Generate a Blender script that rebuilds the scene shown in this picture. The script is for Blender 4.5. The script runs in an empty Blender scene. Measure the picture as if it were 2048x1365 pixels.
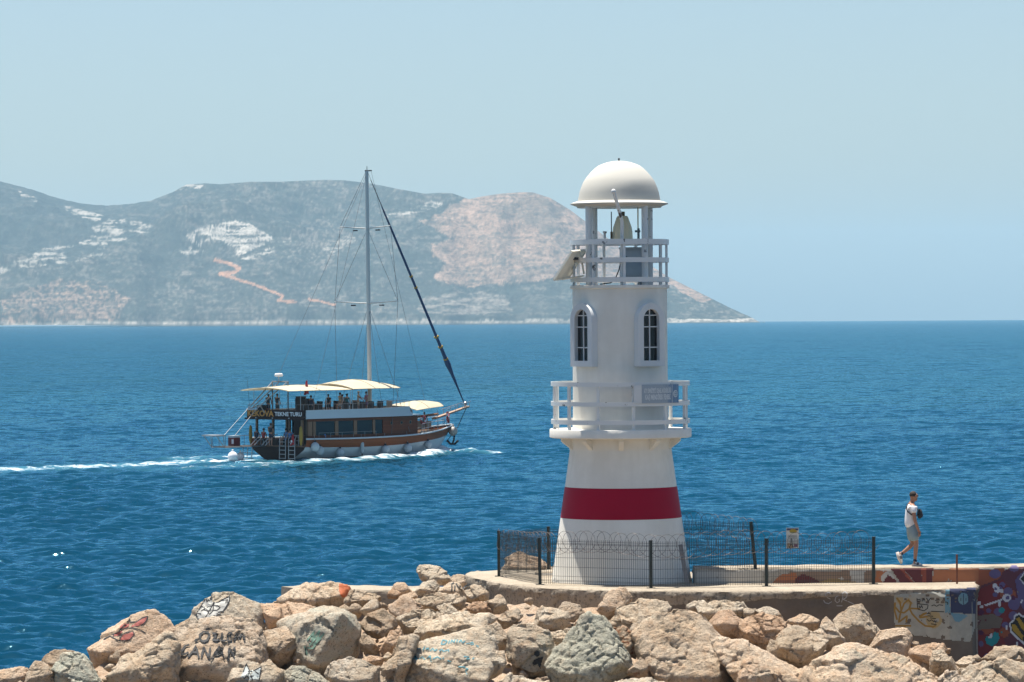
import bpy, bmesh, math, random
import numpy as np
from mathutils import Vector, Matrix
from mathutils.bvhtree import BVHTree

sc = bpy.context.scene
COL = sc.collection
rnd = random.Random(7)

# ------------------------------------------------------------------ camera, sky, sun, exposure
F = 8000.0                     # focal length in photo pixels (photo is 2048 x 1365)
CAM = Vector((0.0, 0.0, 10.8))
RE = 6.371e6                   # earth radius: the sea really curves away to its horizon
PITCH = 50.5 / F
ROLL = math.radians(0.36)
fwd = Vector((0, math.cos(PITCH), -math.sin(PITCH)))
up0 = Vector((0, math.sin(PITCH), math.cos(PITCH)))
rt0 = Vector((1, 0, 0))
RT = rt0 * math.cos(ROLL) - up0 * math.sin(ROLL)
UP = up0 * math.cos(ROLL) + rt0 * math.sin(ROLL)
cd = bpy.data.cameras.new("camera")
cam = bpy.data.objects.new("camera", cd)
COL.objects.link(cam)
cd.sensor_width = 36.0
cd.lens = 36.0 * F / 2048.0
cd.clip_start = 1.0
cd.clip_end = 60000.0
m = Matrix(((RT.x, UP.x, -fwd.x, CAM.x), (RT.y, UP.y, -fwd.y, CAM.y), (RT.z, UP.z, -fwd.z, CAM.z), (0, 0, 0, 1)))
cam.matrix_world = m
sc.camera = cam

SUN_EL = math.radians(78.5)
SUN_AZ = math.radians(-46.0)   # to the left of the view direction (+Y), clockwise positive
SUNV = Vector((math.sin(SUN_AZ) * math.cos(SUN_EL), math.cos(SUN_AZ) * math.cos(SUN_EL), math.sin(SUN_EL)))
world = bpy.data.worlds.new("World")
sc.world = world
world.use_nodes = True
wn = world.node_tree.nodes
wl = world.node_tree.links
wn.clear()
sky = wn.new("ShaderNodeTexSky")
sky.sky_type = 'NISHITA'
sky.sun_disc = False
sky.sun_elevation = SUN_EL
sky.sun_rotation = SUN_AZ
sky.altitude = 10
sky.air_density = 1.0
sky.dust_density = 1.2
sky.ozone_density = 1.6
bg = wn.new("ShaderNodeBackground")
bg.inputs["Strength"].default_value = 0.068
tint = wn.new("ShaderNodeMix")
tint.data_type = 'RGBA'
tint.blend_type = 'MULTIPLY'
tint.inputs[0].default_value = 1.0
tint.inputs[7].default_value = (0.97, 1.05, 1.12, 1)
wo = wn.new("ShaderNodeOutputWorld")
bw = wn.new("ShaderNodeRGBToBW")
wl.new(sky.outputs[0], bw.inputs[0])
hs = wn.new("ShaderNodeMix")
hs.data_type = 'RGBA'
hs.inputs[0].default_value = 0.12
wl.new(sky.outputs[0], hs.inputs[6])
wl.new(bw.outputs[0], hs.inputs[7])
wl.new(hs.outputs[2], tint.inputs[6])
wl.new(tint.outputs[2], bg.inputs[0])
wl.new(bg.outputs[0], wo.inputs[0])

sd = bpy.data.lights.new("sun", 'SUN')
sd.energy = 5.0
sd.angle = math.radians(0.53)
sd.color = (1.0, 0.945, 0.86)
sun = bpy.data.objects.new("sun", sd)
COL.objects.link(sun)
sun.rotation_euler = SUNV.to_track_quat('Z', 'Y').to_euler()
sun.location = (-30, 60, 120)

sc.view_settings.view_transform = 'Standard'
sc.view_settings.look = 'None'
sc.view_settings.exposure = 0.85
sc.view_settings.gamma = 1.0
sc.view_settings.use_curve_mapping = False
sc.render.engine = 'CYCLES'
sc.cycles.use_denoising = True
sc.cycles.denoiser = 'OPENIMAGEDENOISE'
sc.cycles.max_bounces = 6
sc.cycles.diffuse_bounces = 3
sc.cycles.glossy_bounces = 3
sc.cycles.transmission_bounces = 4
sc.cycles.volume_bounces = 1
sc.cycles.caustics_reflective = False
sc.cycles.caustics_refractive = False

# ------------------------------------------------------------------ geometry helpers
def ray(x, y):
    """direction through photo pixel (x, y)"""
    return (fwd + RT * ((x - 1024.0) / F) + UP * (-(y - 682.5) / F))

def P(x, y, d):
    """world point seen at pixel (x, y) at distance d along +Y"""
    r = ray(x, y)
    return CAM + r * (d / r.y)

def onz(x, y, z):
    """world point seen at pixel (x, y) on the level z"""
    r = ray(x, y)
    return CAM + r * ((z - CAM.z) / r.z)

class MB:
    """collects simple shapes into one mesh"""
    def __init__(s):
        s.v = []; s.f = []; s.mi = []; s.m = 0
    def add(s, vs, fs):
        o = len(s.v)
        s.v.extend([tuple(p) for p in vs])
        for f in fs:
            s.f.append([i + o for i in f]); s.mi.append(s.m)
        return s
    def box(s, c, d, rz=0.0, M=None):
        hx, hy, hz = d[0] / 2, d[1] / 2, d[2] / 2
        vs = [Vector((x, y, z)) for x in (-hx, hx) for y in (-hy, hy) for z in (-hz, hz)]
        if M is None:
            M = Matrix.Rotation(rz, 3, 'Z')
        vs = [M @ v + Vector(c) for v in vs]
        return s.add(vs, [(0, 1, 3, 2), (4, 6, 7, 5), (0, 4, 5, 1), (2, 3, 7, 6), (0, 2, 6, 4), (1, 5, 7, 3)])
    def bar(s, a, b, w, h, upv=(0, 0, 1)):
        """rectangular bar from a to b, w wide and h high"""
        a = Vector(a); b = Vector(b); d = (b - a).normalized(); u = Vector(upv)
        sd = d.cross(u)
        if sd.length < 1e-4: sd = d.cross(Vector((0, 1, 0)))
        sd.normalize(); u = sd.cross(d).normalized()
        vs = []
        for p in (a, b):
            for i, j in ((-1, -1), (1, -1), (1, 1), (-1, 1)):
                vs.append(p + sd * (i * w / 2) + u * (j * h / 2))
        return s.add(vs, [(3, 2, 1, 0), (4, 5, 6, 7), (0, 1, 5, 4), (1, 2, 6, 5), (2, 3, 7, 6), (3, 0, 4, 7)])
    def tube(s, pts, r, n=8, cap=True):
        pts = [Vector(p) for p in pts]
        k = len(pts); vs = []; fs = []
        rr = r if isinstance(r, (list, tuple)) else [r] * k
        pu = None
        for i, p in enumerate(pts):
            d = (pts[min(i + 1, k - 1)] - pts[max(i - 1, 0)]).normalized()
            if pu is None:
                pu = d.cross(Vector((0.31, 0.17, 0.93)))
                if pu.length < 1e-3: pu = d.cross(Vector((1, 0, 0)))
            pu = (pu - d * pu.dot(d)).normalized()
            w = d.cross(pu)
            for j in range(n):
                a = 2 * math.pi * j / n
                vs.append(p + (pu * math.cos(a) + w * math.sin(a)) * rr[i])
        for i in range(k - 1):
            for j in range(n):
                fs.append((i * n + j, i * n + (j + 1) % n, (i + 1) * n + (j + 1) % n, (i + 1) * n + j))
        if cap:
            fs.append(tuple(range(n - 1, -1, -1))); fs.append(tuple((k - 1) * n + j for j in range(n)))
        return s.add(vs, fs)
    def lathe(s, prof, n=48, c=(0, 0, 0), a0=0.0, a1=2 * math.pi):
        """profile [(radius, z)] turned about z; angle 0 faces -Y"""
        full = abs(a1 - a0 - 2 * math.pi) < 1e-6
        m_ = n if full else n + 1
        vs = []; fs = []
        for r, z in prof:
            for j in range(m_):
                a = a0 + (a1 - a0) * j / n
                vs.append((c[0] + r * math.sin(a), c[1] - r * math.cos(a), c[2] + z))
        for i in range(len(prof) - 1):
            for j in range(n):
                k = (j + 1) % m_
                fs.append((i * m_ + j, i * m_ + k, (i + 1) * m_ + k, (i + 1) * m_ + j))
        return s.add(vs, fs)
    def band(s, r0, r1, z0, z1, n=48, a0=0.0, a1=2 * math.pi, c=(0, 0, 0)):
        """ring (or arc) of rectangular section"""
        full = abs(a1 - a0 - 2 * math.pi) < 1e-6
        m_ = n if full else n + 1
        vs = []; fs = []
        for r, z in ((r0, z0), (r1, z0), (r1, z1), (r0, z1)):
            for j in range(m_):
                a = a0 + (a1 - a0) * j / n
                vs.append((c[0] + r * math.sin(a), c[1] - r * math.cos(a), c[2] + z))
        for i in range(4):
            q = (i + 1) % 4
            for j in range(n):
                k = (j + 1) % m_
                fs.append((i * m_ + j, i * m_ + k, q * m_ + k, q * m_ + j))
        if not full:
            fs.append(tuple(i * m_ for i in range(4))); fs.append(tuple(i * m_ + m_ - 1 for i in (3, 2, 1, 0)))
        return s.add(vs, fs)
    def sphere(s, c, r, n=16, sq=(1, 1, 1)):
        vs = []; fs = []; h = n // 2
        for i in range(h + 1):
            t = math.pi * i / h
            for j in range(n):
                a = 2 * math.pi * j / n
                vs.append((c[0] + sq[0] * r * math.sin(t) * math.cos(a), c[1] + sq[1] * r * math.sin(t) * math.sin(a), c[2] + sq[2] * r * math.cos(t)))
        for i in range(h):
            for j in range(n):
                fs.append((i * n + j, (i + 1) * n + j, (i + 1) * n + (j + 1) % n, i * n + (j + 1) % n))
        return s.add(vs, fs)
    def prism(s, poly, off):
        """closed polygon (3D points) extruded by the vector off"""
        n = len(poly); off = Vector(off)
        vs = [Vector(p) for p in poly] + [Vector(p) + off for p in poly]
        fs = [tuple(range(n - 1, -1, -1)), tuple(range(n, 2 * n))]
        for i in range(n):
            j = (i + 1) % n
            fs.append((i, j, n + j, n + i))
        return s.add(vs, fs)
    def grid(s, rows):
        """rows: list of equal-length lists of points"""
        n = len(rows[0]); vs = [p for r in rows for p in r]; fs = []
        for i in range(len(rows) - 1):
            for j in range(n - 1):
                fs.append((i * n + j, i * n + j + 1, (i + 1) * n + j + 1, (i + 1) * n + j))
        return s.add(vs, fs)
    def build(s, name, mats, parent=None, smooth=False, fix=True):
        me = bpy.data.meshes.new(name)
        me.from_pydata(s.v, [], s.f)
        if not isinstance(mats, (list, tuple)): mats = [mats]
        for mt in mats: me.materials.append(mt)
        if len(mats) > 1: me.polygons.foreach_set("material_index", s.mi)
        if fix:
            bm = bmesh.new(); bm.from_mesh(me)
            bmesh.ops.recalc_face_normals(bm, faces=bm.faces)
            bm.to_mesh(me); bm.free()
        if smooth:
            me.polygons.foreach_set("use_smooth", [True] * len(me.polygons))
            if smooth != 'all': me.set_sharp_from_angle(angle=math.radians(38))
        me.update()
        o = bpy.data.objects.new(name, me)
        COL.objects.link(o)
        if parent is not None: o.parent = parent
        return o

def tag(o, label=None, cat=None, group=None, kind=None):
    if label: o["label"] = label
    if cat: o["category"] = cat
    if group: o["group"] = group
    if kind: o["kind"] = kind
    return o

def empty(name, loc, rz=0.0, label=None, cat=None, group=None):
    o = bpy.data.objects.new(name, None)
    o.location = loc; o.rotation_euler = (0, 0, rz); o.empty_display_size = 0.3
    COL.objects.link(o)
    return tag(o, label, cat, group)

def np_obj(name, V, Q, mat, smooth=True):
    """object from numpy vertices and quads / triangles"""
    me = bpy.data.meshes.new(name)
    k = Q.shape[1]
    me.vertices.add(len(V)); me.vertices.foreach_set("co", np.asarray(V, np.float32).ravel())
    me.loops.add(Q.size); me.loops.foreach_set("vertex_index", Q.astype(np.int32).ravel())
    me.polygons.add(len(Q))
    me.polygons.foreach_set("loop_start", np.arange(0, Q.size, k, dtype=np.int32))
    me.polygons.foreach_set("loop_total", np.full(len(Q), k, dtype=np.int32))
    if smooth: me.polygons.foreach_set("use_smooth", np.ones(len(Q), dtype=bool))
    me.materials.append(mat)
    me.update(calc_edges=True); me.validate()
    o = bpy.data.objects.new(name, me)
    COL.objects.link(o)
    return o

# ------------------------------------------------------------------ numpy noise
def _hash(ix, iy, iz, seed):
    h = (ix.astype(np.int64) * 374761393 + iy.astype(np.int64) * 668265263 + iz.astype(np.int64) * 2147483647 + seed * 974711) & 0xffffffff
    h = ((h ^ (h >> 13)) * 1274126177) & 0xffffffff
    h = ((h ^ (h >> 16)) * 2246822519) & 0xffffffff
    return ((h ^ (h >> 15)) & 0xffffff) / float(0xffffff)

def vnoise(p, seed=0):
    """value noise in [-1, 1] at points p (n, 3)"""
    i = np.floor(p); f = p - i; u = f * f * f * (f * (f * 6 - 15) + 10)
    x, y, z = i[:, 0], i[:, 1], i[:, 2]
    r = 0
    for a in (0, 1):
        wa = u[:, 0] if a else 1 - u[:, 0]
        for b in (0, 1):
            wb = u[:, 1] if b else 1 - u[:, 1]
            for c in (0, 1):
                wc = u[:, 2] if c else 1 - u[:, 2]
                r = r + wa * wb * wc * _hash(x + a, y + b, z + c, seed)
    return r * 2 - 1

def fbm(p, octv=4, seed=0, gain=0.5, ridged=False):
    r = 0; a = 1.0; t = 0; q = np.array(p, dtype=np.float64)
    for k in range(octv):
        n = vnoise(q, seed + k * 17)
        if ridged: n = 1 - 2 * np.abs(n)
        r = r + a * n; t += a; a *= gain; q = q * 2.03 + 11.7
    return r / t

def worley(p, seed=0):
    """distance to the nearest feature point, and the second nearest"""
    i = np.floor(p)
    f1 = np.full(len(p), 9.0); f2 = np.full(len(p), 9.0)
    for a in (-1, 0, 1):
        for b in (-1, 0, 1):
            for c in (-1, 0, 1):
                x, y, z = i[:, 0] + a, i[:, 1] + b, i[:, 2] + c
                d = (x + _hash(x, y, z, seed) - p[:, 0]) ** 2 + (y + _hash(x, y, z, seed + 5) - p[:, 1]) ** 2 + (z + _hash(x, y, z, seed + 9) - p[:, 2]) ** 2
                f2 = np.minimum(f2, np.maximum(d, f1)); f1 = np.minimum(f1, d)
    return np.sqrt(f1), np.sqrt(f2)

def facets(p, seed=0):
    """broken-stone relief: every cell of space carries its own tilted plane"""
    i = np.floor(p); best = np.full(len(p), 9.0); out = np.zeros(len(p)); f2 = np.full(len(p), 9.0)
    for a in (-1, 0, 1):
        for b in (-1, 0, 1):
            for c in (-1, 0, 1):
                x, y, z = i[:, 0] + a, i[:, 1] + b, i[:, 2] + c
                dx, dy, dz = p[:, 0] - x - _hash(x, y, z, seed), p[:, 1] - y - _hash(x, y, z, seed + 5), p[:, 2] - z - _hash(x, y, z, seed + 9)
                d = dx * dx + dy * dy + dz * dz
                g = dx * (_hash(x, y, z, seed + 21) - .5) + dy * (_hash(x, y, z, seed + 22) - .5) + dz * (_hash(x, y, z, seed + 23) - .5) + 0.12 * (_hash(x, y, z, seed + 24) - .5)
                k = d < best
                f2 = np.where(k, best, np.minimum(f2, d)); out = np.where(k, g, out); best = np.where(k, d, best)
    return out, np.sqrt(f2) - np.sqrt(best)

def inpoly(x, y, poly):
    """vectorised point in polygon"""
    x = np.asarray(x, float); y = np.asarray(y, float)
    r = np.zeros(x.shape, bool); n = len(poly)
    for i in range(n):
        x0, y0 = poly[i]; x1, y1 = poly[(i + 1) % n]
        if y0 == y1: continue
        c = ((y0 > y) != (y1 > y)) & (x < (x1 - x0) * (y - y0) / (y1 - y0) + x0)
        r ^= c
    return r

# ------------------------------------------------------------------ materials
def new_mat(name):
    mt = bpy.data.materials.new(name); mt.use_nodes = True
    nt = mt.node_tree; b = nt.nodes["Principled BSDF"]
    return mt, nt, b

def mixc(nt, fac, a, b, mode='MIX'):
    n = nt.nodes.new("ShaderNodeMix"); n.data_type = 'RGBA'; n.blend_type = mode
    for sock, v in ((n.inputs[0], fac), (n.inputs[6], a), (n.inputs[7], b)):
        if hasattr(v, "links"): nt.links.new(v, sock)
        elif isinstance(v, (tuple, list)): sock.default_value = (*v[:3], 1.0)
        else: sock.default_value = v
    return n.outputs[2]

def noise(nt, scale, detail=4, rough=0.55, coord=None, dist=0.0):
    n = nt.nodes.new("ShaderNodeTexNoise")
    n.inputs["Scale"].default_value = scale; n.inputs["Detail"].default_value = detail
    n.inputs["Roughness"].default_value = rough; n.inputs["Distortion"].default_value = dist
    if coord is not None: nt.links.new(coord, n.inputs["Vector"])
    return n.outputs[0]

def ramp(nt, val, stops):
    n = nt.nodes.new("ShaderNodeValToRGB"); e = n.color_ramp.elements
    while len(e) < len(stops): e.new(0.5)
    for k, (p, c) in enumerate(stops):
        e[k].position = p; e[k].color = (c, c, c, 1) if isinstance(c, (int, float)) else (*c, 1)
    nt.links.new(val, n.inputs[0])
    return n.outputs[0]

def mth(nt, op, a, b=None, c=None):
    n = nt.nodes.new("ShaderNodeMath"); n.operation = op
    for k, v in enumerate((a, b, c)):
        if v is None: continue
        if hasattr(v, "links"): nt.links.new(v, n.inputs[k])
        else: n.inputs[k].default_value = v
    return n.outputs[0]

def bump(nt, bsdf, h, strength=0.5, dist=0.02, prev=None):
    n = nt.nodes.new("ShaderNodeBump"); n.inputs["Strength"].default_value = strength; n.inputs["Distance"].default_value = dist
    nt.links.new(h, n.inputs["Height"])
    if prev is not None: nt.links.new(prev, n.inputs["Normal"])
    if bsdf is not None: nt.links.new(n.outputs[0], bsdf.inputs["Normal"])
    return n.outputs[0]

def objco(nt):
    return nt.nodes.new("ShaderNodeTexCoord").outputs["Object"]

def stretch(nt, co, s):
    n = nt.nodes.new("ShaderNodeMapping"); n.inputs["Scale"].default_value = s
    nt.links.new(co, n.inputs["Vector"])
    return n.outputs[0]

def plain(name, col, rough=0.6, metal=0.0, var=0.12, scale=6.0, bmp=0.0, spec=0.5):
    """painted / worn surface: colour with slight procedural variation"""
    mt, nt, b = new_mat(name)
    co = objco(nt)
    n = noise(nt, scale, 5, 0.6, co)
    dark = tuple(c * (1 - var) for c in col); lite = tuple(min(1, c * (1 + var)) for c in col)
    nt.links.new(mixc(nt, n, dark, lite), b.inputs["Base Color"])
    b.inputs["Roughness"].default_value = rough; b.inputs["Metallic"].default_value = metal
    b.inputs["Specular IOR Level"].default_value = spec
    if bmp > 0: bump(nt, b, noise(nt, scale * 5, 4, 0.6, co), bmp, 0.01)
    return mt
# ------------------------------------------------------------------ sea
# waves: a fan of vertices that gets coarser with distance, on the curved earth
BOAT_PHI = math.radians(47.0)
BOAT_O = Vector((-17.72, 302.5, -0.01))
BF = Vector((math.cos(BOAT_PHI), math.sin(BOAT_PHI), 0))      # boat forward
BS = Vector((math.sin(BOAT_PHI), -math.cos(BOAT_PHI), 0))     # boat starboard

def sea_material():
    mt, nt, b = new_mat("sea_water")
    geo = nt.nodes.new("ShaderNodeNewGeometry"); pos = geo.outputs["Position"]
    big = noise(nt, 0.02, 3, 0.5, stretch(nt, pos, (0.6, 0.25, 1)))
    calm = ramp(nt, big, [(0.35, 0.75), (0.65, 1.0)])
    base = mixc(nt, big, SEA_A, SEA_B)
    def wob(scale, k, detail=3):
        n = nt.nodes.new("ShaderNodeTexNoise"); n.inputs["Scale"].default_value = scale
        n.inputs["Detail"].default_value = detail; n.inputs["Roughness"].default_value = 0.62
        nt.links.new(pos, n.inputs["Vector"])
        v = nt.nodes.new("ShaderNodeVectorMath"); v.operation = 'SUBTRACT'; v.inputs[1].default_value = (0.5, 0.5, 0.5)
        nt.links.new(n.outputs["Color"], v.inputs[0])
        w = nt.nodes.new("ShaderNodeVectorMath"); w.operation = 'MULTIPLY'; w.inputs[1].default_value = (k, k, 0.0)
        nt.links.new(v.outputs[0], w.inputs[0])
        return w.outputs[0]
    # ripples: surface slopes at three scales; far out, where the mesh no longer carries the waves, the slopes take over
    cdn = nt.nodes.new("ShaderNodeVectorMath"); cdn.operation = 'LENGTH'; nt.links.new(pos, cdn.inputs[0])
    far = ramp(nt, mth(nt, 'DIVIDE', cdn.outputs["Value"], 1000.0), [(0.12, 0.0), (0.6, 1.0)])
    def addv(x, y):
        v = nt.nodes.new("ShaderNodeVectorMath"); v.operation = 'ADD'
        nt.links.new(x, v.inputs[0]); nt.links.new(y, v.inputs[1]); return v.outputs[0]
    def sclv(x, f):
        v = nt.nodes.new("ShaderNodeVectorMath"); v.operation = 'SCALE'
        nt.links.new(x, v.inputs[0])
        if hasattr(f, "links"): nt.links.new(f, v.inputs["Scale"])
        else: v.inputs["Scale"].default_value = f
        return v.outputs[0]
    slope = addv(sclv(wob(2.6, SLOPE_S), calm), sclv(addv(addv(wob(0.55, SLOPE_M), wob(0.12, SLOPE_L, 2)), wob(0.035, 0.7, 3)), far))
    # a few steep wavelets that catch the sun
    gl = nt.nodes.new("ShaderNodeTexNoise"); gl.inputs["Scale"].default_value = 4.2; gl.inputs["Detail"].default_value = 1.0; nt.links.new(pos, gl.inputs["Vector"])
    gk = ramp(nt, gl.outputs[0], [(GLINT, 0.0), (GLINT + 0.015, 1.0)])
    gv = nt.nodes.new("ShaderNodeVectorMath"); gv.operation = 'SCALE'; gv.inputs[0].default_value = (-0.137, -0.83, 0.0); nt.links.new(gk, gv.inputs["Scale"])
    slope = addv(slope, gv.outputs[0])
    nn = nt.nodes.new("ShaderNodeVectorMath"); nn.operation = 'NORMALIZE'
    nt.links.new(addv(geo.outputs["Normal"], slope), nn.inputs[0])
    # foam where the hull has churned the water
    at = nt.nodes.new("ShaderNodeAttribute"); at.attribute_name = "foam"
    mp = nt.nodes.new("ShaderNodeMapping"); mp.inputs["Rotation"].default_value = (0, 0, -BOAT_PHI); mp.inputs["Scale"].default_value = (0.55, 1.25, 1.0)
    nt.links.new(pos, mp.inputs["Vector"])
    fn = noise(nt, 1.25, 8, 0.72, mp.outputs[0], 0.9)
    ff = mth(nt, 'ADD', at.outputs["Fac"], mth(nt, 'MULTIPLY', mth(nt, 'SUBTRACT', fn, 0.5), 2.5))
    fm = ramp(nt, ff, [(0.47, 0.0), (0.62, 0.4), (0.95, 1.0)])
    fmask = mth(nt, 'MULTIPLY', fm, mth(nt, 'GREATER_THAN', at.outputs["Fac"], 0.01))
    teal = ramp(nt, at.outputs["Fac"], [(0.03, 0.0), (0.5, 0.7)])
    c2 = mixc(nt, teal, base, (0.06, 0.2, 0.26))
    nt.nodes.remove(b)
    dif = nt.nodes.new("ShaderNodeBsdfDiffuse"); glo = nt.nodes.new("ShaderNodeBsdfGlossy"); mx = nt.nodes.new("ShaderNodeMixShader"); fr = nt.nodes.new("ShaderNodeFresnel")
    nt.links.new(mixc(nt, fmask, c2, (0.68, 0.72, 0.74)), dif.inputs["Color"])
    glo.inputs["Roughness"].default_value = 0.10; glo.inputs["Color"].default_value = (0.34, 0.74, 0.95, 1); fr.inputs["IOR"].default_value = 1.333
    for n_ in (glo, fr): nt.links.new(nn.outputs[0], n_.inputs["Normal"])
    nt.links.new(mth(nt, 'MULTIPLY', mth(nt, 'MULTIPLY', fr.outputs[0], SEA_GLOSS), mth(nt, 'SUBTRACT', 1.0, fmask)), mx.inputs[0])
    nt.links.new(dif.outputs[0], mx.inputs[1]); nt.links.new(glo.outputs[0], mx.inputs[2])
    nt.links.new(mx.outputs[0], nt.nodes["Material Output"].inputs["Surface"])
    return mt

GLINT = 0.83
SEA_GLOSS = 0.78
SEA_A = (0.0008, 0.024, 0.050)
SEA_B = (0.0013, 0.043, 0.080)
SLOPE_S, SLOPE_M, SLOPE_L = 0.9, 1.7, 0.8

def seg_dist(px, py, a, b):
    ax, ay = a; bx, by = b
    dx, dy = bx - ax, by - ay; L = dx * dx + dy * dy
    t = np.clip(((px - ax) * dx + (py - ay) * dy) / L, 0, 1)
    return np.hypot(px - ax - t * dx, py - ay - t * dy), t

def build_sea():
    r1 = [98.0]
    while r1[-1] < 620: r1.append(r1[-1] * 1.0014)
    while r1[-1] < 16000: r1.append(r1[-1] * 1.012)
    r = np.array(r1)
    a = np.linspace(-math.radians(13.0), math.radians(13.0), 600)
    R, A = np.meshgrid(r, a, indexing='ij')
    X = R * np.sin(A); Y = R * np.cos(A)
    dr = np.gradient(r)[:, None] * np.ones_like(A)
    dr = np.maximum(dr, R * (a[1] - a[0]))
    Z = -R * R / (2 * RE)
    g = np.random.RandomState(3)
    N = 56
    near = R < 800
    nz = np.zeros(near.sum()); xs = X[near]; ys = Y[near]; ds = dr[near]
    for k in range(N):
        lam = 0.40 * (4.2 / 0.40) ** (g.rand() ** 1.35)
        th = math.radians(262) + g.randn() * 0.52
        amp = 0.60 * math.sqrt(2.0 / N) * lam / (2 * math.pi) * (1.0 if lam < 1.6 else 1.6 / lam)
        w = np.clip((lam / ds - 2.0) / 2.0, 0, 1)
        ph = 2 * math.pi / lam * (xs * math.cos(th) + ys * math.sin(th)) + g.rand() * 6.28
        s = np.sin(ph)
        nz += w * amp * (s + 0.25 * np.cos(2 * ph))
    # wave groups: livelier and calmer patches
    gp = 0.8 + 0.45 * fbm(np.stack([xs * 0.03, ys * 0.012, 0 * xs], 1), 2, 5)
    Z[near] += nz * gp * np.clip((640 - R[near]) / 300, 0, 1)
    # boat frame
    lx = (X - BOAT_O.x) * BF.x + (Y - BOAT_O.y) * BF.y
    ls = (X - BOAT_O.x) * BS.x + (Y - BOAT_O.y) * BS.y
    foam = np.zeros_like(X)
    back = -lx
    w = 2.5 + 0.07 * np.clip(back, 0, 80)
    wob = 0.7 * np.sin(back * 0.35) + 0.4 * np.sin(back * 0.9 + 1)
    core = np.exp(-((ls + 1.6 + wob * 0.5) / w) ** 2) * (back > -0.5) * np.clip(1.05 - back / 85.0, 0.0, 1)
    foam = np.maximum(foam, core * 0.72)
    core2 = np.exp(-((ls - 4.2 - 0.16 * back + wob * 0.5) / (w * 0.8)) ** 2) * (back > -1.0) * np.clip(0.85 - back / 34.0, 0, 1)
    foam = np.maximum(foam, core2 * 0.74)
    # bow wave, thrown outwards on the starboard side and left behind along the hull
    bow = (16.6, 0.4)
    for (p, q, wd, st, hh) in (((17.6, 0.5), (17.9, 3.2), 0.45, 0.72, 0.25), ((17.9, 3.2), (18.6, 5.6), 0.5, 0.66, 0.22), ((17.2, 0.4), (13.0, 3.6), 0.7, 0.95, 0.34),
                               ((13.0, 3.6), (6.0, 5.0), 0.75, 0.82, 0.2), ((6.0, 5.0), (-3.0, 7.2), 0.95, 0.72, 0.15), ((-3.0, 7.2), (-11.0, 9.0), 1.1, 0.5, 0.1),
                               ((17.2, -0.6), (10.0, -3.9), 0.8, 0.9, 0.3), ((10.0, -3.9), (-4.0, -7.0), 1.0, 0.7, 0.15)):
        d, t = seg_dist(lx, ls, p, q)
        e = np.exp(-(d / (wd * 1.5)) ** 2)
        foam = np.maximum(foam, e * st * .95); Z += hh * e
    d, t = seg_dist(lx, ls, (14.0, 3.0), (-1.0, 3.35))
    foam = np.maximum(foam, np.exp(-(d / 0.5) ** 2) * 0.68)
    # the strip just behind the bow crest lies calmer and darker: pull the water down inside the hull
    inside = (lx > 0.2) & (lx < 16.5) & (np.abs(ls) < 2.0 * np.clip((17.0 - lx) / 9.0, 0, 1))
    Z[inside] -= 0.5
    foam[R > 700] = 0
    n, mcol = X.shape
    V = np.stack([X, Y, Z], -1).reshape(-1, 3)
    idx = np.arange(n * mcol).reshape(n, mcol)
    Q = np.stack([idx[:-1, :-1], idx[:-1, 1:], idx[1:, 1:], idx[1:, :-1]], -1).reshape(-1, 4)
    # coarse water all round the fan
    ex = []; eq = []
    rr = [60, 98, 300, 1000, 3000, 8000, 16000]
    ang = np.linspace(math.radians(13.0), 2 * math.pi - math.radians(13.0), 60)
    base = len(V)
    for q in rr:
        for t in ang: ex.append((q * math.sin(t), q * math.cos(t), -q * q / (2 * RE) - 0.02))
    for i in range(len(rr) - 1):
        for j in range(len(ang) - 1):
            eq.append((base + i * 60 + j, base + (i + 1) * 60 + j, base + (i + 1) * 60 + j + 1, base + i * 60 + j + 1)[::-1])
    # under the fan's near end
    b2 = base + len(ex)
    for q in (0.5, 60, 100):
        for t in np.linspace(-math.pi, math.pi, 61): ex.append((q * math.sin(t), q * math.cos(t), -0.45))
    for i in range(2):
        for j in range(60):
            eq.append((b2 + i * 61 + j, b2 + i * 61 + j + 1, b2 + (i + 1) * 61 + j + 1, b2 + (i + 1) * 61 + j))
    V = np.concatenate([V, np.array(ex)]); Q = np.concatenate([Q, np.array(eq)])
    o = np_obj("sea", V, Q, sea_material())
    at = o.data.attributes.new("foam", 'FLOAT', 'POINT')
    at.data.foreach_set("value", np.concatenate([foam.ravel(), np.zeros(len(ex))]).astype(np.float32))
    tag(o, kind="structure")
build_sea()

# ------------------------------------------------------------------ hills across the strait
RIDGE = [(-400, 330), (-150, 345), (0, 362), (60, 378), (110, 395), (160, 407), (210, 411), (250, 409), (300, 402), (345, 385), (372, 370), (410, 367), (440, 369), (500, 364), (560, 364),
         (600, 362), (650, 360), (690, 361), (740, 367), (800, 379), (850, 388), (880, 386), (905, 387), (938, 399), (960, 394), (1000, 388), (1040, 385), (1065, 385), (1100, 396),
         (1140, 420), (1180, 450), (1230, 488), (1290, 524), (1340, 556), (1400, 586), (1460, 616), (1500, 634), (1522, 645.5)]

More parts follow.
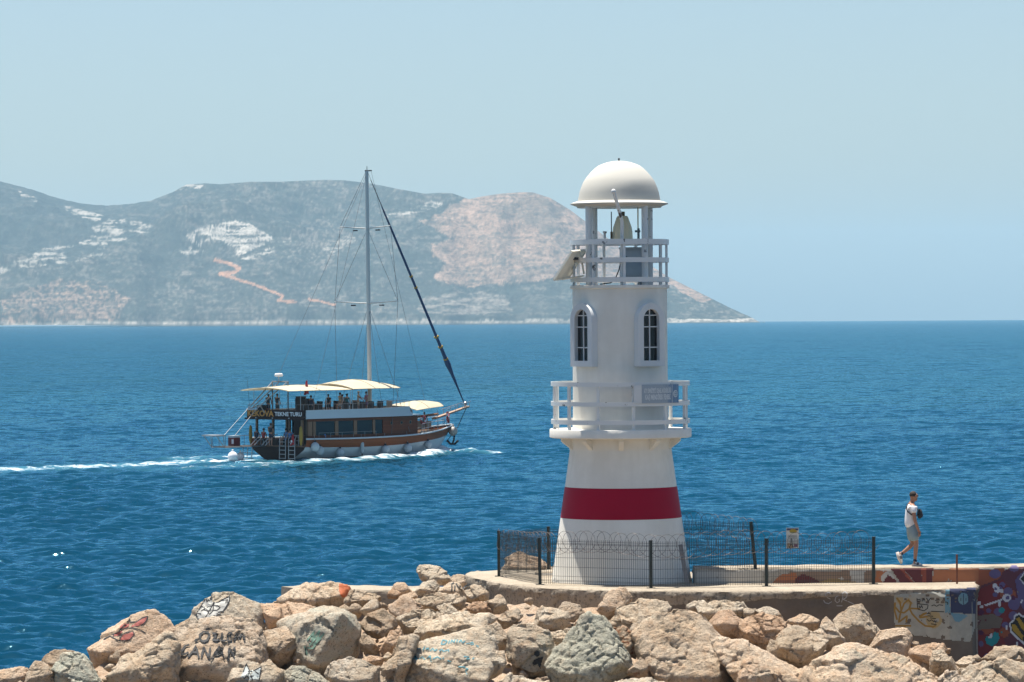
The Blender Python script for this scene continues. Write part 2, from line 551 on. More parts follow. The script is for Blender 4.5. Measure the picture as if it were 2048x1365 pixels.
def hill_material():
    mt, nt, b = new_mat("hillside")
    at = nt.nodes.new("ShaderNodeAttribute"); at.attribute_name = "albedo"
    geo = nt.nodes.new("ShaderNodeNewGeometry"); pos = geo.outputs["Position"]
    sp = noise(nt, 0.11, 5, 0.75, stretch(nt, pos, (1, 0.35, 1.6)))
    sp2 = noise(nt, 0.035, 4, 0.7, stretch(nt, pos, (1, 0.3, 2.2)))
    k = ramp(nt, mth(nt, 'ADD', mth(nt, 'MULTIPLY', sp, 0.65), mth(nt, 'MULTIPLY', sp2, 0.35)), [(0.34, 0.5), (0.5, 1.0), (0.66, 1.5)])
    nt.links.new(mixc(nt, 1.0, at.outputs["Color"], k, 'MULTIPLY'), b.inputs["Base Color"])
    b.inputs["Roughness"].default_value = 0.95; b.inputs["Specular IOR Level"].default_value = 0.1
    return mt

def build_hills():
    SH = 6750.0
    nx, nt_ = 900, 240
    xs = np.linspace(-400, 1530, nx)
    ry = np.interp(xs, [p[0] for p in RIDGE], [p[1] for p in RIDGE])
    # the ridge lies deepest where the land is broad and comes to the shore at the point
    span = np.interp(xs, [-400, 0, 700, 1040, 1300, 1522, 1530], [1900, 1700, 2000, 1500, 900, 120, 100])
    shd = SH + np.interp(xs, [-400, 0, 500, 1050, 1522], [-60, 0, 60, 40, 250]) + 40 * np.sin(xs * 0.02) + 25 * np.sin(xs * 0.061 + 1)
    X = np.zeros((nx, nt_)); Y = np.zeros_like(X); Z = np.zeros_like(X)
    t = np.linspace(0, 1.12, nt_)
    rays = [ray(x, y) for x, y in zip(xs, ry)]
    tx = np.array([r.x / r.y for r in rays]); tz = np.array([r.z / r.y for r in rays])
    # jitter of the ridge line: scrub on the sky line
    D = shd[:, None] + span[:, None] * t[None, :]
    rd = shd + span
    hr = CAM.z + tz * rd
    low = -rd * rd / (2 * RE)
    hr = np.maximum(hr, low + 1.0)
    prof = np.where(t < 1, 0.035 * np.clip(t / 0.02, 0, 1) + 0.965 * (0.62 * t + 0.38 * np.sin(np.clip(t, 0, 1) * math.pi / 2)), 1 - (t - 1) * 2.2)
    X = tx[:, None] * D; Y = D
    P3 = np.stack([X.ravel() * 0.0022, Y.ravel() * 0.0013, np.zeros(X.size)], 1)
    n1 = fbm(P3, 6, 21, 0.5, True).reshape(X.shape)
    P4 = np.stack([X.ravel() * 0.009, Y.ravel() * 0.004, np.zeros(X.size)], 1)
    n2 = fbm(P4, 5, 33, 0.55).reshape(X.shape)
    env = np.sin(np.clip(t, 0, 1) * math.pi) ** 0.8
    hgt = (hr - low)[:, None]
    Z = low[:, None] * 0 + (-D * D / (2 * RE)) + hgt * prof[None, :]
    Z += (n1 * 0.28 + n2 * 0.09) * hgt * env[None, :]
    # spurs that stand in front of the main slope
    def spur(cx, w, t0, tw, h):
        return h * np.exp(-((xs[:, None] - cx) / w) ** 2) * np.exp(-((t[None, :] - t0) / tw) ** 2)
    Z += spur(60, 190, 0.22, 0.16, 26) + spur(330, 120, 0.42, 0.13, 34) + spur(470, 60, 0.45, 0.06, 18) + spur(150, 90, 0.62, 0.09, 26) + spur(980, 140, 0.6, 0.2, 22)
    Z += spur(700, 100, 0.35, 0.2, -14) + spur(60, 80, 0.5, 0.08, -18)
    Z += (fbm(np.stack([X.ravel() * 0.08, Y.ravel() * 0.03, 0 * X.ravel()], 1), 3, 8).reshape(X.shape)) * 1.6 * (t[None, :] > 0.02)
    # no fold of the slope rises over the crest behind it
    crest = CAM.z + tz[:, None] * D
    Z = np.where(t[None, :] < 1.0, np.minimum(Z, crest - 2.0 * (1 - t[None, :])), Z)
    # albedo zones, laid out on the slope by bearing and elevation
    dx = X / Y; dz = (Z - CAM.z) / Y
    c, s_ = math.cos(ROLL), math.sin(ROLL)
    cp, sp = math.cos(PITCH), math.sin(PITCH)
    u0 = (dz * cp + sp) / (cp - dz * sp); x0 = dx / (cp - dz * sp)
    px = 1024 + F * (x0 * c - u0 * s_); py = 682.5 - F * (u0 * c + x0 * s_)
    PN = np.stack([px.ravel() * 0.035, py.ravel() * 0.05, 0 * px.ravel()], 1)
    j1 = fbm(PN, 5, 51, 0.6).reshape(px.shape); j2 = fbm(PN + 40, 5, 61, 0.6).reshape(px.shape)
    qx = px + j1 * 16; qy = py + j2 * 11
    fine = fbm(PN * 6, 3, 71, 0.6).reshape(px.shape)
    streak = fbm(np.stack([px.ravel() * 0.03, py.ravel() * 0.32, 0 * px.ravel()], 1), 3, 77, 0.6).reshape(px.shape)
    base = np.zeros(px.shape + (3,))
    scrub = np.array([0.042, 0.046, 0.036]); rock = np.array([0.20, 0.172, 0.142]); tan = np.array([0.265, 0.180, 0.130]); ora = np.array([0.36, 0.19, 0.11]); pale = np.array([0.32, 0.29, 0.245])
    f = np.clip(0.02 + 0.4 * j2 + 0.7 * fine + 0.4 * streak, 0.0, 0.8)
    def mix(mask, col, k):
        nonlocal base
        w = (mask * k)[..., None]
        base = base * (1 - w) + col * w
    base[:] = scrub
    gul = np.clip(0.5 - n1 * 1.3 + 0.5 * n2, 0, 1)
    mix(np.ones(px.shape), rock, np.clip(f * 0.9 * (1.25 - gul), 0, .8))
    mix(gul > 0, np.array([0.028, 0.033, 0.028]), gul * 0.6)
    pink = [(840, 442), (900, 410), (955, 385), (1040, 370), (1095, 372), (1130, 395), (1175, 430), (1225, 470), (1270, 500), (1350, 545), (1430, 596), (1400, 602), (1330, 572), (1250, 563), (1130, 552), (1060, 562), (960, 572), (900, 572), (862, 556), (890, 530), (862, 515), (868, 490), (905, 478), (880, 460)]
    mix(inpoly(qx, qy, pink), tan, np.clip(0.66 + 0.6 * fine + 0.4 * streak + 0.4 * j2 - .45 * gul, 0.08, 1))
    mix(inpoly(qx, qy, [(1010, 405), (1080, 395), (1130, 425), (1100, 470), (1050, 450), (990, 440)]), scrub, np.clip(0.25 + fine, 0, .7))
    w1 = [(370, 472), (400, 456), (430, 448), (470, 440), (500, 446), (525, 460), (546, 474), (540, 484), (505, 500), (476, 514), (455, 490), (430, 479), (396, 490)]
    crack = np.clip(0.95 - 1.0 * (streak > 0.12) - 0.5 * (fine > 0.22) - 0.8 * (j2 > 0.3), 0, 1)
    mix(inpoly(px + j1 * 6, py + j2 * 4, w1), pale, crack)
    w2 = [(182, 456), (215, 437), (245, 440), (300, 450), (306, 462), (250, 481), (205, 494), (203, 508), (170, 521), (100, 531), (30, 546), (0, 552), (0, 538), (60, 516), (80, 500), (150, 491), (180, 478)]
    mix(inpoly(px + j1 * 9, py + j2 * 7, w2), pale, np.clip(-0.05 + 1.5 * j2 + 2.2 * streak + 0.8 * fine, 0, 1) * 0.9)
    for pl in ([(766, 432), (860, 404), (892, 406), (850, 421), (780, 437)], [(128, 408), (170, 420), (208, 431), (190, 441), (140, 426)], [(38, 384), (78, 398), (72, 405), (42, 394)],
               [(355, 500), (400, 492), (410, 505), (370, 512)], [(480, 520), (560, 490), (590, 470), (560, 500), (500, 522)], [(640, 500), (700, 470), (720, 480), (660, 508)], [(345, 372), (380, 364), (420, 366), (400, 374), (350, 382)]):
        mix(inpoly(px + j1 * 7, py + j2 * 5, pl), pale, np.clip(0.15 + 2.0 * streak + 1.0 * fine, 0, 0.95))
    mix(inpoly(qx, qy, [(0, 600), (120, 560), (200, 565), (260, 600), (240, 640), (0, 650)]), tan, np.clip(0.3 + fine * 0.9 + streak * 0.5, 0, 0.8))
    mix(inpoly(qx, qy, [(840, 600), (900, 585), (1010, 590), (1030, 620), (900, 632), (840, 622)]), rock, np.clip(0.35 + streak + fine * 0.5, 0, 0.85))
    mix(inpoly(qx, qy, [(560, 470), (640, 430), (720, 470), (650, 540), (580, 520)]), rock, np.clip(0.1 + fine, 0, 0.5))
    for pl, wd in (([(432, 521), (455, 526), (478, 537), (468, 546), (440, 548)], 3.4), ([(440, 548), (500, 566), (540, 582), (566, 592), (556, 602), (590, 605)], 2.8), ([(618, 600), (645, 603), (670, 610)], 2.6)):
        dd = np.full(px.shape, 99.0)
        for a_, b_ in zip(pl[:-1], pl[1:]):
            dd = np.minimum(dd, seg_dist(px + j1 * 4, py + j2 * 3, a_, b_)[0])
        mix(dd < wd * (1 + .6 * j2), ora, 0.75)
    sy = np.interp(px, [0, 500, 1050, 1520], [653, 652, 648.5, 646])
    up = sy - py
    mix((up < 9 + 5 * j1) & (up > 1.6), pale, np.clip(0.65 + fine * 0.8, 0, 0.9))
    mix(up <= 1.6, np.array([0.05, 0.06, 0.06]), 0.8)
    V = np.stack([X, Y, Z], -1).reshape(-1, 3)
    idx = np.arange(nx * nt_).reshape(nx, nt_)
    Q = np.stack([idx[:-1, :-1], idx[1:, :-1], idx[1:, 1:], idx[:-1, 1:]], -1).reshape(-1, 4)
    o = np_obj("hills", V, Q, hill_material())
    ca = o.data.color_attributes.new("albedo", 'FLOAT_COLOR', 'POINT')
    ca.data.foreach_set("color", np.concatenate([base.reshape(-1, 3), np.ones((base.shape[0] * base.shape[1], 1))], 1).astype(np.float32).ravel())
    tag(o, kind="structure")
build_hills()

# ------------------------------------------------------------------ the air between here and the hills
HAZE = 5.7e-5
def build_haze():
    mt = bpy.data.materials.new("haze_air"); mt.use_nodes = True
    nt = mt.node_tree; nt.nodes.clear()
    out = nt.nodes.new("ShaderNodeOutputMaterial"); v = nt.nodes.new("ShaderNodeVolumePrincipled")
    v.inputs["Color"].default_value = (0.50, 0.77, 0.94, 1); v.inputs["Density"].default_value = HAZE; v.inputs["Anisotropy"].default_value = 0.0
    nt.links.new(v.outputs[0], out.inputs["Volume"])
    o = MB().box((0, 8300, 165), (15000, 17200, 390)).build("haze", mt)
    tag(o, kind="stuff")
build_haze()
# ------------------------------------------------------------------ materials of the place
def white_paint(name, col=(0.82, 0.79, 0.715), dirt=0.22, scale=1.2):
    mt, nt, b = new_mat(name); co = objco(nt)
    n = noise(nt, scale, 6, 0.65, co); n2 = noise(nt, scale * 0.5, 4, 0.6, stretch(nt, co, (3.0, 3.0, 0.35)))
    d = mth(nt, 'MULTIPLY', ramp(nt, mth(nt, 'MULTIPLY', n, n2), [(0.18, 1.0), (0.36, 0.0)]), dirt)
    c = mixc(nt, d, col, (0.42, 0.38, 0.31))
    nt.links.new(c, b.inputs["Base Color"]); b.inputs["Roughness"].default_value = 0.8; b.inputs["Specular IOR Level"].default_value = 0.2
    bump(nt, b, noise(nt, 14, 5, 0.6, co), 0.15, 0.012)
    return mt

def chipped_paint(name):
    """white painted steel, the paint chipped to dark rusty metal in places"""
    mt, nt, b = new_mat(name); geo = nt.nodes.new("ShaderNodeNewGeometry"); co = geo.outputs["Position"]
    n = noise(nt, 4.3, 5, 0.75, co); n2 = noise(nt, 1.1, 3, 0.5, co)
    chip = ramp(nt, mth(nt, 'ADD', mth(nt, 'MULTIPLY', n, 0.7), mth(nt, 'MULTIPLY', n2, 0.3)), [(0.605, 0.0), (0.62, 1.0)])
    nt.links.new(mixc(nt, chip, (0.70, 0.70, 0.68), (0.045, 0.04, 0.04)), b.inputs["Base Color"])
    b.inputs["Roughness"].default_value = 0.5
    return mt

def dome_material():
    mt, nt, b = new_mat("dome_paint"); co = objco(nt)
    sx = nt.nodes.new("ShaderNodeSeparateXYZ"); nt.links.new(co, sx.inputs[0])
    n = noise(nt, 1.6, 5, 0.6, co)
    # a smoky stain with soft edges on the lower part of the dome, over the cabinet
    hx = mth(nt, 'SUBTRACT', 1.0, mth(nt, 'ABSOLUTE', mth(nt, 'MULTIPLY', mth(nt, 'SUBTRACT', sx.outputs[0], 0.30), 1.05)))
    hz = mth(nt, 'SUBTRACT', 1.0, mth(nt, 'ABSOLUTE', mth(nt, 'MULTIPLY', mth(nt, 'SUBTRACT', sx.outputs[2], mth(nt, 'ADD', 9.20, mth(nt, 'MULTIPLY', sx.outputs[0], 0.13))), 4.4)))
    front = mth(nt, 'LESS_THAN', sx.outputs[1], -0.1)
    st = mth(nt, 'MULTIPLY', mth(nt, 'MAXIMUM', mth(nt, 'MULTIPLY', mth(nt, 'MAXIMUM', hx, 0.0), mth(nt, 'MAXIMUM', hz, 0.0)), 0.0), front)
    fac = ramp(nt, mth(nt, 'MULTIPLY', st, mth(nt, 'ADD', 0.55, n)), [(0.05, 0.0), (0.75, 0.6)])
    nt.links.new(mixc(nt, fac, mixc(nt, n, (0.52, 0.495, 0.43), (0.57, 0.55, 0.495)), (0.20, 0.22, 0.23)), b.inputs["Base Color"])
    b.inputs["Roughness"].default_value = 0.85; b.inputs["Specular IOR Level"].default_value = 0.15
    return mt

def concrete(name, lite, dark, scale=1.0, bmp=0.5):
    mt, nt, b = new_mat(name); geo = nt.nodes.new("ShaderNodeNewGeometry"); co = geo.outputs["Position"]
    n = noise(nt, 0.9 * scale, 6, 0.65, co); f = noise(nt, 11 * scale, 6, 0.7, co); g = noise(nt, 45 * scale, 3, 0.7, co)
    c = mixc(nt, ramp(nt, n, [(0.3, 0.0), (0.7, 1.0)]), dark, lite)
    c = mixc(nt, ramp(nt, f, [(0.36, 0.55), (0.5, 0.0)]), c, tuple(x * 0.5 for x in dark))
    c = mixc(nt, ramp(nt, g, [(0.6, 0.0), (0.72, 0.5)]), c, tuple(min(0.8, x * 1.5) for x in lite))
    nt.links.new(c, b.inputs["Base Color"]); b.inputs["Roughness"].default_value = 0.92; b.inputs["Specular IOR Level"].default_value = 0.2
    b1 = bump(nt, None, f, bmp, 0.03); bump(nt, b, g, bmp, 0.012, b1)
    return mt

M = {}
M['white'] = white_paint("tower_white")
M['red'] = plain("band_red", (0.33, 0.003, 0.026), 0.6, var=0.10, scale=2.0, spec=0.15)
M['rail'] = chipped_paint("rail_paint")
M['dome'] = dome_material()
M['cream'] = plain("cream_plastic", (0.80, 0.70, 0.48), 0.5, var=0.08)
M['brown'] = plain("brown_cap", (0.12, 0.075, 0.035), 0.6)
M['cab'] = plain("cabinet_grey", (0.40, 0.44, 0.46), 0.5, var=0.1)
M['cabd'] = plain("cabinet_edge", (0.16, 0.19, 0.20), 0.5, var=0.1)
M['dark'] = plain("dark_metal", (0.02, 0.02, 0.022), 0.6)
M['pane'] = plain("window_pane", (0.008, 0.008, 0.010), 0.12, var=0.0)
M['winframe'] = white_paint("window_frame_paint", (0.66, 0.68, 0.68), 0.1)
M['panelback'] = plain("panel_back", (0.78, 0.74, 0.62), 0.6, var=0.05)
M['panelface'] = plain("panel_cells", (0.012, 0.016, 0.04), 0.15, var=0.2)
M['steel'] = plain("grey_steel", (0.42, 0.43, 0.44), 0.4, 0.6)
M['fence'] = plain("fence_green_black", (0.012, 0.018, 0.015), 0.55, var=0.3, scale=3)
M['wire'] = plain("fence_wire", (0.030, 0.036, 0.034), 0.5)
M['razor'] = plain("razor_steel", (0.10, 0.075, 0.065), 0.5, 0.2, var=0.4)
M['rust'] = plain("rusty_iron", (0.17, 0.055, 0.028), 0.85, var=0.4, scale=9)
M['wood_old'] = plain("old_plank", (0.23, 0.205, 0.185), 0.85, var=0.25, scale=5)
M['conc_top'] = concrete("concrete_top", (0.42, 0.36, 0.275), (0.29, 0.24, 0.18))
M['conc'] = concrete("concrete_rough", (0.33, 0.285, 0.23), (0.20, 0.165, 0.125), 1.0, 0.8)
M['conc_grey'] = concrete("concrete_plaster", (0.15, 0.135, 0.12), (0.095, 0.083, 0.072), 0.8, 0.3)
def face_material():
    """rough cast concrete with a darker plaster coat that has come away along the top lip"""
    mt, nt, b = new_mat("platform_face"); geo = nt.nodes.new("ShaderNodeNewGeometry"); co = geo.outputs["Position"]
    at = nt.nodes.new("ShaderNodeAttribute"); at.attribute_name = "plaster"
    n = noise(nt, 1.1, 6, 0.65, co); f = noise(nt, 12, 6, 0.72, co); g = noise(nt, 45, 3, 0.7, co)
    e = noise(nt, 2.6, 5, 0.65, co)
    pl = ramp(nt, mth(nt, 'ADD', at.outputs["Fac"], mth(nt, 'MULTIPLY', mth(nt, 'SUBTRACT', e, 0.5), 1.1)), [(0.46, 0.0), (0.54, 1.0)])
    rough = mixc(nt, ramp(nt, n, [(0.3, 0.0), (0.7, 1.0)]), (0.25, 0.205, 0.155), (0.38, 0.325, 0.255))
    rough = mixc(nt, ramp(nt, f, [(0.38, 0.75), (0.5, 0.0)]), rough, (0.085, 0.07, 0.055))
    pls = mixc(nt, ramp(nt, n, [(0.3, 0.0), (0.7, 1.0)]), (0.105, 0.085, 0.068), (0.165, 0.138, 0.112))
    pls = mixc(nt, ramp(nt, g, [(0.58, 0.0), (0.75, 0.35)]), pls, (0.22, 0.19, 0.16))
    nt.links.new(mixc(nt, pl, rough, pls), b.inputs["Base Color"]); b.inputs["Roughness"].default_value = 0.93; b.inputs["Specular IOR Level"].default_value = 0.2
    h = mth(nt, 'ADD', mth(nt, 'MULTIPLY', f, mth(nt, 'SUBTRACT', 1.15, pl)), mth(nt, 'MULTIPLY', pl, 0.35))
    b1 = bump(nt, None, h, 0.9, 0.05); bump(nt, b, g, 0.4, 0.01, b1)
    return mt
M['face'] = face_material()
M['wallgrey'] = concrete("wall_plaster", (0.42, 0.40, 0.36), (0.32, 0.30, 0.27), 1.0, 0.3)
def flat(name, col, rough=0.75, var=0.22, scale=4.0):
    return plain(name, col, rough, 0, var, scale)

# ------------------------------------------------------------------ levels of the mole
ZP = P(1243, 1180, 91.3).z          # top of the round concrete platform
ZW = P(1850, 1136, 93.1).z          # top of the harbour wall
TD = 94.5                           # distance of the lighthouse axis
TPX = TD / F                        # metres per photo pixel at the lighthouse
TB = P(1243, 1166, TD); TB.z = ZP   # foot of the lighthouse
def tz(y): return P(1240, y, TD).z - ZP       # height over the foot from a photo row
def tr(px): return px * TPX

# ------------------------------------------------------------------ lighthouse
LH = empty("lighthouse", TB, 0, "white round lighthouse with a dark red band, two railed galleries and a dome", "lighthouse")
zc = tz(893)
MB().lathe([(tr(141), -0.05), (tr(140), 0.0), (tr(131), tz(1104)), (tr(121.3), tz(1036)), (tr(111.8), tz(972)), (tr(102), tz(902)), (tr(102.5), tz(896)), (tr(104), tz(886)), (tr(106), tz(877)), (tr(106), tz(874))], 96).build("tower_base", M['white'], LH, True)
MB().lathe([(tr(112.0) + .004, tz(973.5)), (tr(112.0) + .004, tz(973)), (tr(120.9) + .004, tz(1034)), (tr(120.9) + .004, tz(1034.5))], 96).build("red_band", M['red'], LH, True)
MB().lathe([(0.3, tz(875)), (tr(140), tz(875)), (tr(142), tz(873.5)), (tr(142), tz(859)), (tr(141), tz(857.5)), (0.3, tz(857.5))], 72).build("gallery_slab", M['white'], LH, True)
MB().lathe([(tr(96), tz(857.6)), (tr(95), tz(820)), (tr(94.5), tz(578)), (tr(94.5), tz(575))], 96).build("tower_shaft", M['white'], LH, True)
MB().lathe([(0.05, tz(578)), (tr(97), tz(578)), (tr(99.5), tz(577)), (tr(99.5), tz(572)), (tr(97), tz(571)), (0.05, tz(571))], 72).build("upper_slab", M['white'], LH, True)
# corbels under the gallery
for k in range(10):
    a = math.radians(-1 + 36 * k)
    mb = MB(); r0, r1 = tr(98), tr(124)
    z1, z0 = tz(875), tz(901)
    d = Vector((math.sin(a), -math.cos(a), 0)); t = Vector((math.cos(a), math.sin(a), 0)); w = 0.058
    prof = [(r0, z1), (r1, z1), (r1, z1 - 0.07), (r1 - 0.05, z1 - 0.12), (r0 + 0.06, z0 + 0.04), (r0 + 0.03, z0), (r0, z0)]
    mb.prism([d * r + t * -w + Vector((0, 0, z)) for r, z in prof], t * (2 * w))
    mb.build("corbel", M['white'], LH)
# lower gallery railing
RG = tr(138)
for y0, y1 in ((771.5, 763), (810.5, 802), (847, 838)):
    MB().band(RG - 0.012, RG + 0.012, tz(y0), tz(y1), 72).build("handrail" if y1 == 763 else "rail", M['rail'], LH, True)
for k in range(12):
    a = math.radians(9.5 + 30 * k)
    MB().box((math.sin(a) * (RG - 0.045), -math.cos(a) * (RG - 0.045), (tz(857.5) + tz(764)) / 2), (0.066, 0.06, tz(764) - tz(857.5)), a).build("rail_post", M['rail'], LH)
# upper gallery railing
RU = tr(98)
for y0, y1 in ((490.5, 480), (526, 516.5), (565, 555.5)):
    MB().band(RU - 0.012, RU + 0.012, tz(y0), tz(y1), 64).build("handrail" if y1 == 480 else "rail", M['rail'], LH, True)
for adeg in (4, -34, -76, 80, 118, 158, 198, 240):
    a = math.radians(adeg)
    MB().box((math.sin(a) * (RU - 0.04), -math.cos(a) * (RU - 0.04), (tz(571) + tz(481)) / 2), (0.062, 0.055, tz(481) - tz(571)), a).build("rail_post", M['rail'], LH)
# columns of the lantern
for adeg in (38, 128, 218, 308):
    a = math.radians(adeg); R_ = tr(79)
    MB().lathe([(0.075, tz(571)), (0.075, tz(414))], 16, (R_ * math.cos(a), R_ * math.sin(a), 0)).build("column", M['rail'], LH, True)
# frame between the columns that carries the light
mb = MB()
pts = [Vector((tr(79) * math.cos(math.radians(q)), tr(79) * math.sin(math.radians(q)), tz(483))) for q in (38, 128, 218, 308)]
for i in range(4): mb.bar(pts[i], pts[(i + 1) % 4], 0.05, 0.06)
mb.bar((pts[0] + pts[1]) / 2, (pts[2] + pts[3]) / 2, 0.06, 0.05); mb.bar((pts[1] + pts[2]) / 2 + Vector((0, 0, .001)), (pts[3] + pts[0]) / 2 + Vector((0, 0, .001)), 0.06, 0.05)
mb.build("lantern_frame", M['rail'], LH)
dm = MB().lathe([(tr(q), tz(y)) for q, y in ((84, 416), (85, 413.5), (97.5, 409.5), (97.5, 407.5), (90, 404.5), (82.8, 402.5), (81.5, 396), (79.5, 386), (76.8, 377), (71.5, 364), (65, 354.5), (57, 345), (48, 336.5), (40.5, 331.2), (38.5, 330.6), (34, 328.6), (24, 325.2), (12, 322.8), (0.2, 322))], 72)
dm.build("dome", M['dome'], LH, True)
MB().lathe([(0.02, tz(415)), (tr(84), tz(415))], 64).build("dome_soffit", M['white'], LH, True)
MB().tube([(0, 0, tz(323)), (0, 0, tz(318.5))], 0.018, 8).sphere((0, 0, tz(318.5)), 0.026, 10).build("lightning_tip", M['dark'], LH, True)

# arched windows
def arch(w, h, n=14):
    """outline of an arched opening w wide, h high, foot at z = 0"""
    p = [(-w / 2, 0), (w / 2, 0)]
    for k in range(n + 1):
        a = math.pi * k / n
        p.append((w / 2 * math.cos(a), h - w / 2 + w / 2 * math.sin(a)))
    return p

def window(adeg):
    a = math.radians(adeg); d = Vector((math.sin(a), -math.cos(a), 0)); t = Vector((math.cos(a), math.sin(a), 0)); z0 = tz(721)
    H_ = tz(619) - tz(721); W_ = 0.46
    Rw = tr(94.6); r_pane = Rw + 0.004; r_out = Rw + 0.115; r_in = math.sqrt(Rw * Rw - 0.16) - 0.02
    def pt(u, z, r): return d * r + t * u + Vector((0, 0, z0 + z))
    inn = arch(W_, H_); out = arch(W_ + 0.30, H_ + 0.28); out = [(u, z - 0.135) for u, z in out]
    n = len(inn); mb = MB()
    mb.v = [pt(u, z, r_out) for u, z in out] + [pt(u, z, r_out) for u, z in inn] + [pt(u, z, r_pane - 0.03) for u, z in inn] + [pt(u, z, r_in) for u, z in out]
    for i in range(n):
        j = (i + 1) % n
        for A, B in ((0, 1), (1, 2), (3, 0)):
            mb.f.append([A * n + i, A * n + j, B * n + j, B * n + i]); mb.mi.append(0)
    wo_ = mb.build("window", M['winframe'], LH, True)
    MB().add([pt(u, z, r_pane) for u, z in arch(W_, H_)], [tuple(range(n))]).build("window_back", M['pane'], wo_)
    # eight panes between the glazing bars
    rows = [0.02, 0.31, 0.79, 1.06, H_ - 0.01]
    for i in range(4):
        for sgn in (-1, 1):
            zlo, zhi = rows[i] + 0.012, rows[i + 1] - 0.012
            u0, u1 = (0.014, W_ / 2 - 0.016)
            if i < 3: q = [(u0, zlo), (u1, zlo), (u1, zhi), (u0, zhi)]
            else:
                q = [(u0, zlo), (u1, zlo)]
                for k in range(8):
                    b_ = math.pi / 2 * k / 7
                    q.append((max(u0, (W_ / 2 - 0.016) * math.cos(b_)), H_ - W_ / 2 + (W_ / 2 - 0.016) * math.sin(b_)))
            q = [(sgn * u, z) for u, z in q]
            MB().prism([pt(u, z, r_pane + 0.004) for u, z in q], d * 0.006).build("pane", M['pane'], wo_)
    mb = MB(); mb.bar(pt(0, 0, r_pane + 0.02), pt(0, H_, r_pane + 0.02), 0.026, 0.03, d)
    for z in rows[1:4]: mb.bar(pt(-W_ / 2, z, r_pane + 0.021), pt(W_ / 2, z, r_pane + 0.021), 0.028, 0.024, (0, 0, 1))
    mb.build("glazing_bar", M['winframe'], wo_)
window(35.5); window(-49.5)

# bent davit pole in front of the light, small rods
def tp(x, y, dy=0.0):
    """point near the lighthouse from a photo pixel, dy metres behind the axis"""
    return P(x, y, TD + dy) - TB
MB().tube([tp(1244, 570, -1.02), tp(1244, 444, -1.06), tp(1242.5, 437, -1.09), tp(1228, 386, -1.38)], 0.042, 10).sphere(tp(1227, 383, -1.40), 0.055, 12).build("davit_pole", M['rail'], LH, True)
bc = empty("beacon", TB + tp(1245, 479, -0.1), 0, "cream tapered beacon lamp standing under the dome of the lighthouse", "beacon lamp")
MB().lathe([(0.02, 0.0), (tr(20.5), 0.0), (tr(20.5), tr(3)), (tr(20), tr(14)), (tr(18.6), tr(24)), (tr(11.5), tr(44)), (tr(9.5), tr(46.5)), (0.02, tr(46.5))], 32).build("lamp_housing", M['cream'], bc, True)
MB().lathe([(tr(5), tr(46.5)), (tr(5), tr(55)), (0.01, tr(55.4))], 20).build("lamp_cap", M['brown'], bc, True)
MB().lathe([(tr(14), tr(-2)), (tr(19), 0.004)], 24).build("lamp_foot", M['dark'], bc, True)
an = empty("whip_antenna", TB + tp(1223, 478, -0.2), 0, "thin dark whip antenna to the left of the beacon lamp", "antenna")
MB().tube([(0, 0, 0), (0, 0, tr(14))], 0.028, 8).build("antenna_base", M['brown'], an, True)
MB().tube([(0, 0, tr(14)), (0, 0, tr(54))], 0.012, 6).build("rod", M['dark'], an, True)
an = empty("whip_antenna", TB + tp(1277, 478, 0.2), 0, "pale rod antenna with a small clamp on the right of the beacon lamp", "antenna")
MB().tube([(0, 0, 0), (0, 0, tr(21))], 0.03, 8).box((-0.02, 0, tr(15)), (0.13, 0.05, 0.05)).build("antenna_base", M['cabd'], an, True)
MB().tube([(-0.01, 0, tr(18)), (-0.01, 0, tr(64))], 0.016, 6).build("rod", M['cream'], an, True)
MB().tube([(0, 0, 0), (0, 0, tr(12))], 0.03, 8).box((0, 0, tr(13)), (0.09, 0.09, 0.05)).build("light_sensor", M['rail'])
ls = bpy.data.objects["light_sensor"]; ls.location = TB + tp(1209.5, 478, -0.2)
tag(ls, "small white T shaped sensor post at the left end of the lantern frame", "sensor")
# control cabinet on the upper gallery
cb = empty("control_cabinet", TB + tp(1263, 571, -0.35), math.radians(8), "grey metal control cabinet standing on the upper gallery behind the railing", "cabinet")
ch = tr(74)
MB().box((0, 0, tr(16) + ch / 2 - .1), (0.50, 0.36, ch - .2)).build("cabinet_body", M['cab'], cb)
MB().box((0.02, -0.19, tr(16) + ch / 2 - .1), (0.40, 0.02, ch - 0.30)).build("cabinet_door", M['cab'], cb)
MB().box((0, -0.02, tr(16) + ch - .185), (0.54, 0.42, 0.03)).build("cabinet_roof", M['cab'], cb)
MB().box((-0.15, -0.205, tr(16) + ch / 2), (0.025, 0.02, 0.12)).build("cabinet_handle", M['cabd'], cb)
for sx in (-0.2, 0.2): MB().box((sx, 0, tr(8)), (0.05, 0.3, tr(16))).build("leg", M['cabd'], cb)
# cable loop
MB().tube([tp(1243, 520, -0.8), tp(1238, 540, -0.85), tp(1232, 555, -0.9), tp(1222, 566, -0.9), tp(1200, 569, -0.9)], 0.014, 6).build("cable", M['dark'])
o = bpy.data.objects["cable"]; o.location = TB; tag(o, "thin black cable hanging down beside the grey cabinet", "cable")
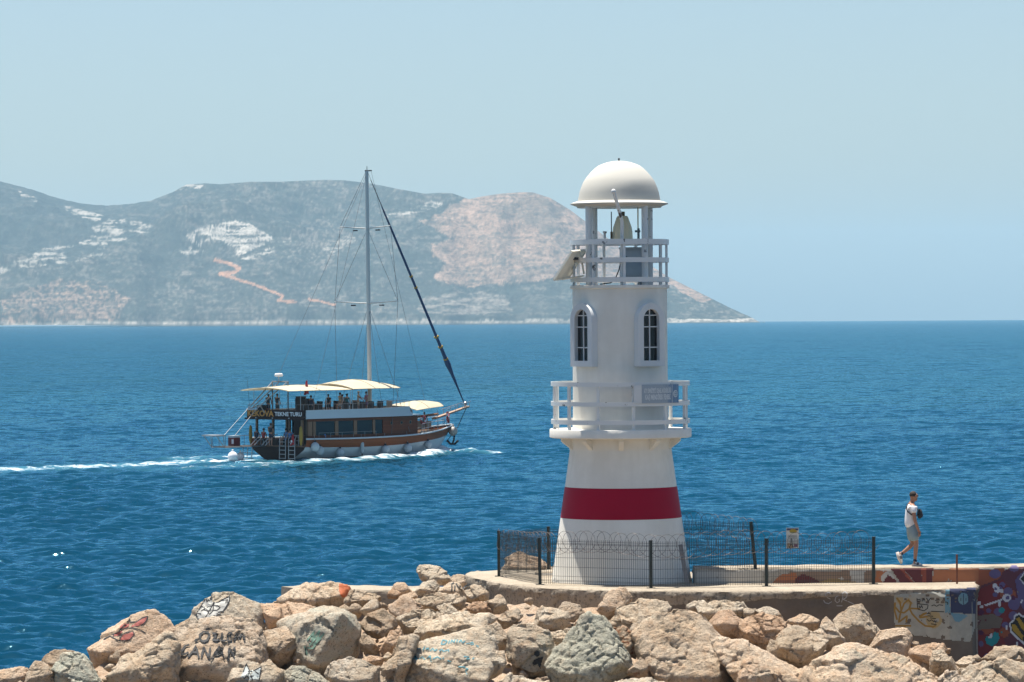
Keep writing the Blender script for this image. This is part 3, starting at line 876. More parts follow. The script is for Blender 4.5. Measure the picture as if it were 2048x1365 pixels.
# solar panel on the left of the upper gallery
A_, B_, C_ = P(1108.5, 560, 93.3), P(1144, 504, 93.35), P(1173, 501, 94.5)
D_ = A_ + (C_ - B_); n_ = (B_ - A_).cross(C_ - B_).normalized()
sp_ = empty("solar_panel", (A_ + D_) / 2, 0, "tilted solar panel seen from its cream back at the left of the upper gallery", "solar panel")
o0 = Vector(sp_.location)
q = [p - o0 for p in (A_, B_, C_, D_)]
if n_.y > 0: n_ = -n_
MB().prism(q, -n_ * 0.012).build("panel_back", M['panelback'], sp_)
MB().prism([p - n_ * 0.014 for p in q], -n_ * 0.016).build("panel_cells", M['panelface'], sp_)
mb = MB()
for i in range(4): mb.bar(q[i] - n_ * .01, q[(i + 1) % 4] - n_ * .01, 0.035, 0.05, n_)
mb.build("panel_frame", M['panelback'], sp_)
cc = (q[1] + q[2]) * 0.5 * 0.75 + (q[0] + q[3]) * .5 * .25
MB().box(cc + n_ * 0.03, (0.13, 0.09, 0.06)).build("junction_box", M['dark'], sp_)
MB().tube([(q[1] + q[2]) / 2 + n_ * .02, P(1168, 548, 94.0) - o0], 0.022, 6).tube([(q[0] + q[3]) / 2 + n_ * .02, P(1168, 552, 94.0) - o0], 0.022, 6).build("bracket", M['panelback'], sp_, True)

# ------------------------------------------------------------------ lettering
def text_mesh(txt, size, bold=0.0, space=1.0):
    """flat text as (verts, faces), centred, in its own x/y plane"""
    cu = bpy.data.curves.new("txt", 'FONT'); cu.body = txt; cu.size = size; cu.align_x = 'CENTER'; cu.align_y = 'CENTER'
    cu.offset = bold; cu.space_character = space; cu.resolution_u = 3
    ob = bpy.data.objects.new("txt", cu); COL.objects.link(ob)
    dg = bpy.context.evaluated_depsgraph_get(); dg.update()
    me = bpy.data.meshes.new_from_object(ob.evaluated_get(dg))
    vs = [v.co.copy() for v in me.vertices]; fs = [tuple(p.vertices) for p in me.polygons]
    bpy.data.objects.remove(ob); bpy.data.curves.remove(cu); bpy.data.meshes.remove(me)
    return vs, fs

def sign_blue():
    """weathered blue: bleached to grey towards its left end"""
    mt, nt, b = new_mat("faded_blue"); co = objco(nt)
    sx = nt.nodes.new("ShaderNodeSeparateXYZ"); nt.links.new(co, sx.inputs[0])
    n = noise(nt, 5, 5, 0.65, stretch(nt, co, (6, 6, 0.5)))
    f = mth(nt, 'ADD', mth(nt, 'MULTIPLY', mth(nt, 'SUBTRACT', sx.outputs[0], 0.98), 1.3), mth(nt, 'MULTIPLY', mth(nt, 'SUBTRACT', n, 0.5), 1.3))
    nt.links.new(mixc(nt, ramp(nt, f, [(-0.0, 0.25), (0.55, 1.0)]), (0.42, 0.46, 0.48), (0.02, 0.11, 0.26)), b.inputs["Base Color"])
    b.inputs["Roughness"].default_value = 0.5
    return mt
RSN = tr(141)
def curved(mb, u0, u1, z0, z1, r, n=14):
    rows = [[(r * math.sin(u0 + (u1 - u0) * k / n), -r * math.cos(u0 + (u1 - u0) * k / n), z) for k in range(n + 1)] for z in (z0, z1)]
    return mb.grid(rows)
sg = empty("gallery_sign", TB, 0, "faded blue and white name sign bent along the lower gallery railing", "sign")
a0, a1 = math.asin(38.5 / 141), math.asin(113 / 141)
MB().band(RSN - 0.006, RSN, tz(804.5), tz(768), 20, a0, a1).build("sign_board", sign_blue(), sg, True)
MB().band(RSN - 0.006, RSN - 0.001, tz(804.5), tz(768), 8, math.asin(23 / 141), a0 - 0.004).build("blank_board", M['winframe'], sg, True)
wht = flat("sign_white", (0.62, 0.65, 0.66), 0.5, 0.3, 9)
for txt, yc, size in (("KIYI EMNİYETİ GENEL MÜDÜRLÜĞÜ", 780.5, 0.135), ("KAŞ MENDİREK FENERİ", 793, 0.15)):
    vs, fs = text_mesh(txt, size, 0.006)
    w = max(v.x for v in vs) - min(v.x for v in vs)
    aw = a1 - a0
    span_ = RSN * aw * 0.70; k = span_ / w if yc < 790 else span_ * 0.93 / w
    am = a0 + aw * 0.40
    MB().add([((RSN + 0.004) * math.sin(am + v.x * k / RSN), -(RSN + 0.004) * math.cos(am + v.x * k / RSN), tz(yc) + v.y * 1.05) for v in vs], fs).build("lettering", wht, sg, fix=False)
am = a0 + (a1 - a0) * 0.885
mb = MB(); nseg = 28; cv = [((RSN + 0.004) * math.sin(am), -(RSN + 0.004) * math.cos(am), tz(786.5))]
for k in range(nseg):
    q_ = 2 * math.pi * k / nseg; aa = am + 0.082 * math.cos(q_) / RSN; cv.append(((RSN + 0.004) * math.sin(aa), -(RSN + 0.004) * math.cos(aa), tz(786.5) + 0.085 * math.sin(q_)))
mb.add(cv, [(0, 1 + k, 1 + (k + 1) % nseg) for k in range(nseg)]).build("emblem", wht, sg)
mb = MB()
for q_ in range(8):
    t_ = q_ * math.pi / 4
    aa = am + 0.05 * math.cos(t_) / RSN; p_ = Vector(((RSN + 0.007) * math.sin(aa), -(RSN + 0.007) * math.cos(aa), tz(786.5) + 0.05 * math.sin(t_)))
    mb.sphere(p_, 0.013, 8, (1, .3, 1))
mb.sphere(((RSN + 0.007) * math.sin(am), -(RSN + 0.007) * math.cos(am), tz(786.5)), 0.02, 8, (1, .3, 1))
mb.build("emblem_mark", flat("emblem_blue", (0.10, 0.2, 0.3)), sg)
al = am - 0.115 / RSN
MB().band(RSN + 0.002, RSN + 0.004, tz(804), tz(769), 1, al - 0.003, al + 0.003).build("divider", wht, sg)

# ------------------------------------------------------------------ platform, walls
def resample(pts, step):
    out = [Vector(pts[0])]
    for a, b in zip(pts[:-1], pts[1:]):
        a = Vector(a); b = Vector(b); n = max(1, int((b - a).length / step))
        for k in range(1, n + 1): out.append(a.lerp(b, k / n))
    return out

FRONT = [(1953, 1166), (1953, 1171), (1945, 1174), (1900, 1176.5), (1850, 1177), (1700, 1180), (1550, 1181.5), (1400, 1182), (1243, 1180.5), (1150, 1178), (1075, 1174), (1010, 1167), (965, 1158), (936, 1151), (931, 1147), (938, 1143.5), (975, 1141.5), (1010, 1139)]
def build_platform():
    edge = [onz(x, y, ZP) for x, y in FRONT]
    back = [onz(1000, 1136, ZP) + Vector((0.5, 1.0, 0)), onz(1100, 1133, ZP), P(1385, 1160, 97.5), P(1385, 1160, 93.35), P(1953, 1160, 93.35)]
    for p in back: p.z = ZP
    e = resample(edge, 0.10)
    n = len(e); V = np.array([tuple(p) for p in e])
    T = np.gradient(V[:, :2], axis=0); T /= np.linalg.norm(T, axis=1)[:, None] + 1e-9
    N = np.stack([T[:, 1], -T[:, 0]], 1)
    c = np.array([TB.x, TB.y]); sgn = np.sign(np.einsum('ij,ij->i', N, V[:, :2] - c)); sgn[V[:, 0] > TB.x + 2] = np.sign(-N[V[:, 0] > TB.x + 2][:, 1])
    N = N * sgn[:, None]
    N[0] = (1, 0); N[1] = (1, 0); N[2] = (1, 0)
    depth = [0, 0.03, 0.07, 0.13, 0.2, 0.28, 0.36, 0.45, 0.55, 0.7, 0.9, 1.1, 1.4, 1.7, 2.05, 2.4]
    outw = [-0.05, 0.0, 0.02, 0.025, 0.015, 0.0, -0.01, -0.015, -0.02, -0.02, -0.02, -0.02, -0.01, 0, 0.01, 0.02]
    rows = []
    for d, w in zip(depth, outw):
        q = np.stack([V[:, 0], V[:, 1], np.full(n, ZP - d)], 1)
        rough = 0.085 if 0.05 < d < 0.34 else (0.012 if d > 0 else 0.01)
        nz = fbm(q * np.array([5.0, 5.0, 7.0]), 5, 91, .6) + 0.6 * fbm(q * 0.9, 2, 95)
        o = w + rough * nz
        q[:, :2] += N * o[:, None]
        q[:, 2] += 0.014 * fbm(q * np.array([2.0, 2.0, 1]), 3, 99) * (d < 0.1)
        rows.append(q)
    vs = np.concatenate(rows).tolist(); mb = MB()
    mb.v = [tuple(p) for p in vs]
    for i in range(len(depth) - 1):
        for j in range(n - 1):
            mb.f.append([i * n + j, (i + 1) * n + j, (i + 1) * n + j + 1, i * n + j + 1])
            mb.mi.append(0 if depth[i] < 0.03 else 1)
    o = len(mb.v)
    mb.f.append(list(range(n)) + [o + k for k in range(len(back))][::1]); mb.mi.append(0)
    mb.v += [tuple(p) for p in back]
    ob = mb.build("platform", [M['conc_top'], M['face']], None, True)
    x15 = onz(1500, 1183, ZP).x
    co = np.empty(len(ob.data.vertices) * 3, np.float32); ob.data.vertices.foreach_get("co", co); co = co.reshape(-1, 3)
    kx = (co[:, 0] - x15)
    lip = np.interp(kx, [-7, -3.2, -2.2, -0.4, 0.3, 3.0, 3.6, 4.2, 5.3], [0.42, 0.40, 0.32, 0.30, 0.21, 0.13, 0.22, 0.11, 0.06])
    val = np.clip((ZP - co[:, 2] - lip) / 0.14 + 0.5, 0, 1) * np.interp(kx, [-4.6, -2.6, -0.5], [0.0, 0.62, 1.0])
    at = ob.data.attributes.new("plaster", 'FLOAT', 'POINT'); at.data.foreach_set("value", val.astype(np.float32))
    tag(ob, kind="structure")
    return ob
PLAT = build_platform()

def wall_run(name, pts, zt, zb, thick, mats, step=0.14):
    """wall with a rough top edge along pts (front foot line), thick metres deep, away from the camera"""
    e = resample(pts, step); n = len(e); V = np.array([tuple(p) for p in e])
    T = np.gradient(V[:, :2], axis=0); T /= np.linalg.norm(T, axis=1)[:, None]
    N = np.stack([-T[:, 1], T[:, 0]], 1); N *= np.sign(N[:, 1])[:, None]
    secs = [(0.0, zb), (0.0, (zb + zt) / 2), (0.0, zt - 0.3), (0.0, zt - 0.12), (0.005, zt - 0.04), (0.04, zt), (thick * 0.4, zt), (thick * 0.7, zt), (thick - 0.04, zt), (thick, zt - 0.05), (thick, zb)]
    mb = MB()
    for w, z in secs:
        q = np.stack([V[:, 0] + N[:, 0] * w, V[:, 1] + N[:, 1] * w, np.full(n, z)], 1)
        nz = fbm(q * 2.6, 4, 7)
        q[:, 2] += 0.03 * nz * (z > zt - 0.2) + 0.02 * fbm(q * 0.7, 2, 17) * (z > zt - 0.2); q[:, 1] -= 0.012 * fbm(q * 3.3, 3, 12)
        mb.v += [tuple(p) for p in q]
    for i in range(len(secs) - 1):
        for j in range(n - 1):
            mb.f.append([i * n + j, i * n + j + 1, (i + 1) * n + j + 1, (i + 1) * n + j]); mb.mi.append(0 if i < 4 else 1)
    mb.f.append([i * n for i in range(len(secs))]); mb.mi.append(0); mb.f.append([i * n + n - 1 for i in range(len(secs))][::-1]); mb.mi.append(0)
    return mb.build(name, mats, None, True)

wpts = [P(1390, 1150, 93.25), P(1530, 1150, 93.25), P(1850, 1150, 93.1), P(2150, 1150, 93.6), P(2900, 1150, 95.0)]
ZB = ZP - 2.6
WALL = wall_run("harbour_wall", wpts, ZW, ZB, 1.15, [M['wallgrey'], M['conc_top']])
tag(WALL, "long concrete harbour wall painted with graffiti murals behind the lighthouse platform", "wall")
lp = [P(1070, 1150, 96.8), P(1150, 1150, 96.2)]
w2 = wall_run("low_wall", lp, P(1095, 1144, 96.5).z, ZP - 0.5, 0.8, [M['wallgrey'], M['conc_top']])
tag(w2, "short pale concrete wall end left of the lighthouse foot behind the fence", "wall")
zl = P(750, 1180, 95.0).z
cl = wall_run("concrete_ledge", [onz(600, 1180, zl), onz(650, 1178.5, zl), onz(860, 1183.5, zl)], zl, zl - 1.6, 1.6, [M['conc'], M['conc_top']])
tag(cl, "flat concrete ledge behind the boulders left of the platform", "ledge")

# ------------------------------------------------------------------ paint on surfaces: thin layers draped over what they are sprayed on
BVH = {}
def bvh_of(ob):
    if ob.name not in BVH:
        mw = Matrix.Translation(ob.location) if ob.parent is None else ob.matrix_world
        BVH[ob.name] = BVHTree.FromPolygons([mw @ v.co for v in ob.data.vertices], [tuple(p.vertices) for p in ob.data.polygons])
    return BVH[ob.name]

def hit(ob, x, y):
    r = ray(x, y).normalized()
    h = bvh_of(ob).ray_cast(CAM, r)
    if h[0] is None: return None
    n = h[1]
    if n.dot(r) > 0: n = -n
    return h[0], n

def strokes(mb, ob, lines, w=2.6, lift=0.008):
    """ribbons w photo pixels wide along pixel polylines, laid on the surface of ob"""
    for ln in lines:
        pts = []
        for (xa, ya), (xb, yb) in zip(ln[:-1], ln[1:]):
            n = max(1, int(math.hypot(xb - xa, yb - ya) / 2.0))
            for k in range(n): pts.append((xa + (xb - xa) * k / n, ya + (yb - ya) * k / n))
        pts.append(ln[-1])
        prev = None
        for i, (x, y) in enumerate(pts):
            xa, ya = pts[max(0, i - 1)]; xb, yb = pts[min(len(pts) - 1, i + 1)]
            L = math.hypot(xb - xa, yb - ya) or 1
            nx, ny = -(yb - ya) / L * w / 2, (xb - xa) / L * w / 2
            h1, h2 = hit(ob, x + nx, y + ny), hit(ob, x - nx, y - ny)
            if h1 and h2 and (h1[0] - h2[0]).length < 0.6:
                cur = (h1[0] + h1[1] * lift, h2[0] + h2[1] * lift)
                if prev and (prev[0] - cur[0]).length < 0.6: mb.add([prev[0], prev[1], cur[1], cur[0]], [(0, 1, 2, 3)])
                prev = cur
            else: prev = None

def patch(mb, ob, poly, lift=0.004, step=2.5, holes=0.0, seed=1):
    """paint area bounded by a pixel polygon, laid on the surface of ob; holes = share flaked away"""
    xs = [p[0] for p in poly]; ys = [p[1] for p in poly]
    gx = np.arange(min(xs), max(xs) + step, step); gy = np.arange(min(ys), max(ys) + step, step)
    cx, cy = np.meshgrid((gx[:-1] + gx[1:]) / 2, (gy[:-1] + gy[1:]) / 2, indexing='ij')
    ok = inpoly(cx, cy, poly)
    if holes > 0:
        nz = fbm(np.stack([cx.ravel() * 0.07, cy.ravel() * 0.07, np.full(cx.size, seed * 3.3)], 1), 4, seed).reshape(cx.shape)
        ok &= nz > (holes * 2 - 1) * 0.6
    cache = {}
    def vert(i, j):
        if (i, j) not in cache:
            h = hit(ob, gx[i], gy[j])
            cache[(i, j)] = None if h is None else h[0] + h[1] * lift
        return cache[(i, j)]
    ids = {}
    for i, j in zip(*np.nonzero(ok)):
        q = [vert(i, j), vert(i + 1, j), vert(i + 1, j + 1), vert(i, j + 1)]
        if any(p is None for p in q): continue
        if max((q[0] - q[2]).length, (q[1] - q[3]).length) > 0.35: continue
        mb.add(q, [(0, 1, 2, 3)])

def ell(cx, cy, rx, ry, n=18, rot=0.0):
    c, s_ = math.cos(rot), math.sin(rot)
    return [(cx + rx * math.cos(t) * c - ry * math.sin(t) * s_, cy + rx * math.cos(t) * s_ + ry * math.sin(t) * c) for t in (2 * math.pi * k / n for k in range(n))]

PAINT = {}
def paint(name, col, **k):
    if name not in PAINT: PAINT[name] = flat("paint_" + name, col, **k)
    return PAINT[name]

# painted panel and tags on the platform face
def platform_paint():
    ob = PLAT
    whitewash = paint("whitewash", (0.30, 0.295, 0.25), var=0.35, scale=5)
    mb = MB(); patch(mb, ob, [(1789, 1190), (1820, 1187), (1890, 1183), (1950, 1180), (1952, 1250), (1945, 1270), (1940, 1284), (1892, 1280), (1840, 1272), (1790, 1268), (1788, 1225)], 0.004, 2.0, 0.12, 3)
    mb.build("whitewash_panel", whitewash, ob)
    mb = MB(); patch(mb, ob, [(1899, 1179), (1951, 1176), (1952, 1228), (1925, 1227), (1902, 1225)], 0.008, 2.0)
    mb.build("navy_square", paint("navy", (0.028, 0.032, 0.075)), ob)
    mb = MB(); patch(mb, ob, ell(1926, 1198, 10, 12), 0.012, 1.5)
    patch(mb, ob, [(1890, 1180), (1899, 1180), (1900, 1225), (1893, 1230), (1890, 1225)], 0.008, 1.5, 0.3, 5)
    patch(mb, ob, [(1900, 1226), (1926, 1229), (1935, 1232), (1915, 1247), (1908, 1240)], 0.010, 1.5, 0.2, 6)
    mb.build("pale_blue_paint", paint("pale_blue", (0.12, 0.24, 0.30)), ob)
    mb = MB(); strokes(mb, ob, [[(1926, 1188), (1926, 1212)], [(1921, 1196), (1921, 1202)], [(1931, 1196), (1931, 1202)]], 1.4, 0.016)
    mb.build("face_lines", paint("navy", None), ob)
    yel = [[(1793, 1196), (1800, 1205), (1802, 1220), (1797, 1245), (1810, 1235), (1814, 1232), (1812, 1245)], [(1802, 1222), (1808, 1207), (1816, 1200), (1822, 1206), (1818, 1218), (1808, 1226), (1798, 1224), (1790, 1214)],
           [(1790, 1205), (1789, 1222), (1794, 1240)], [(1818, 1216), (1824, 1228), (1838, 1243), (1850, 1252), (1866, 1254), (1872, 1251)], [(1818, 1217), (1840, 1218)], [(1838, 1235), (1845, 1229), (1853, 1226), (1842, 1232), (1840, 1236), (1855, 1233)],
           [(1790, 1252), (1822, 1252)], [(1808, 1252), (1814, 1266)]]
    mb = MB(); strokes(mb, ob, yel, 3.6, 0.010); mb.build("ochre_tag", paint("ochre", (0.26, 0.15, 0.03)), ob)
    mb = MB()
    patch(mb, ob, ell(1817, 1203, 11, 7), 0.006, 2, 0.35, 8); patch(mb, ob, ell(1868, 1240, 16, 17), 0.006, 2, 0.45, 9); patch(mb, ob, ell(1799, 1200, 7, 9), 0.006, 2, 0.4, 10)
    mb.build("ochre_haze", paint("ochre_pale", (0.33, 0.25, 0.12)), ob)
    blk = [[(1834, 1197), (1834, 1203), (1842, 1202)], [(1834, 1200), (1841, 1199)], [(1844, 1203), (1848, 1197), (1850, 1203)], [(1853, 1196), (1856, 1203), (1862, 1196)], [(1870, 1201), (1880, 1200)],
           [(1834, 1208), (1856, 1210), (1855, 1217), (1848, 1222), (1836, 1219), (1834, 1208)], [(1838, 1212), (1840, 1217), (1843, 1211), (1845, 1217)], [(1863, 1212), (1868, 1210), (1873, 1213), (1878, 1210), (1886, 1211)],
           [(1862, 1223), (1888, 1224)], [(1853, 1228), (1858, 1227), (1862, 1229)], [(1855, 1232), (1866, 1233)], [(1860, 1236), (1872, 1238)], [(1854, 1239), (1858, 1243), (1863, 1240), (1868, 1244), (1874, 1242)], [(1862, 1248), (1873, 1250)], [(1890, 1204), (1895, 1205), (1895, 1210)]]
    mb = MB(); strokes(mb, ob, blk, 1.6, 0.012); mb.build("black_scribble", paint("black", (0.015, 0.015, 0.016)), ob)
    scr = [[(1662, 1188), (1657, 1185), (1651, 1188), (1652, 1194), (1660, 1198), (1663, 1204), (1657, 1208), (1650, 1206), (1647, 1201)], [(1677, 1192), (1672, 1194), (1670, 1201), (1674, 1206), (1679, 1203), (1678, 1198)],
           [(1683, 1205), (1686, 1195), (1684, 1188), (1690, 1184), (1695, 1188), (1692, 1196), (1686, 1199), (1696, 1203), (1708, 1209)], [(1673, 1212), (1685, 1212)]]
    mb = MB(); strokes(mb, ob, scr, 1.7, 0.006); mb.build("grey_tag", paint("chalk", (0.30, 0.29, 0.28)), ob)
platform_paint()

def wall_mural():
    ob = WALL
    jobs = [("grey_ground", "stone_grey", (0.50, 0.475, 0.43), [[(1392, 1146), (1525, 1142), (1522, 1175), (1392, 1175)]], 0.002, 0.0),
            ("brown_ground", "earth", (0.22, 0.15, 0.11), [[(1580, 1144), (1760, 1141), (1760, 1175), (1540, 1175)]], 0.003, 0.0),
            ("orange_ground", "orange", (0.34, 0.125, 0.055), [[(1868, 1139), (1958, 1137), (1962, 1175), (1862, 1175)], [(1545, 1165), (1562, 1150), (1590, 1146), (1600, 1160), (1590, 1175), (1540, 1175)], [(1752, 1143), (1775, 1142), (1765, 1175), (1750, 1175)]], 0.005, 0.05),
            ("white_ground", "dull_white", (0.42, 0.41, 0.39), [[(1700, 1143), (1730, 1142), (1728, 1172), (1705, 1175)], [(1674, 1160), (1684, 1154), (1690, 1166), (1678, 1172)], [(1762, 1152), (1772, 1144), (1782, 1146), (1792, 1160), (1788, 1163), (1776, 1150), (1764, 1168)]], 0.006, 0.1),
            ("yellow_ground", "mustard", (0.30, 0.2, 0.08), [[(1634, 1166), (1660, 1158), (1690, 1160), (1720, 1166), (1720, 1175), (1640, 1175)]], 0.007, 0.2),
            ("maroon_shape", "maroon", (0.095, 0.018, 0.022), [[(1591, 1175), (1592, 1158), (1598, 1151), (1608, 1149), (1625, 1155), (1640, 1164), (1655, 1172), (1660, 1178), (1591, 1178)]], 0.008, 0.0),
            ("maroon_stripes", "maroon", None, [[(1766, 1166), (1776, 1150), (1790, 1160), (1800, 1172), (1764, 1175)], [(1782, 1138), (1800, 1138), (1832, 1175), (1806, 1175)], [(1806, 1138), (1842, 1137), (1846, 1175), (1836, 1175), (1822, 1155)], [(1850, 1137), (1866, 1137), (1862, 1175), (1846, 1175)]], 0.008, 0.04),
            ("red_stripes", "brick_red", (0.22, 0.05, 0.03), [[(1800, 1138), (1806, 1138), (1836, 1175), (1830, 1175)], [(1842, 1137), (1852, 1137), (1854, 1175), (1846, 1175)]], 0.010, 0.05)]
    # right end: a busy wildstyle piece reaching down to the boulders
    rp = [("purple_ground", "deep_purple", (0.105, 0.030, 0.045), [[(1956, 1175), (1990, 1150), (2020, 1136), (2070, 1134), (2075, 1330), (1957, 1325)]], 0.004, 0.03),
          ("red_ground", "crimson", (0.17, 0.022, 0.025), [[(1955, 1180), (2005, 1160), (2032, 1190), (2020, 1240), (1990, 1270), (1956, 1235)], [(1956, 1260), (2000, 1258), (2012, 1290), (1985, 1322), (1956, 1320)]], 0.007, 0.12),
          ("orange_blots", "rust_orange", (0.27, 0.075, 0.035), [[(1957, 1140), (2010, 1137), (1998, 1158), (1957, 1174)], ell(2016, 1190, 16, 12), ell(1974, 1262, 15, 6), ell(2008, 1265, 10, 10)], 0.009, 0.1),
          ("brown_blot", "taupe", (0.15, 0.12, 0.095), [[(1955, 1232), (1985, 1228), (2005, 1238), (2000, 1256), (1956, 1260)]], 0.011, 0.1),
          ("violet_dots", "violet", (0.11, 0.085, 0.19), [ell(1990, 1148, 12, 9), ell(2016, 1184, 9, 9), ell(2028, 1208, 12, 13), ell(1996, 1224, 9, 8), ell(1977, 1222, 5, 5), ell(2026, 1232, 9, 9), ell(1962, 1288, 5, 6), ell(2010, 1250, 7, 6), ell(1990, 1190, 5, 5), ell(2000, 1303, 12, 6), ell(1975, 1312, 8, 5), ell(2004, 1170, 6, 6), ell(2028, 1138, 9, 6)], 0.013, 0.0),
          ("violet_sweep", "lilac", (0.105, 0.085, 0.19), [[(2030, 1160), (2040, 1148), (2060, 1136), (2075, 1136), (2075, 1230), (2052, 1228), (2036, 1200)]], 0.012, 0.04),
          ("plum_dots", "plum", (0.075, 0.014, 0.055), [ell(1962, 1225, 6, 6), ell(2006, 1200, 6, 6), ell(2026, 1196, 5, 5), ell(1962, 1266, 5, 5), ell(1992, 1177, 4, 5), ell(2002, 1175, 4, 5), ell(2040, 1272, 8, 18)], 0.014, 0.0),
          ("teal_dots", "teal", (0.015, 0.235, 0.26), [ell(2003, 1221, 6, 6), [(1970, 1277), (1974, 1272), (1984, 1274), (1988, 1264), (1996, 1266), (1999, 1276), (1994, 1286), (1984, 1293), (1972, 1288)], ell(2003, 1265, 2, 2)], 0.016, 0.0),
          ("white_splash", "bright_white", (0.56, 0.57, 0.60), [ell(1990, 1173, 5, 6), ell(1996, 1180, 8, 6), ell(2003, 1182, 4, 5), ell(2013, 1196, 9, 8), ell(1958, 1207, 4, 4), ell(1963, 1214, 4, 3), ell(1999, 1208, 3, 6), ell(1982, 1271, 3, 4), ell(1980, 1275, 4, 2), [(1968, 1210), (1985, 1204), (2004, 1198), (2004, 1201), (1986, 1208), (1970, 1213)], ell(2043, 1203, 2, 4, rot=.6), ell(2013, 1256, 2, 5), ell(2034, 1288, 2, 4)], 0.017, 0.0),
          ("violet_cores", "violet", None, [ell(2015, 1196, 4, 4), ell(1991, 1178, 2.5, 3), ell(2001, 1176, 2.5, 3)], 0.020, 0.0),
          ("letter_outline", "bright_white", None, [[(2018, 1246), (2026, 1240), (2028, 1230), (2038, 1226), (2046, 1232), (2054, 1228), (2075, 1226), (2075, 1300), (2050, 1292), (2036, 1280), (2020, 1264)], [(2038, 1158), (2052, 1138), (2075, 1136), (2075, 1180), (2056, 1180)]], 0.018, 0.0),
          ("letter_shadow", "black", None, [[(2021, 1247), (2028, 1243), (2031, 1233), (2038, 1230), (2046, 1236), (2054, 1232), (2075, 1230), (2075, 1295), (2051, 1287), (2038, 1277), (2023, 1262)], [(2041, 1158), (2053, 1142), (2075, 1140), (2075, 1176), (2057, 1176)]], 0.021, 0.0),
          ("letter_fill", "letter_yellow", (0.36, 0.225, 0.025), [[(2023, 1250), (2030, 1249), (2046, 1272), (2044, 1281), (2036, 1272), (2024, 1259)], [(2032, 1238), (2038, 1235), (2052, 1256), (2050, 1264), (2042, 1256)], [(2050, 1238), (2070, 1236), (2070, 1260), (2060, 1258)]], 0.024, 0.0)]
    for nm, pn, col, polys, lift, holes in jobs + rp:
        mt = paint(pn, col) if col else PAINT["paint" if False else pn]
        mb = MB()
        for k, pl in enumerate(polys): patch(mb, ob, pl, lift, 1.8 if lift > 0.01 else 2.6, holes, k + 2)
        if mb.f: mb.build(nm, mt, ob)
wall_mural()
# ------------------------------------------------------------------ boulders of the breakwater
def rock_material():
    mt, nt, b = new_mat("limestone"); geo = nt.nodes.new("ShaderNodeNewGeometry"); co = geo.outputs["Position"]
    def oat(n):
        a = nt.nodes.new("ShaderNodeAttribute"); a.attribute_type = 'OBJECT'; a.attribute_name = n; return a.outputs["Fac"]
    tintv, green, rust = oat("tint"), oat("green"), oat("rust")
    n = noise(nt, 0.9, 6, 0.62, co); m_ = noise(nt, 5.5, 6, 0.68, co); f = noise(nt, 26, 5, 0.72, co); w = noise(nt, 2.2, 6, 0.7, co, 0.7)
    c = mixc(nt, ramp(nt, n, [(0.32, 0.0), (0.68, 1.0)]), (0.62, 0.515, 0.385), (0.73, 0.66, 0.55))
    c = mixc(nt, ramp(nt, m_, [(0.46, 0.0), (0.66, 0.55)]), c, (0.56, 0.38, 0.24))
    c = mixc(nt, mth(nt, 'MULTIPLY', tintv, ramp(nt, w, [(0.30, 0.25), (0.62, 1.0)])), c, (0.27, 0.16, 0.09))
    # weathered grey-green skin
    gm = ramp(nt, mth(nt, 'ADD', w, mth(nt, 'MULTIPLY', mth(nt, 'SUBTRACT', green, 0.5), 0.9)), [(0.50, 0.0), (0.74, 0.9)])
    c = mixc(nt, mth(nt, 'MULTIPLY', gm, mth(nt, 'GREATER_THAN', green, 0.02)), c, mixc(nt, m_, (0.45, 0.475, 0.395), (0.63, 0.64, 0.55)))
    rm = ramp(nt, mth(nt, 'ADD', m_, mth(nt, 'MULTIPLY', mth(nt, 'SUBTRACT', rust, 0.5), 0.9)), [(0.5, 0.0), (0.62, 0.9)])
    c = mixc(nt, mth(nt, 'MULTIPLY', rm, mth(nt, 'GREATER_THAN', rust, 0.02)), c, (0.30, 0.125, 0.06))
    # lichen and pits
    c = mixc(nt, ramp(nt, f, [(0.36, 0.75), (0.45, 0.0)]), c, (0.13, 0.10, 0.075))
    c = mixc(nt, ramp(nt, noise(nt, 9, 4, 0.75, co), [(0.60, 0.0), (0.70, 0.5)]), c, (0.19, 0.175, 0.15))
    oi = nt.nodes.new("ShaderNodeObjectInfo")
    c = mixc(nt, 1.0, c, ramp(nt, oi.outputs["Random"], [(0.0, (0.86, 0.80, 0.74)), (0.35, (1.0, 0.96, 0.90)), (0.6, (1.04, 0.87, 0.76)), (0.8, (0.92, 0.92, 0.90)), (1.0, (1.05, 1.0, 0.93))]), 'MULTIPLY')
    nt.links.new(c, b.inputs["Base Color"]); b.inputs["Roughness"].default_value = 0.95; b.inputs["Specular IOR Level"].default_value = 0.15
    b0 = bump(nt, None, m_, 0.9, 0.16); b1 = bump(nt, None, noise(nt, 11, 5, 0.7, stretch(nt, co, (1, 1, 2.2)), 0.5), 0.9, 0.07, b0); bump(nt, b, f, 0.8, 0.03, b1)
    return mt
M['rock'] = rock_material()

def rock_depth(y):
    return float(np.interp(y, [1100, 1170, 1200, 1260, 1310, 1370, 1450], [92.5, 91.2, 90.2, 88.3, 86.8, 85.2, 83.2]))

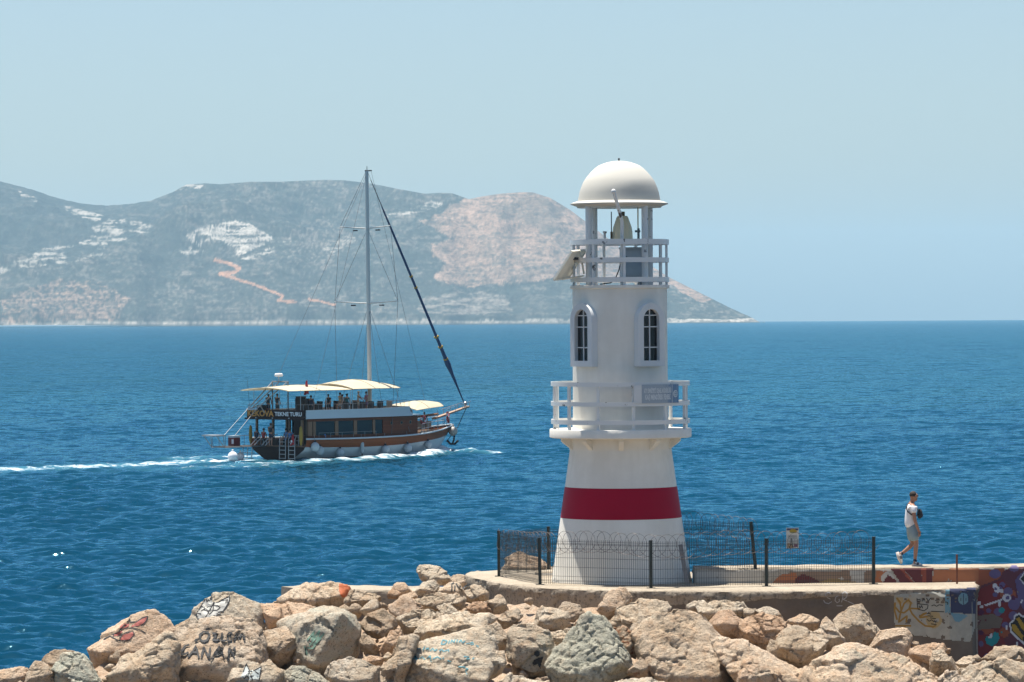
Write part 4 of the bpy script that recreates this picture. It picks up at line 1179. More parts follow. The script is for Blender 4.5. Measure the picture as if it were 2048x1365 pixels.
# outline in photo pixels, ridge height (0 top .. 1 foot), brown tint, green skin, rust, depth shift, label
ROCKS = [
 ([(-40, 1356), (10, 1341), (46, 1336), (57, 1341), (52, 1380), (-40, 1380)], .4, .1, .0, 0, 0.6, "low pale boulder at the seaward end of the boulder heap"),
 ([(56, 1341), (71, 1323), (83, 1323), (110, 1345), (106, 1385), (40, 1385)], .4, .1, .35, 0, 0.3, "rounded pale boulder with grey streaks second from the seaward end"),
 ([(84, 1322), (93, 1310), (111, 1300), (130, 1305), (152, 1306), (140, 1335), (104, 1350)], .5, .55, .0, 0, 0.9, "brownish pitted boulder peeping out behind two pale ones by the sea"),
 ([(106, 1343), (129, 1311), (159, 1308), (170, 1311), (196, 1343), (207, 1360), (217, 1390), (98, 1390)], .5, .05, .75, 0, 0, "boulder with a smooth green painted flank at the foot of the graffiti boulder"),
 ([(175, 1298), (180, 1290), (240, 1249), (277, 1225), (309, 1220), (337, 1240), (351, 1261), (345, 1267), (300, 1292), (240, 1320), (207, 1352), (196, 1345), (183, 1325)], .62, .05, .0, 0, 0.8, "big tilted boulder sprayed with a red and black tag against the sea"),
 ([(209, 1355), (249, 1318), (290, 1306), (335, 1272), (352, 1290), (355, 1390), (236, 1390)], .45, .1, .25, 0, -0.2, "long pale boulder sloping down below the red tagged boulder"),
 ([(345, 1264), (352, 1252), (378, 1237), (384, 1262), (352, 1276)], .6, .1, .0, .25, 0.9, "small pinkish wedge of rock between the red tagged boulder and the cat boulder"),
 ([(375, 1250), (386, 1218), (406, 1201), (426, 1186), (466, 1185), (489, 1196), (517, 1207), (526, 1225), (530, 1262), (500, 1285), (378, 1280)], .72, .0, .0, 0, 0.5, "pale boulder with a big white and black cat face sprayed on it"),
 ([(330, 1290), (350, 1258), (377, 1242), (426, 1238), (458, 1231), (503, 1240), (522, 1256), (531, 1290), (537, 1345), (522, 1390), (328, 1390)], .55, .22, .12, 0, -0.5, "huge tan boulder with ÖZLEM CANAN written on it in black spray"),
 ([(517, 1207), (544, 1208), (566, 1216), (602, 1208), (624, 1215), (640, 1226), (602, 1240), (566, 1250), (538, 1262), (528, 1240)], .45, .05, .1, 0, 0.7, "notched pale rock between the cat boulder and the big green block"),
 ([(525, 1224), (541, 1223), (561, 1214), (567, 1243), (538, 1258)], .3, .1, .45, 0, -0.1, "small grey cube shaped stone lying against the notched pale rock"),
 ([(548, 1206), (586, 1179), (611, 1166), (680, 1165), (699, 1174), (701, 1185), (694, 1201), (678, 1217), (633, 1217), (586, 1212), (550, 1212)], .55, .0, .0, 0, 1.0, "broad pale boulder with an orange patch on its right end, in front of the sea"),
 ([(552, 1246), (590, 1229), (640, 1220), (661, 1214), (690, 1220), (713, 1234), (724, 1253), (721, 1276), (712, 1316), (694, 1322), (661, 1332), (649, 1352), (586, 1338), (568, 1332), (588, 1300)], (.0), .12, .55, 0, 0, "large leaning block with green scribbles on top and a smooth brown side"),
 ([(527, 1262), (572, 1252), (603, 1262), (598, 1295), (577, 1318), (554, 1335), (534, 1328), (524, 1285)], .3, .3, .0, .15, 0.3, "dark hollowed rock wedged between the name boulder and the green block"),
 ([(455, 1372), (466, 1338), (485, 1324), (503, 1318), (546, 1333), (571, 1339), (570, 1390), (450, 1390)], .6, .05, .2, 0, -0.4, "front boulder with a small black outlined cat drawn on it"),
 ([(566, 1348), (586, 1334), (608, 1335), (636, 1348), (658, 1369), (655, 1392), (564, 1392)], .5, .05, .7, 0, -0.5, "green grey domed boulder at the lower edge beside the small cat drawing"),
 ([(651, 1348), (661, 1328), (697, 1317), (733, 1325), (760, 1332), (760, 1390), (654, 1390)], .5, .15, .1, 0, -0.3, "lumpy cream boulder below the large leaning green block"),
 ([(722, 1318), (740, 1309), (769, 1316), (762, 1333), (726, 1327)], .5, .1, .0, 0, 0.1, "small cream stone above the lumpy cream boulder"),
 ([(690, 1203), (701, 1179), (724, 1181), (764, 1192), (760, 1202), (739, 1210), (719, 1221), (695, 1217)], .5, .08, .05, 0, 0.7, "cream boulder right beside the orange patched one"),
 ([(677, 1215), (690, 1208), (704, 1219), (697, 1229), (681, 1224)], .5, .1, .0, 0, 0.2, "fist shaped pale stone under the orange patch"),
 ([(718, 1222), (742, 1201), (758, 1201), (759, 1212), (732, 1230)], .5, .3, .0, 0, 0.2, "narrow tan stone tilted beside the pink plate of rock"),
 ([(773, 1188), (787, 1176), (804, 1186), (796, 1198), (775, 1198)], .5, .55, .0, .3, 0.4, "small reddish stone just below the concrete ledge"),
 ([(783, 1177), (794, 1166), (809, 1166), (824, 1183), (805, 1191)], .6, .0, .0, 0, 0.9, "pale angular stone lying against the concrete ledge"),
 ([(837, 1137), (843, 1130), (861, 1129), (882, 1136), (897, 1152), (908, 1158), (890, 1170), (856, 1168), (844, 1155)], .6, .0, .0, 0, 1.4, "pale snout shaped boulder standing up against the sea left of the platform"),
 ([(898, 1156), (913, 1147), (929, 1150), (934, 1167), (926, 1176), (902, 1166)], .6, .05, .0, 0, 1.2, "rounded pale boulder touching the tip of the concrete platform"),
 ([(875, 1185), (900, 1164), (918, 1166), (924, 1181), (919, 1192), (884, 1192)], .7, .05, .1, 0, 0.8, "cream boulder with a black spray loop on it near the platform tip"),
 ([(828, 1184), (846, 1165), (868, 1160), (879, 1172), (877, 1186), (846, 1196), (832, 1198)], .5, .05, .0, 0, 0.9, "cream boulder directly below the snout shaped one"),
 ([(797, 1194), (828, 1181), (837, 1195), (823, 1205), (799, 1203)], .5, .15, .0, 0, 0.5, "flat tan stone under the concrete ledge"),
 ([(776, 1215), (808, 1196), (848, 1213), (837, 1227), (801, 1241), (783, 1232)], .75, .35, .0, .3, 0.1, "pinkish flat plate of rock in the middle of the heap"),
 ([(826, 1208), (850, 1188), (877, 1185), (913, 1191), (928, 1199), (925, 1212), (911, 1225), (868, 1217), (846, 1222)], .6, .03, .0, 0, 0.3, "wide pale boulder below the one with the black spray loop"),
 ([(869, 1210), (896, 1206), (913, 1221), (919, 1232), (896, 1239), (877, 1221)], .6, .1, .0, 0, 0, "cream stone with a shaded hollow under the wide pale boulder"),
 ([(920, 1176), (948, 1167), (963, 1171), (977, 1186), (977, 1199), (940, 1209), (923, 1201)], .5, .05, .0, 0, 0.2, "cream boulder pressed against the left corner of the platform"),
 ([(972, 1203), (999, 1191), (1011, 1200), (1016, 1222), (999, 1230), (984, 1228)], .3, .12, .0, .1, -0.2, "smooth fronted wedge stone leaning on the platform face"),
 ([(930, 1214), (948, 1202), (975, 1205), (989, 1226), (957, 1233), (933, 1230)], .4, .5, .0, .4, -0.1, "crumbly reddish rock left of the smooth wedge stone"),
 ([(797, 1239), (832, 1220), (861, 1214), (889, 1221), (891, 1237), (861, 1248), (825, 1276), (808, 1266)], .6, .1, .05, 0, 0, "long cigar shaped cream boulder left of the flat topped one"),
 ([(721, 1248), (733, 1234), (766, 1221), (789, 1234), (798, 1253), (778, 1272), (755, 1284), (738, 1274), (726, 1259)], .6, .3, .0, .15, 0.1, "knobbly boulder with a dark underside right of the large leaning block"),
 ([(717, 1280), (726, 1266), (740, 1272), (759, 1296), (753, 1314), (722, 1300)], .4, .4, .0, 0, 0, "brown wedge in the gap at the foot of the large leaning block"),
 ([(758, 1302), (780, 1263), (802, 1259), (812, 1274), (793, 1303), (768, 1318)], .45, .2, .0, 0, -0.2, "upright tan stone left of the boulder with turquoise writing"),
 ([(764, 1316), (776, 1304), (786, 1310), (774, 1324)], .5, .1, .0, 0, -0.3, "small round stone at the foot of the upright tan stone"),
 ([(824, 1266), (846, 1245), (922, 1228), (981, 1227), (998, 1235), (978, 1256), (918, 1262), (886, 1275), (832, 1286)], .6, .05, .4, 0, 0, "long flat topped boulder with grey streaks behind the turquoise writing"),
 ([(758, 1334), (783, 1309), (799, 1284), (830, 1278), (815, 1310), (802, 1345), (800, 1392), (756, 1392)], .4, .12, .0, 0, -0.2, "cracked tan rock at the left flank of the turquoise writing boulder"),
 ([(792, 1312), (814, 1291), (886, 1272), (974, 1254), (984, 1285), (995, 1300), (994, 1316), (950, 1340), (935, 1392), (792, 1392)], .72, .0, .3, 0, -0.4, "large pale boulder covered in turquoise handwriting"),
 ([(973, 1252), (993, 1245), (1004, 1256), (1018, 1278), (1011, 1303), (988, 1304), (979, 1282)], .5, .15, .15, .1, -0.1, "narrow crumbling rock between the turquoise writing and the dark faced boulder"),
 ([(993, 1237), (1018, 1221), (1036, 1218), (1045, 1231), (1022, 1252), (1006, 1260)], .5, .45, .0, .35, -0.1, "reddish crumbly stone at the foot of the platform face"),
 ([(986, 1303), (1009, 1302), (1014, 1326), (1002, 1348), (968, 1361), (944, 1342)], .4, .2, .0, 0, -0.2, "tan boulder filling the gap right of the turquoise writing boulder"),
 ([(1016, 1318), (1018, 1268), (1026, 1248), (1061, 1252), (1079, 1259), (1096, 1268), (1108, 1290), (1098, 1315), (1108, 1349), (1063, 1355), (1033, 1335)], .12, .1, .55, 0, -0.2, "boulder with a grey vertical face and a black spray figure"),
 ([(1088, 1268), (1123, 1259), (1151, 1260), (1151, 1277), (1112, 1295), (1096, 1285)], .4, .1, .0, 0, 0.1, "cream rock shelf behind the boulder with the black figure"),
 ([(1068, 1258), (1072, 1224), (1084, 1213), (1112, 1217), (1135, 1226), (1143, 1253), (1112, 1264)], .42, .0, .1, 0, 0.1, "boxy pale boulder standing in front of the platform face"),
 ([(1114, 1219), (1130, 1202), (1155, 1211), (1169, 1231), (1150, 1250), (1137, 1230)], .6, .6, .0, .15, 0.5, "dark brown stone behind the boxy pale boulder"),
 ([(1144, 1255), (1153, 1239), (1169, 1236), (1167, 1254)], .4, .15, .2, 0, 0.0, "small rounded stone between the boxy boulder and the green boulder"),
 ([(1192, 1221), (1197, 1209), (1221, 1186), (1248, 1180), (1262, 1196), (1236, 1211), (1222, 1240), (1209, 1238)], .5, .15, .0, .15, 0.4, "upright boulder reaching over the platform edge in front of the lighthouse"),
 ([(1091, 1330), (1109, 1297), (1146, 1278), (1167, 1248), (1168, 1228), (1207, 1234), (1228, 1261), (1247, 1293), (1262, 1319), (1260, 1341), (1234, 1352), (1211, 1348), (1165, 1370), (1140, 1392), (1103, 1390)], .68, .0, .8, 0, -0.3, "big triangular boulder with a pale green weathered top"),
 ([(1218, 1252), (1246, 1252), (1266, 1272), (1277, 1293), (1272, 1318), (1255, 1310), (1238, 1284)], .5, .6, .0, .5, -0.2, "orange brown rock between the triangular green boulder and the biggest slab"),
 ([(1250, 1350), (1281, 1313), (1294, 1325), (1296, 1355)], .5, .7, .0, .4, -0.3, "small rusty pyramid of rock in the shaded gap beside the biggest slab"),
 ([(1221, 1246), (1230, 1212), (1264, 1199), (1334, 1203), (1344, 1216), (1311, 1238), (1280, 1256), (1266, 1270), (1241, 1254)], .7, .02, .2, 0, 0.3, "wide pale boulder right below the platform edge under the lighthouse"),
 ([(1268, 1268), (1287, 1242), (1309, 1243), (1324, 1226), (1349, 1212), (1381, 1216), (1409, 1228), (1419, 1244), (1414, 1258), (1425, 1275), (1446, 1304), (1476, 1318), (1480, 1335), (1478, 1390), (1340, 1390), (1312, 1353), (1280, 1306)], .9, .0, .42, 0, -0.4, "the biggest slab, pale and broad, sloping towards the viewer"),
 ([(1377, 1215), (1407, 1203), (1449, 1197), (1483, 1206), (1492, 1219), (1476, 1236), (1416, 1238), (1397, 1224)], .7, .08, .0, .22, 0.3, "pinkish flat topped boulder at the foot of the platform"),
 ([(1418, 1242), (1437, 1223), (1460, 1220), (1480, 1244), (1480, 1272), (1460, 1282), (1433, 1275), (1414, 1257)], .4, .5, .15, .35, -0.1, "holed brown rock with a pale cap right of the biggest slab"),
 ([(1427, 1283), (1444, 1273), (1474, 1281), (1514, 1298), (1548, 1314), (1604, 1345), (1660, 1380), (1650, 1395), (1500, 1392), (1490, 1335), (1458, 1312)], .68, .03, .3, 0, -0.3, "long slab with a grey top slanting down to the right"),
 ([(1478, 1362), (1491, 1328), (1504, 1316), (1525, 1335), (1562, 1354), (1584, 1395), (1476, 1395)], .3, .1, .5, 0, -0.7, "grey wedge leaning against the front of the long slanting slab"),
 ([(1472, 1252), (1490, 1234), (1528, 1227), (1549, 1234), (1571, 1247), (1560, 1270), (1542, 1308), (1514, 1294), (1474, 1282)], .5, .3, .1, .1, 0, "craggy orange tinged boulder with a sharp fin"),
 ([(1486, 1218), (1511, 1216), (1511, 1230), (1488, 1234)], .5, .3, .0, .2, 0.4, "squared tan stone in the row along the platform foot"),
 ([(1508, 1221), (1530, 1213), (1556, 1222), (1571, 1242), (1546, 1238)], .5, .3, .0, .1, 0.4, "rubbly ridge stone in the row along the platform foot"),
 ([(1538, 1313), (1550, 1278), (1564, 1252), (1596, 1245), (1631, 1262), (1651, 1267), (1663, 1279), (1628, 1312), (1617, 1350), (1593, 1343), (1564, 1335)], .42, .1, .25, 0, -0.2, "blocky boulder with a notched top and shaded front"),
 ([(1574, 1242), (1600, 1229), (1619, 1231), (1642, 1240), (1634, 1263), (1600, 1256)], .4, .3, .0, 0, 0.3, "low tan rock behind the notched blocky boulder"),
 ([(1628, 1266), (1652, 1236), (1664, 1246), (1693, 1290), (1668, 1306), (1649, 1272)], .4, .0, .15, 0, 0, "spiky pale splinter of rock beside the dark tilted boulder"),
 ([(1664, 1240), (1677, 1228), (1698, 1221), (1707, 1213), (1721, 1211), (1741, 1239), (1758, 1261), (1757, 1277), (1733, 1298), (1696, 1294), (1673, 1265)], .08, .45, .1, .1, 0, "dark tilted boulder with a pointed top against the platform face"),
 ([(1738, 1297), (1760, 1262), (1810, 1262), (1820, 1275), (1814, 1320), (1779, 1312)], .10, .12, .0, 0, 0.3, "smooth brown block below the whitewashed panel"),
 ([(1611, 1350), (1638, 1328), (1691, 1292), (1719, 1290), (1735, 1301), (1779, 1315), (1832, 1333), (1855, 1346), (1882, 1362), (1905, 1395), (1590, 1395)], .85, .0, .5, .0, -0.4, "huge low boulder with a blue green skin in the lower right"),
 ([(1912, 1348), (1917, 1337), (1960, 1326), (2008, 1323), (2070, 1330), (2075, 1392), (1966, 1392), (1942, 1357)], .75, .02, .15, 0, -0.4, "broad cream slab in the bottom corner under the mural"),
 ([(1963, 1318), (1986, 1301), (2011, 1296), (2040, 1299), (2054, 1317), (2058, 1335), (2008, 1330), (1968, 1328)], .5, .55, .0, .2, 0.3, "dark pitted boulder at the foot of the mural"),
 ([(1816, 1313), (1819, 1297), (1842, 1289), (1867, 1284), (1888, 1286), (1898, 1300), (1882, 1314), (1863, 1342), (1832, 1331)], .35, .4, .0, .2, 0, "brown boulder with a crumbly crest below the platform corner"),
 ([(1859, 1318), (1864, 1300), (1887, 1297), (1904, 1312), (1917, 1350), (1893, 1353), (1862, 1348)], .3, .3, .1, 0, -0.3, "upright rounded tan boulder in front of the crumbly crested one"),
 ([(1908, 1327), (1928, 1312), (1944, 1312), (1953, 1326), (1921, 1342)], .5, .05, .0, 0, 0, "small cream boulder right of the upright tan one"),
 ([(1942, 1314), (1955, 1308), (1964, 1319), (1955, 1326)], .4, .2, .0, 0, 0.3, "small tan stone beside the dark pitted boulder"),
 ([(1878, 1358), (1893, 1344), (1919, 1350), (1962, 1358), (1966, 1392), (1880, 1392)], .5, .0, .45, 0, -0.6, "pale green front stone between the two lower right slabs"),
 ([(998, 1364), (1021, 1346), (1058, 1352), (1098, 1360), (1108, 1392), (996, 1392)], .6, .05, .1, 0, -0.9, "pale stone in the shadow under the boulder with the black figure"),
 ([(1188, 1388), (1262, 1352), (1310, 1354), (1333, 1362), (1344, 1395), (1188, 1395)], .6, .0, .25, .0, -0.9, "pale boulder at the lower edge below the triangular green boulder"),
 ([(1736, 1303), (1762, 1300), (1776, 1310), (1820, 1326), (1773, 1326)], .5, .25, .0, .1, -0.1, "thin tan strip of rock above the huge blue green boulder"),
 ([(1816, 1282), (1838, 1284), (1840, 1294), (1820, 1294)], .5, .4, .0, 0, 0.4, "small brown stone right of the smooth brown block"),
 ([(1021, 1249), (1049, 1238), (1072, 1247), (1071, 1256), (1044, 1257)], .5, .1, .0, 0, 0.2, "low cream stone left of the boxy pale boulder"),
 ([(1000, 1148), (1006, 1136), (1016, 1124), (1027, 1105), (1040, 1103), (1065, 1112), (1095, 1128), (1110, 1142), (1100, 1156), (1003, 1156)], .6, .1, .0, 0, 99, "pointed pale boulder behind the fence at the seaward side of the platform"),
 ([(940, 1148), (952, 1143), (962, 1144), (966, 1152), (942, 1152)], .5, .05, .0, 0, 98.6, "little pale stone on the far rim of the platform tip"),
 ([(1384, 1140), (1390, 1132), (1398, 1136), (1400, 1146), (1385, 1146)], .5, .1, .0, 0, 94.5, "little stone on the harbour wall right beside the lighthouse foot"),
]

def boulder_points(poly, ridge, d):
    """convex hull points of one boulder: its outline, a nearer set of points for the front, a farther one for the back"""
    c = np.mean(poly, 0); w = max(p[0] for p in poly) - min(p[0] for p in poly); h = max(p[1] for p in poly) - min(p[1] for p in poly)
    S = d / F; T = S * (0.42 * min(w, h) + 0.14 * max(w, h))
    top = min(p[1] for p in poly)
    pts = []
    poly = [(c[0] + (x - c[0]) * 1.03, c[1] + (y - c[1]) * 1.03) for x, y in poly]
    for x, y in poly: pts.append(P(x, y, d + rnd.uniform(-.12, .12) * T))
    cy = top + h * (0.25 + 0.62 * ridge) if ridge >= 0.2 else top + h * 0.2
    if ridge >= 0.2:         # a broken ridge of three or four points: broad faces above it catch the sun, the faces below lie in shade
        sl = rnd.uniform(-.16, .16) * h
        for fx, fy in ((-.30, 0), (.02, rnd.uniform(-.05, .10)), (.31, 0), (rnd.uniform(-.15, .15), .24)):
            pts.append(P(c[0] + fx * w, cy + fy * h + sl * fx * 2, d - T * rnd.uniform(0.62, 0.92)))
    if ridge < 0.2:       # a tall near-vertical front
        for x, y in poly:
            q = (c[0] + (x - c[0]) * .72, c[1] + h * .2 + (y - c[1]) * .5)
            pts.append(P(q[0], q[1], d - T * 0.62))
    for x, y in poly:
        q = (c[0] + (x - c[0]) * .8, c[1] + (y - c[1]) * .62 + h * .14)
        pts.append(P(q[0], q[1], d + T * rnd.uniform(0.8, 1.1)))
    return pts

def build_boulders():
    tmp = []
    for poly, ridge, tint, green, rust, dd, label in ROCKS:
        yc = np.mean([p[1] for p in poly]); d = rock_depth(min(yc, 1352)) + dd if dd < 50 else dd
        bm = bmesh.new()
        if ridge == 0.0:     # the leaning block: its ridge runs from the upper right to the lower middle
            S = d / F
            pts = [P(x, y, d + .2) for x, y in poly] + [P(x, y, d - .75) for x, y in ((684, 1226), (665, 1262), (650, 1290), (638, 1330), (625, 1330))] + [P(x, y, d - .35) for x, y in ((600, 1255), (590, 1290))] + [P(x, y, d - .25) for x, y in ((716, 1262), (700, 1312))] + [P(x, y + 12, d + 1.3) for x, y in poly[2:9]] + [P(640, 1320, d + 1.2), P(600, 1290, d + 1.0)]
        else: pts = boulder_points(poly, ridge, d)
        for p in pts: bm.verts.new(p)
        bmesh.ops.convex_hull(bm, input=bm.verts)
        loose = [v for v in bm.verts if not v.link_faces]
        bmesh.ops.delete(bm, geom=loose, context='VERTS')
        me = bpy.data.meshes.new("boulder"); bm.to_mesh(me); bm.free()
        c = sum((v.co for v in me.vertices), Vector()) / len(me.vertices)
        me.transform(Matrix.Translation(-c))
        ob = bpy.data.objects.new("boulder", me); ob.location = c; COL.objects.link(ob)
        r = ob.modifiers.new("r", 'REMESH'); r.mode = 'VOXEL'
        size = max(ob.dimensions) if False else max((max(v.co[i] for v in me.vertices) - min(v.co[i] for v in me.vertices)) for i in range(3))
        r.voxel_size = max(0.022, min(0.040, size / 48)); r.use_smooth_shade = True
        tmp.append((ob, c, size))
    bpy.context.view_layer.update(); dg = bpy.context.evaluated_depsgraph_get()
    done = []
    for k, ((ob, c, size), row) in enumerate(zip(tmp, ROCKS)):
        me = bpy.data.meshes.new_from_object(ob.evaluated_get(dg)); done.append(me)
    for k, ((ob, c, size), row, me) in enumerate(zip(tmp, ROCKS, done)):
        n = len(me.vertices); V = np.empty(n * 3, np.float32); me.vertices.foreach_get("co", V); V = V.reshape(-1, 3).astype(np.float64)
        N = np.empty(n * 3, np.float32); me.vertex_normals.foreach_get("vector", N); N = N.reshape(-1, 3)
        s = min(1.0, size / 1.3); W = V + np.array(c) + k * 7.7
        h1, e1 = facets(W * (0.85 / max(s, .4)), k)
        h2, e2 = facets(W * (3.4 / max(s, .45)) + 3 * fbm(W * .8, 2, 1)[:, None] * .1, k + 50)
        h3, e3 = facets(W * 9.0, k + 80)
        tilt = Matrix.Rotation(rnd.uniform(-.5, .5), 3, 'Y') @ Matrix.Rotation(rnd.uniform(-.4, .4), 3, 'X')
        L = W @ np.array(tilt.transposed())
        strata = np.abs(((L[:, 2] * 3.6 + 0.8 * fbm(W * 1.6, 2, 5)) % 1.0) - .5) * 2
        if any(q in row[6] for q in ('ÖZLEM', 'cat face', 'turquoise hand', 'red and black')): h1, h2, h3 = h1 * .45, h2 * .5, h3 * .8
        disp = s * (0.03 * fbm(W * 1.2, 2, 3) + 0.26 * h1 + 0.06 * h2 * min(1, size / 0.9) + 0.022 * h3 + 0.020 * fbm(W * 3.4, 5, 13, 0.6, True) + 0.018 * (strata - .5))
        crack = np.clip(1 - e2 / 0.10, 0, 1)
        disp -= 0.055 * s * crack * np.clip(fbm(W * 0.9, 2, 44) * 3 + .2, 0, 1)
        V += N * disp[:, None]
        me.vertices.foreach_set("co", V.astype(np.float32).ravel()); me.materials.clear(); me.materials.append(M['rock']); me.update()
        me.polygons.foreach_set("use_smooth", [True] * len(me.polygons))
        ob.modifiers.clear(); old = ob.data; ob.data = me; bpy.data.meshes.remove(old); me.name = "boulder"
        ob["tint"] = float(row[2]); ob["green"] = float(row[3]); ob["rust"] = float(row[4])
        tag(ob, row[6], "boulder", "limestone boulders of the breakwater")
        me.update()
    return {row[6]: ob for (ob, _, _), row in zip(tmp, ROCKS)}
RK = build_boulders()
def rk(word): return next(o for l, o in RK.items() if word in l)

# ------------------------------------------------------------------ rubble bed under the boulders, and loose stones in the gaps
CREST = [(-80, 1362), (60, 1345), (120, 1325), (180, 1318), (280, 1255), (350, 1268), (430, 1205), (530, 1222), (620, 1185), (760, 1190), (860, 1168), (930, 1170), (1000, 1182), (1300, 1200), (1500, 1215), (1650, 1240), (1800, 1275), (1960, 1312), (2150, 1318), (2900, 1330)]
def build_bed():
    xs = np.arange(-90, 2860, 14.0); rows = []
    cr = np.interp(xs, [p[0] for p in CREST], [p[1] for p in CREST]) + 16
    for v in np.linspace(0, 1, 26):
        r = []
        for x, c in zip(xs, cr):
            y = 1440 + (c - 1440) * v
            p = P(x, y + 10, rock_depth(y + 10) + 1.6)
            r.append(p)
        rows.append(r)
    # seaward slope behind the crest and the landward slope below the frame
    left = xs < 960
    rows.append([Vector((p.x, p.y + 1.2, p.z - (1.0 if l else 0.5))) for p, l in zip(rows[-1], left)])
    rows.append([Vector((p.x - (1.0 if l else 0), p.y + (4.5 if l else 1.0), -0.6 if l else p.z - 1.0)) for p, l in zip(rows[-1], left)])
    rows.insert(0, [Vector((p.x, p.y - 8, p.z - 3.0)) for p in rows[0]])
    rows.insert(0, [Vector((p.x, p.y - 4, -0.6)) for p in rows[0]])
    A = np.array([[tuple(p) for p in r] for r in rows]); sh = A.shape; q = A.reshape(-1, 3)
    q[:, 2] += 0.16 * fbm(q * 1.7, 4, 3) + 0.10 * (0.5 - worley(q * 2.2, 4)[0])
    n, m_ = sh[0], sh[1]; idx = np.arange(n * m_).reshape(n, m_)
    Q = np.stack([idx[:-1, :-1], idx[:-1, 1:], idx[1:, 1:], idx[1:, :-1]], -1).reshape(-1, 4)
    o = np_obj("ground", q, Q, M['rock']); o["tint"] = 0.35; o["green"] = 0.0; o["rust"] = 0.1
    tag(o, kind="structure"); return o
BED = build_bed()

def loose_stones():
    g = np.random.RandomState(11); Vs = []; Fs = []; off = 0
    bm = bmesh.new(); bmesh.ops.create_icosphere(bm, subdivisions=2, radius=1.0)
    B = np.array([tuple(v.co) for v in bm.verts]); T = np.array([[v.index for v in f.verts] for f in bm.faces]); bm.free()
    for i in range(320):
        x = g.uniform(-60, 2110); c = np.interp(x, [p[0] for p in CREST], [p[1] for p in CREST]) + 18
        y = g.uniform(c, 1400); d = rock_depth(y + 6) + 1.3 - g.uniform(0, 0.4); p = np.array(tuple(P(x, y, d)))
        r = 0.05 + 0.16 * g.rand() ** 2
        s = B.copy()
        for _ in range(7):       # knock flat faces off
            nn = g.randn(3); nn /= np.linalg.norm(nn); ex = s @ nn - g.uniform(0.45, 0.8)
            s -= np.maximum(ex, 0)[:, None] * nn
        s *= g.uniform(0.7, 1.25, 3)
        R_ = np.array(Matrix.Rotation(g.uniform(0, 6), 3, 'Z') @ Matrix.Rotation(g.uniform(-.6, .6), 3, 'X'))
        Vs.append(s @ R_.T * r + p); Fs.append(T + off); off += len(B)
    o = np_obj("rubble", np.concatenate(Vs), np.concatenate(Fs), M['rock'], False); o["tint"] = 0.22; o["green"] = 0.05; o["rust"] = 0.06
    tag(o, kind="stuff")
loose_stones()

# ------------------------------------------------------------------ spray paint on the boulders
def spray(ob, name, lines, mat, w=3.0, lift=0.012, split=False):
    if split:
        for l in lines: spray(ob, name, [l], mat, w, lift)
        return
    mb = MB(); strokes(mb, ob, lines, w, lift)
    if mb.f:
        o = mb.build(name, mat, None); o.data.transform(Matrix.Translation(-ob.location)); o.parent = ob
def spill(ob, name, polys, mat, lift=0.009, holes=0.2, step=2.0, seed=1):
    mb = MB()
    for k, pl in enumerate(polys): patch(mb, ob, pl, lift, step, holes, seed + k)
    if mb.f:
        o = mb.build(name, mat, None); o.data.transform(Matrix.Translation(-ob.location)); o.parent = ob
def cb_(X, Y): return (320 + X * .166, 1150 + Y * .166)
BLACK = paint("black", (0.015, 0.015, 0.016)) if "black" not in PAINT else PAINT["black"]
ob = rk("cat face")
spill(ob, "white_marking", [[cb_(*p) for p in ((470, 420), (520, 330), (560, 290), (620, 300), (640, 330), (720, 330), (840, 260), (830, 330), (790, 400), (760, 440), (700, 480), (620, 520), (520, 550), (450, 520), (440, 470))]], paint("cat_white", (0.44, 0.43, 0.39)), .009, .06)
spray(ob, "black_lettering", [[cb_(*p) for p in l] for l in ([(455, 440), (440, 490), (455, 535), (500, 552), (560, 545), (620, 520), (660, 490)], [(470, 430), (520, 340), (555, 285), (600, 320), (625, 262), (625, 320)], [(560, 290), (570, 330), (590, 300)], [(700, 335), (760, 300), (840, 260), (835, 320), (790, 400), (760, 440)], [(800, 300), (795, 345)], [(815, 290), (815, 340)],
      [(500, 440), (560, 400), (640, 375), (700, 375), (725, 400), (690, 430), (600, 440), (520, 425)], [(545, 520), (580, 470), (620, 400), (655, 330)], [(560, 420), (600, 480), (640, 440), (650, 330)], [(480, 395), (520, 385)], [(455, 465), (500, 475)], [(700, 455), (770, 440)], [(680, 470), (740, 490)])], BLACK, 2.2)
ob = rk("ÖZLEM")
L1 = [[(490, 790), (480, 740), (520, 700), (580, 700), (600, 740), (570, 800), (520, 815), (490, 790)], [(580, 660), (600, 645)], [(560, 668), (575, 655)], [(630, 715), (690, 715), (640, 800), (720, 795)], [(752, 712), (738, 800), (798, 803)], [(870, 700), (815, 720), (810, 800), (870, 795)], [(812, 755), (860, 745)], [(895, 808), (910, 712), (950, 782), (995, 710), (1022, 808)], [(420, 810), (460, 790), (480, 775)], [(425, 800), (470, 780)],
      [(360, 850), (310, 870), (265, 930), (270, 970), (320, 960), (350, 945)], [(340, 1000), (400, 930), (440, 870), (470, 1010)], [(380, 945), (460, 945)], [(500, 1010), (530, 880), (590, 1010), (610, 880)], [(610, 1040), (660, 960), (720, 870), (780, 1030)], [(650, 980), (750, 960)], [(825, 1050), (835, 890), (890, 1000), (900, 880)]]
spray(ob, "letter_stroke", [[cb_(*p) for p in l] for l in L1], BLACK, 4.2, 0.03, True)
ob = rk("red and black tag")
def ca(X, Y): return (X * .166, 1200 + Y * .166)
for q in ([(1430, 340), (1490, 290), (1560, 290), (1560, 320), (1480, 350)], [(1570, 330), (1640, 280), (1740, 210), (1780, 205), (1740, 280), (1660, 320)], [(1360, 440), (1420, 390), (1480, 380), (1420, 440)], [(1440, 490), (1480, 430), (1600, 390), (1620, 420), (1540, 490)]): spill(ob, "red_marking", [[ca(*p) for p in q]], paint("spray_red", (0.34, 0.09, 0.07)), .010, .12, 1.6, 5)
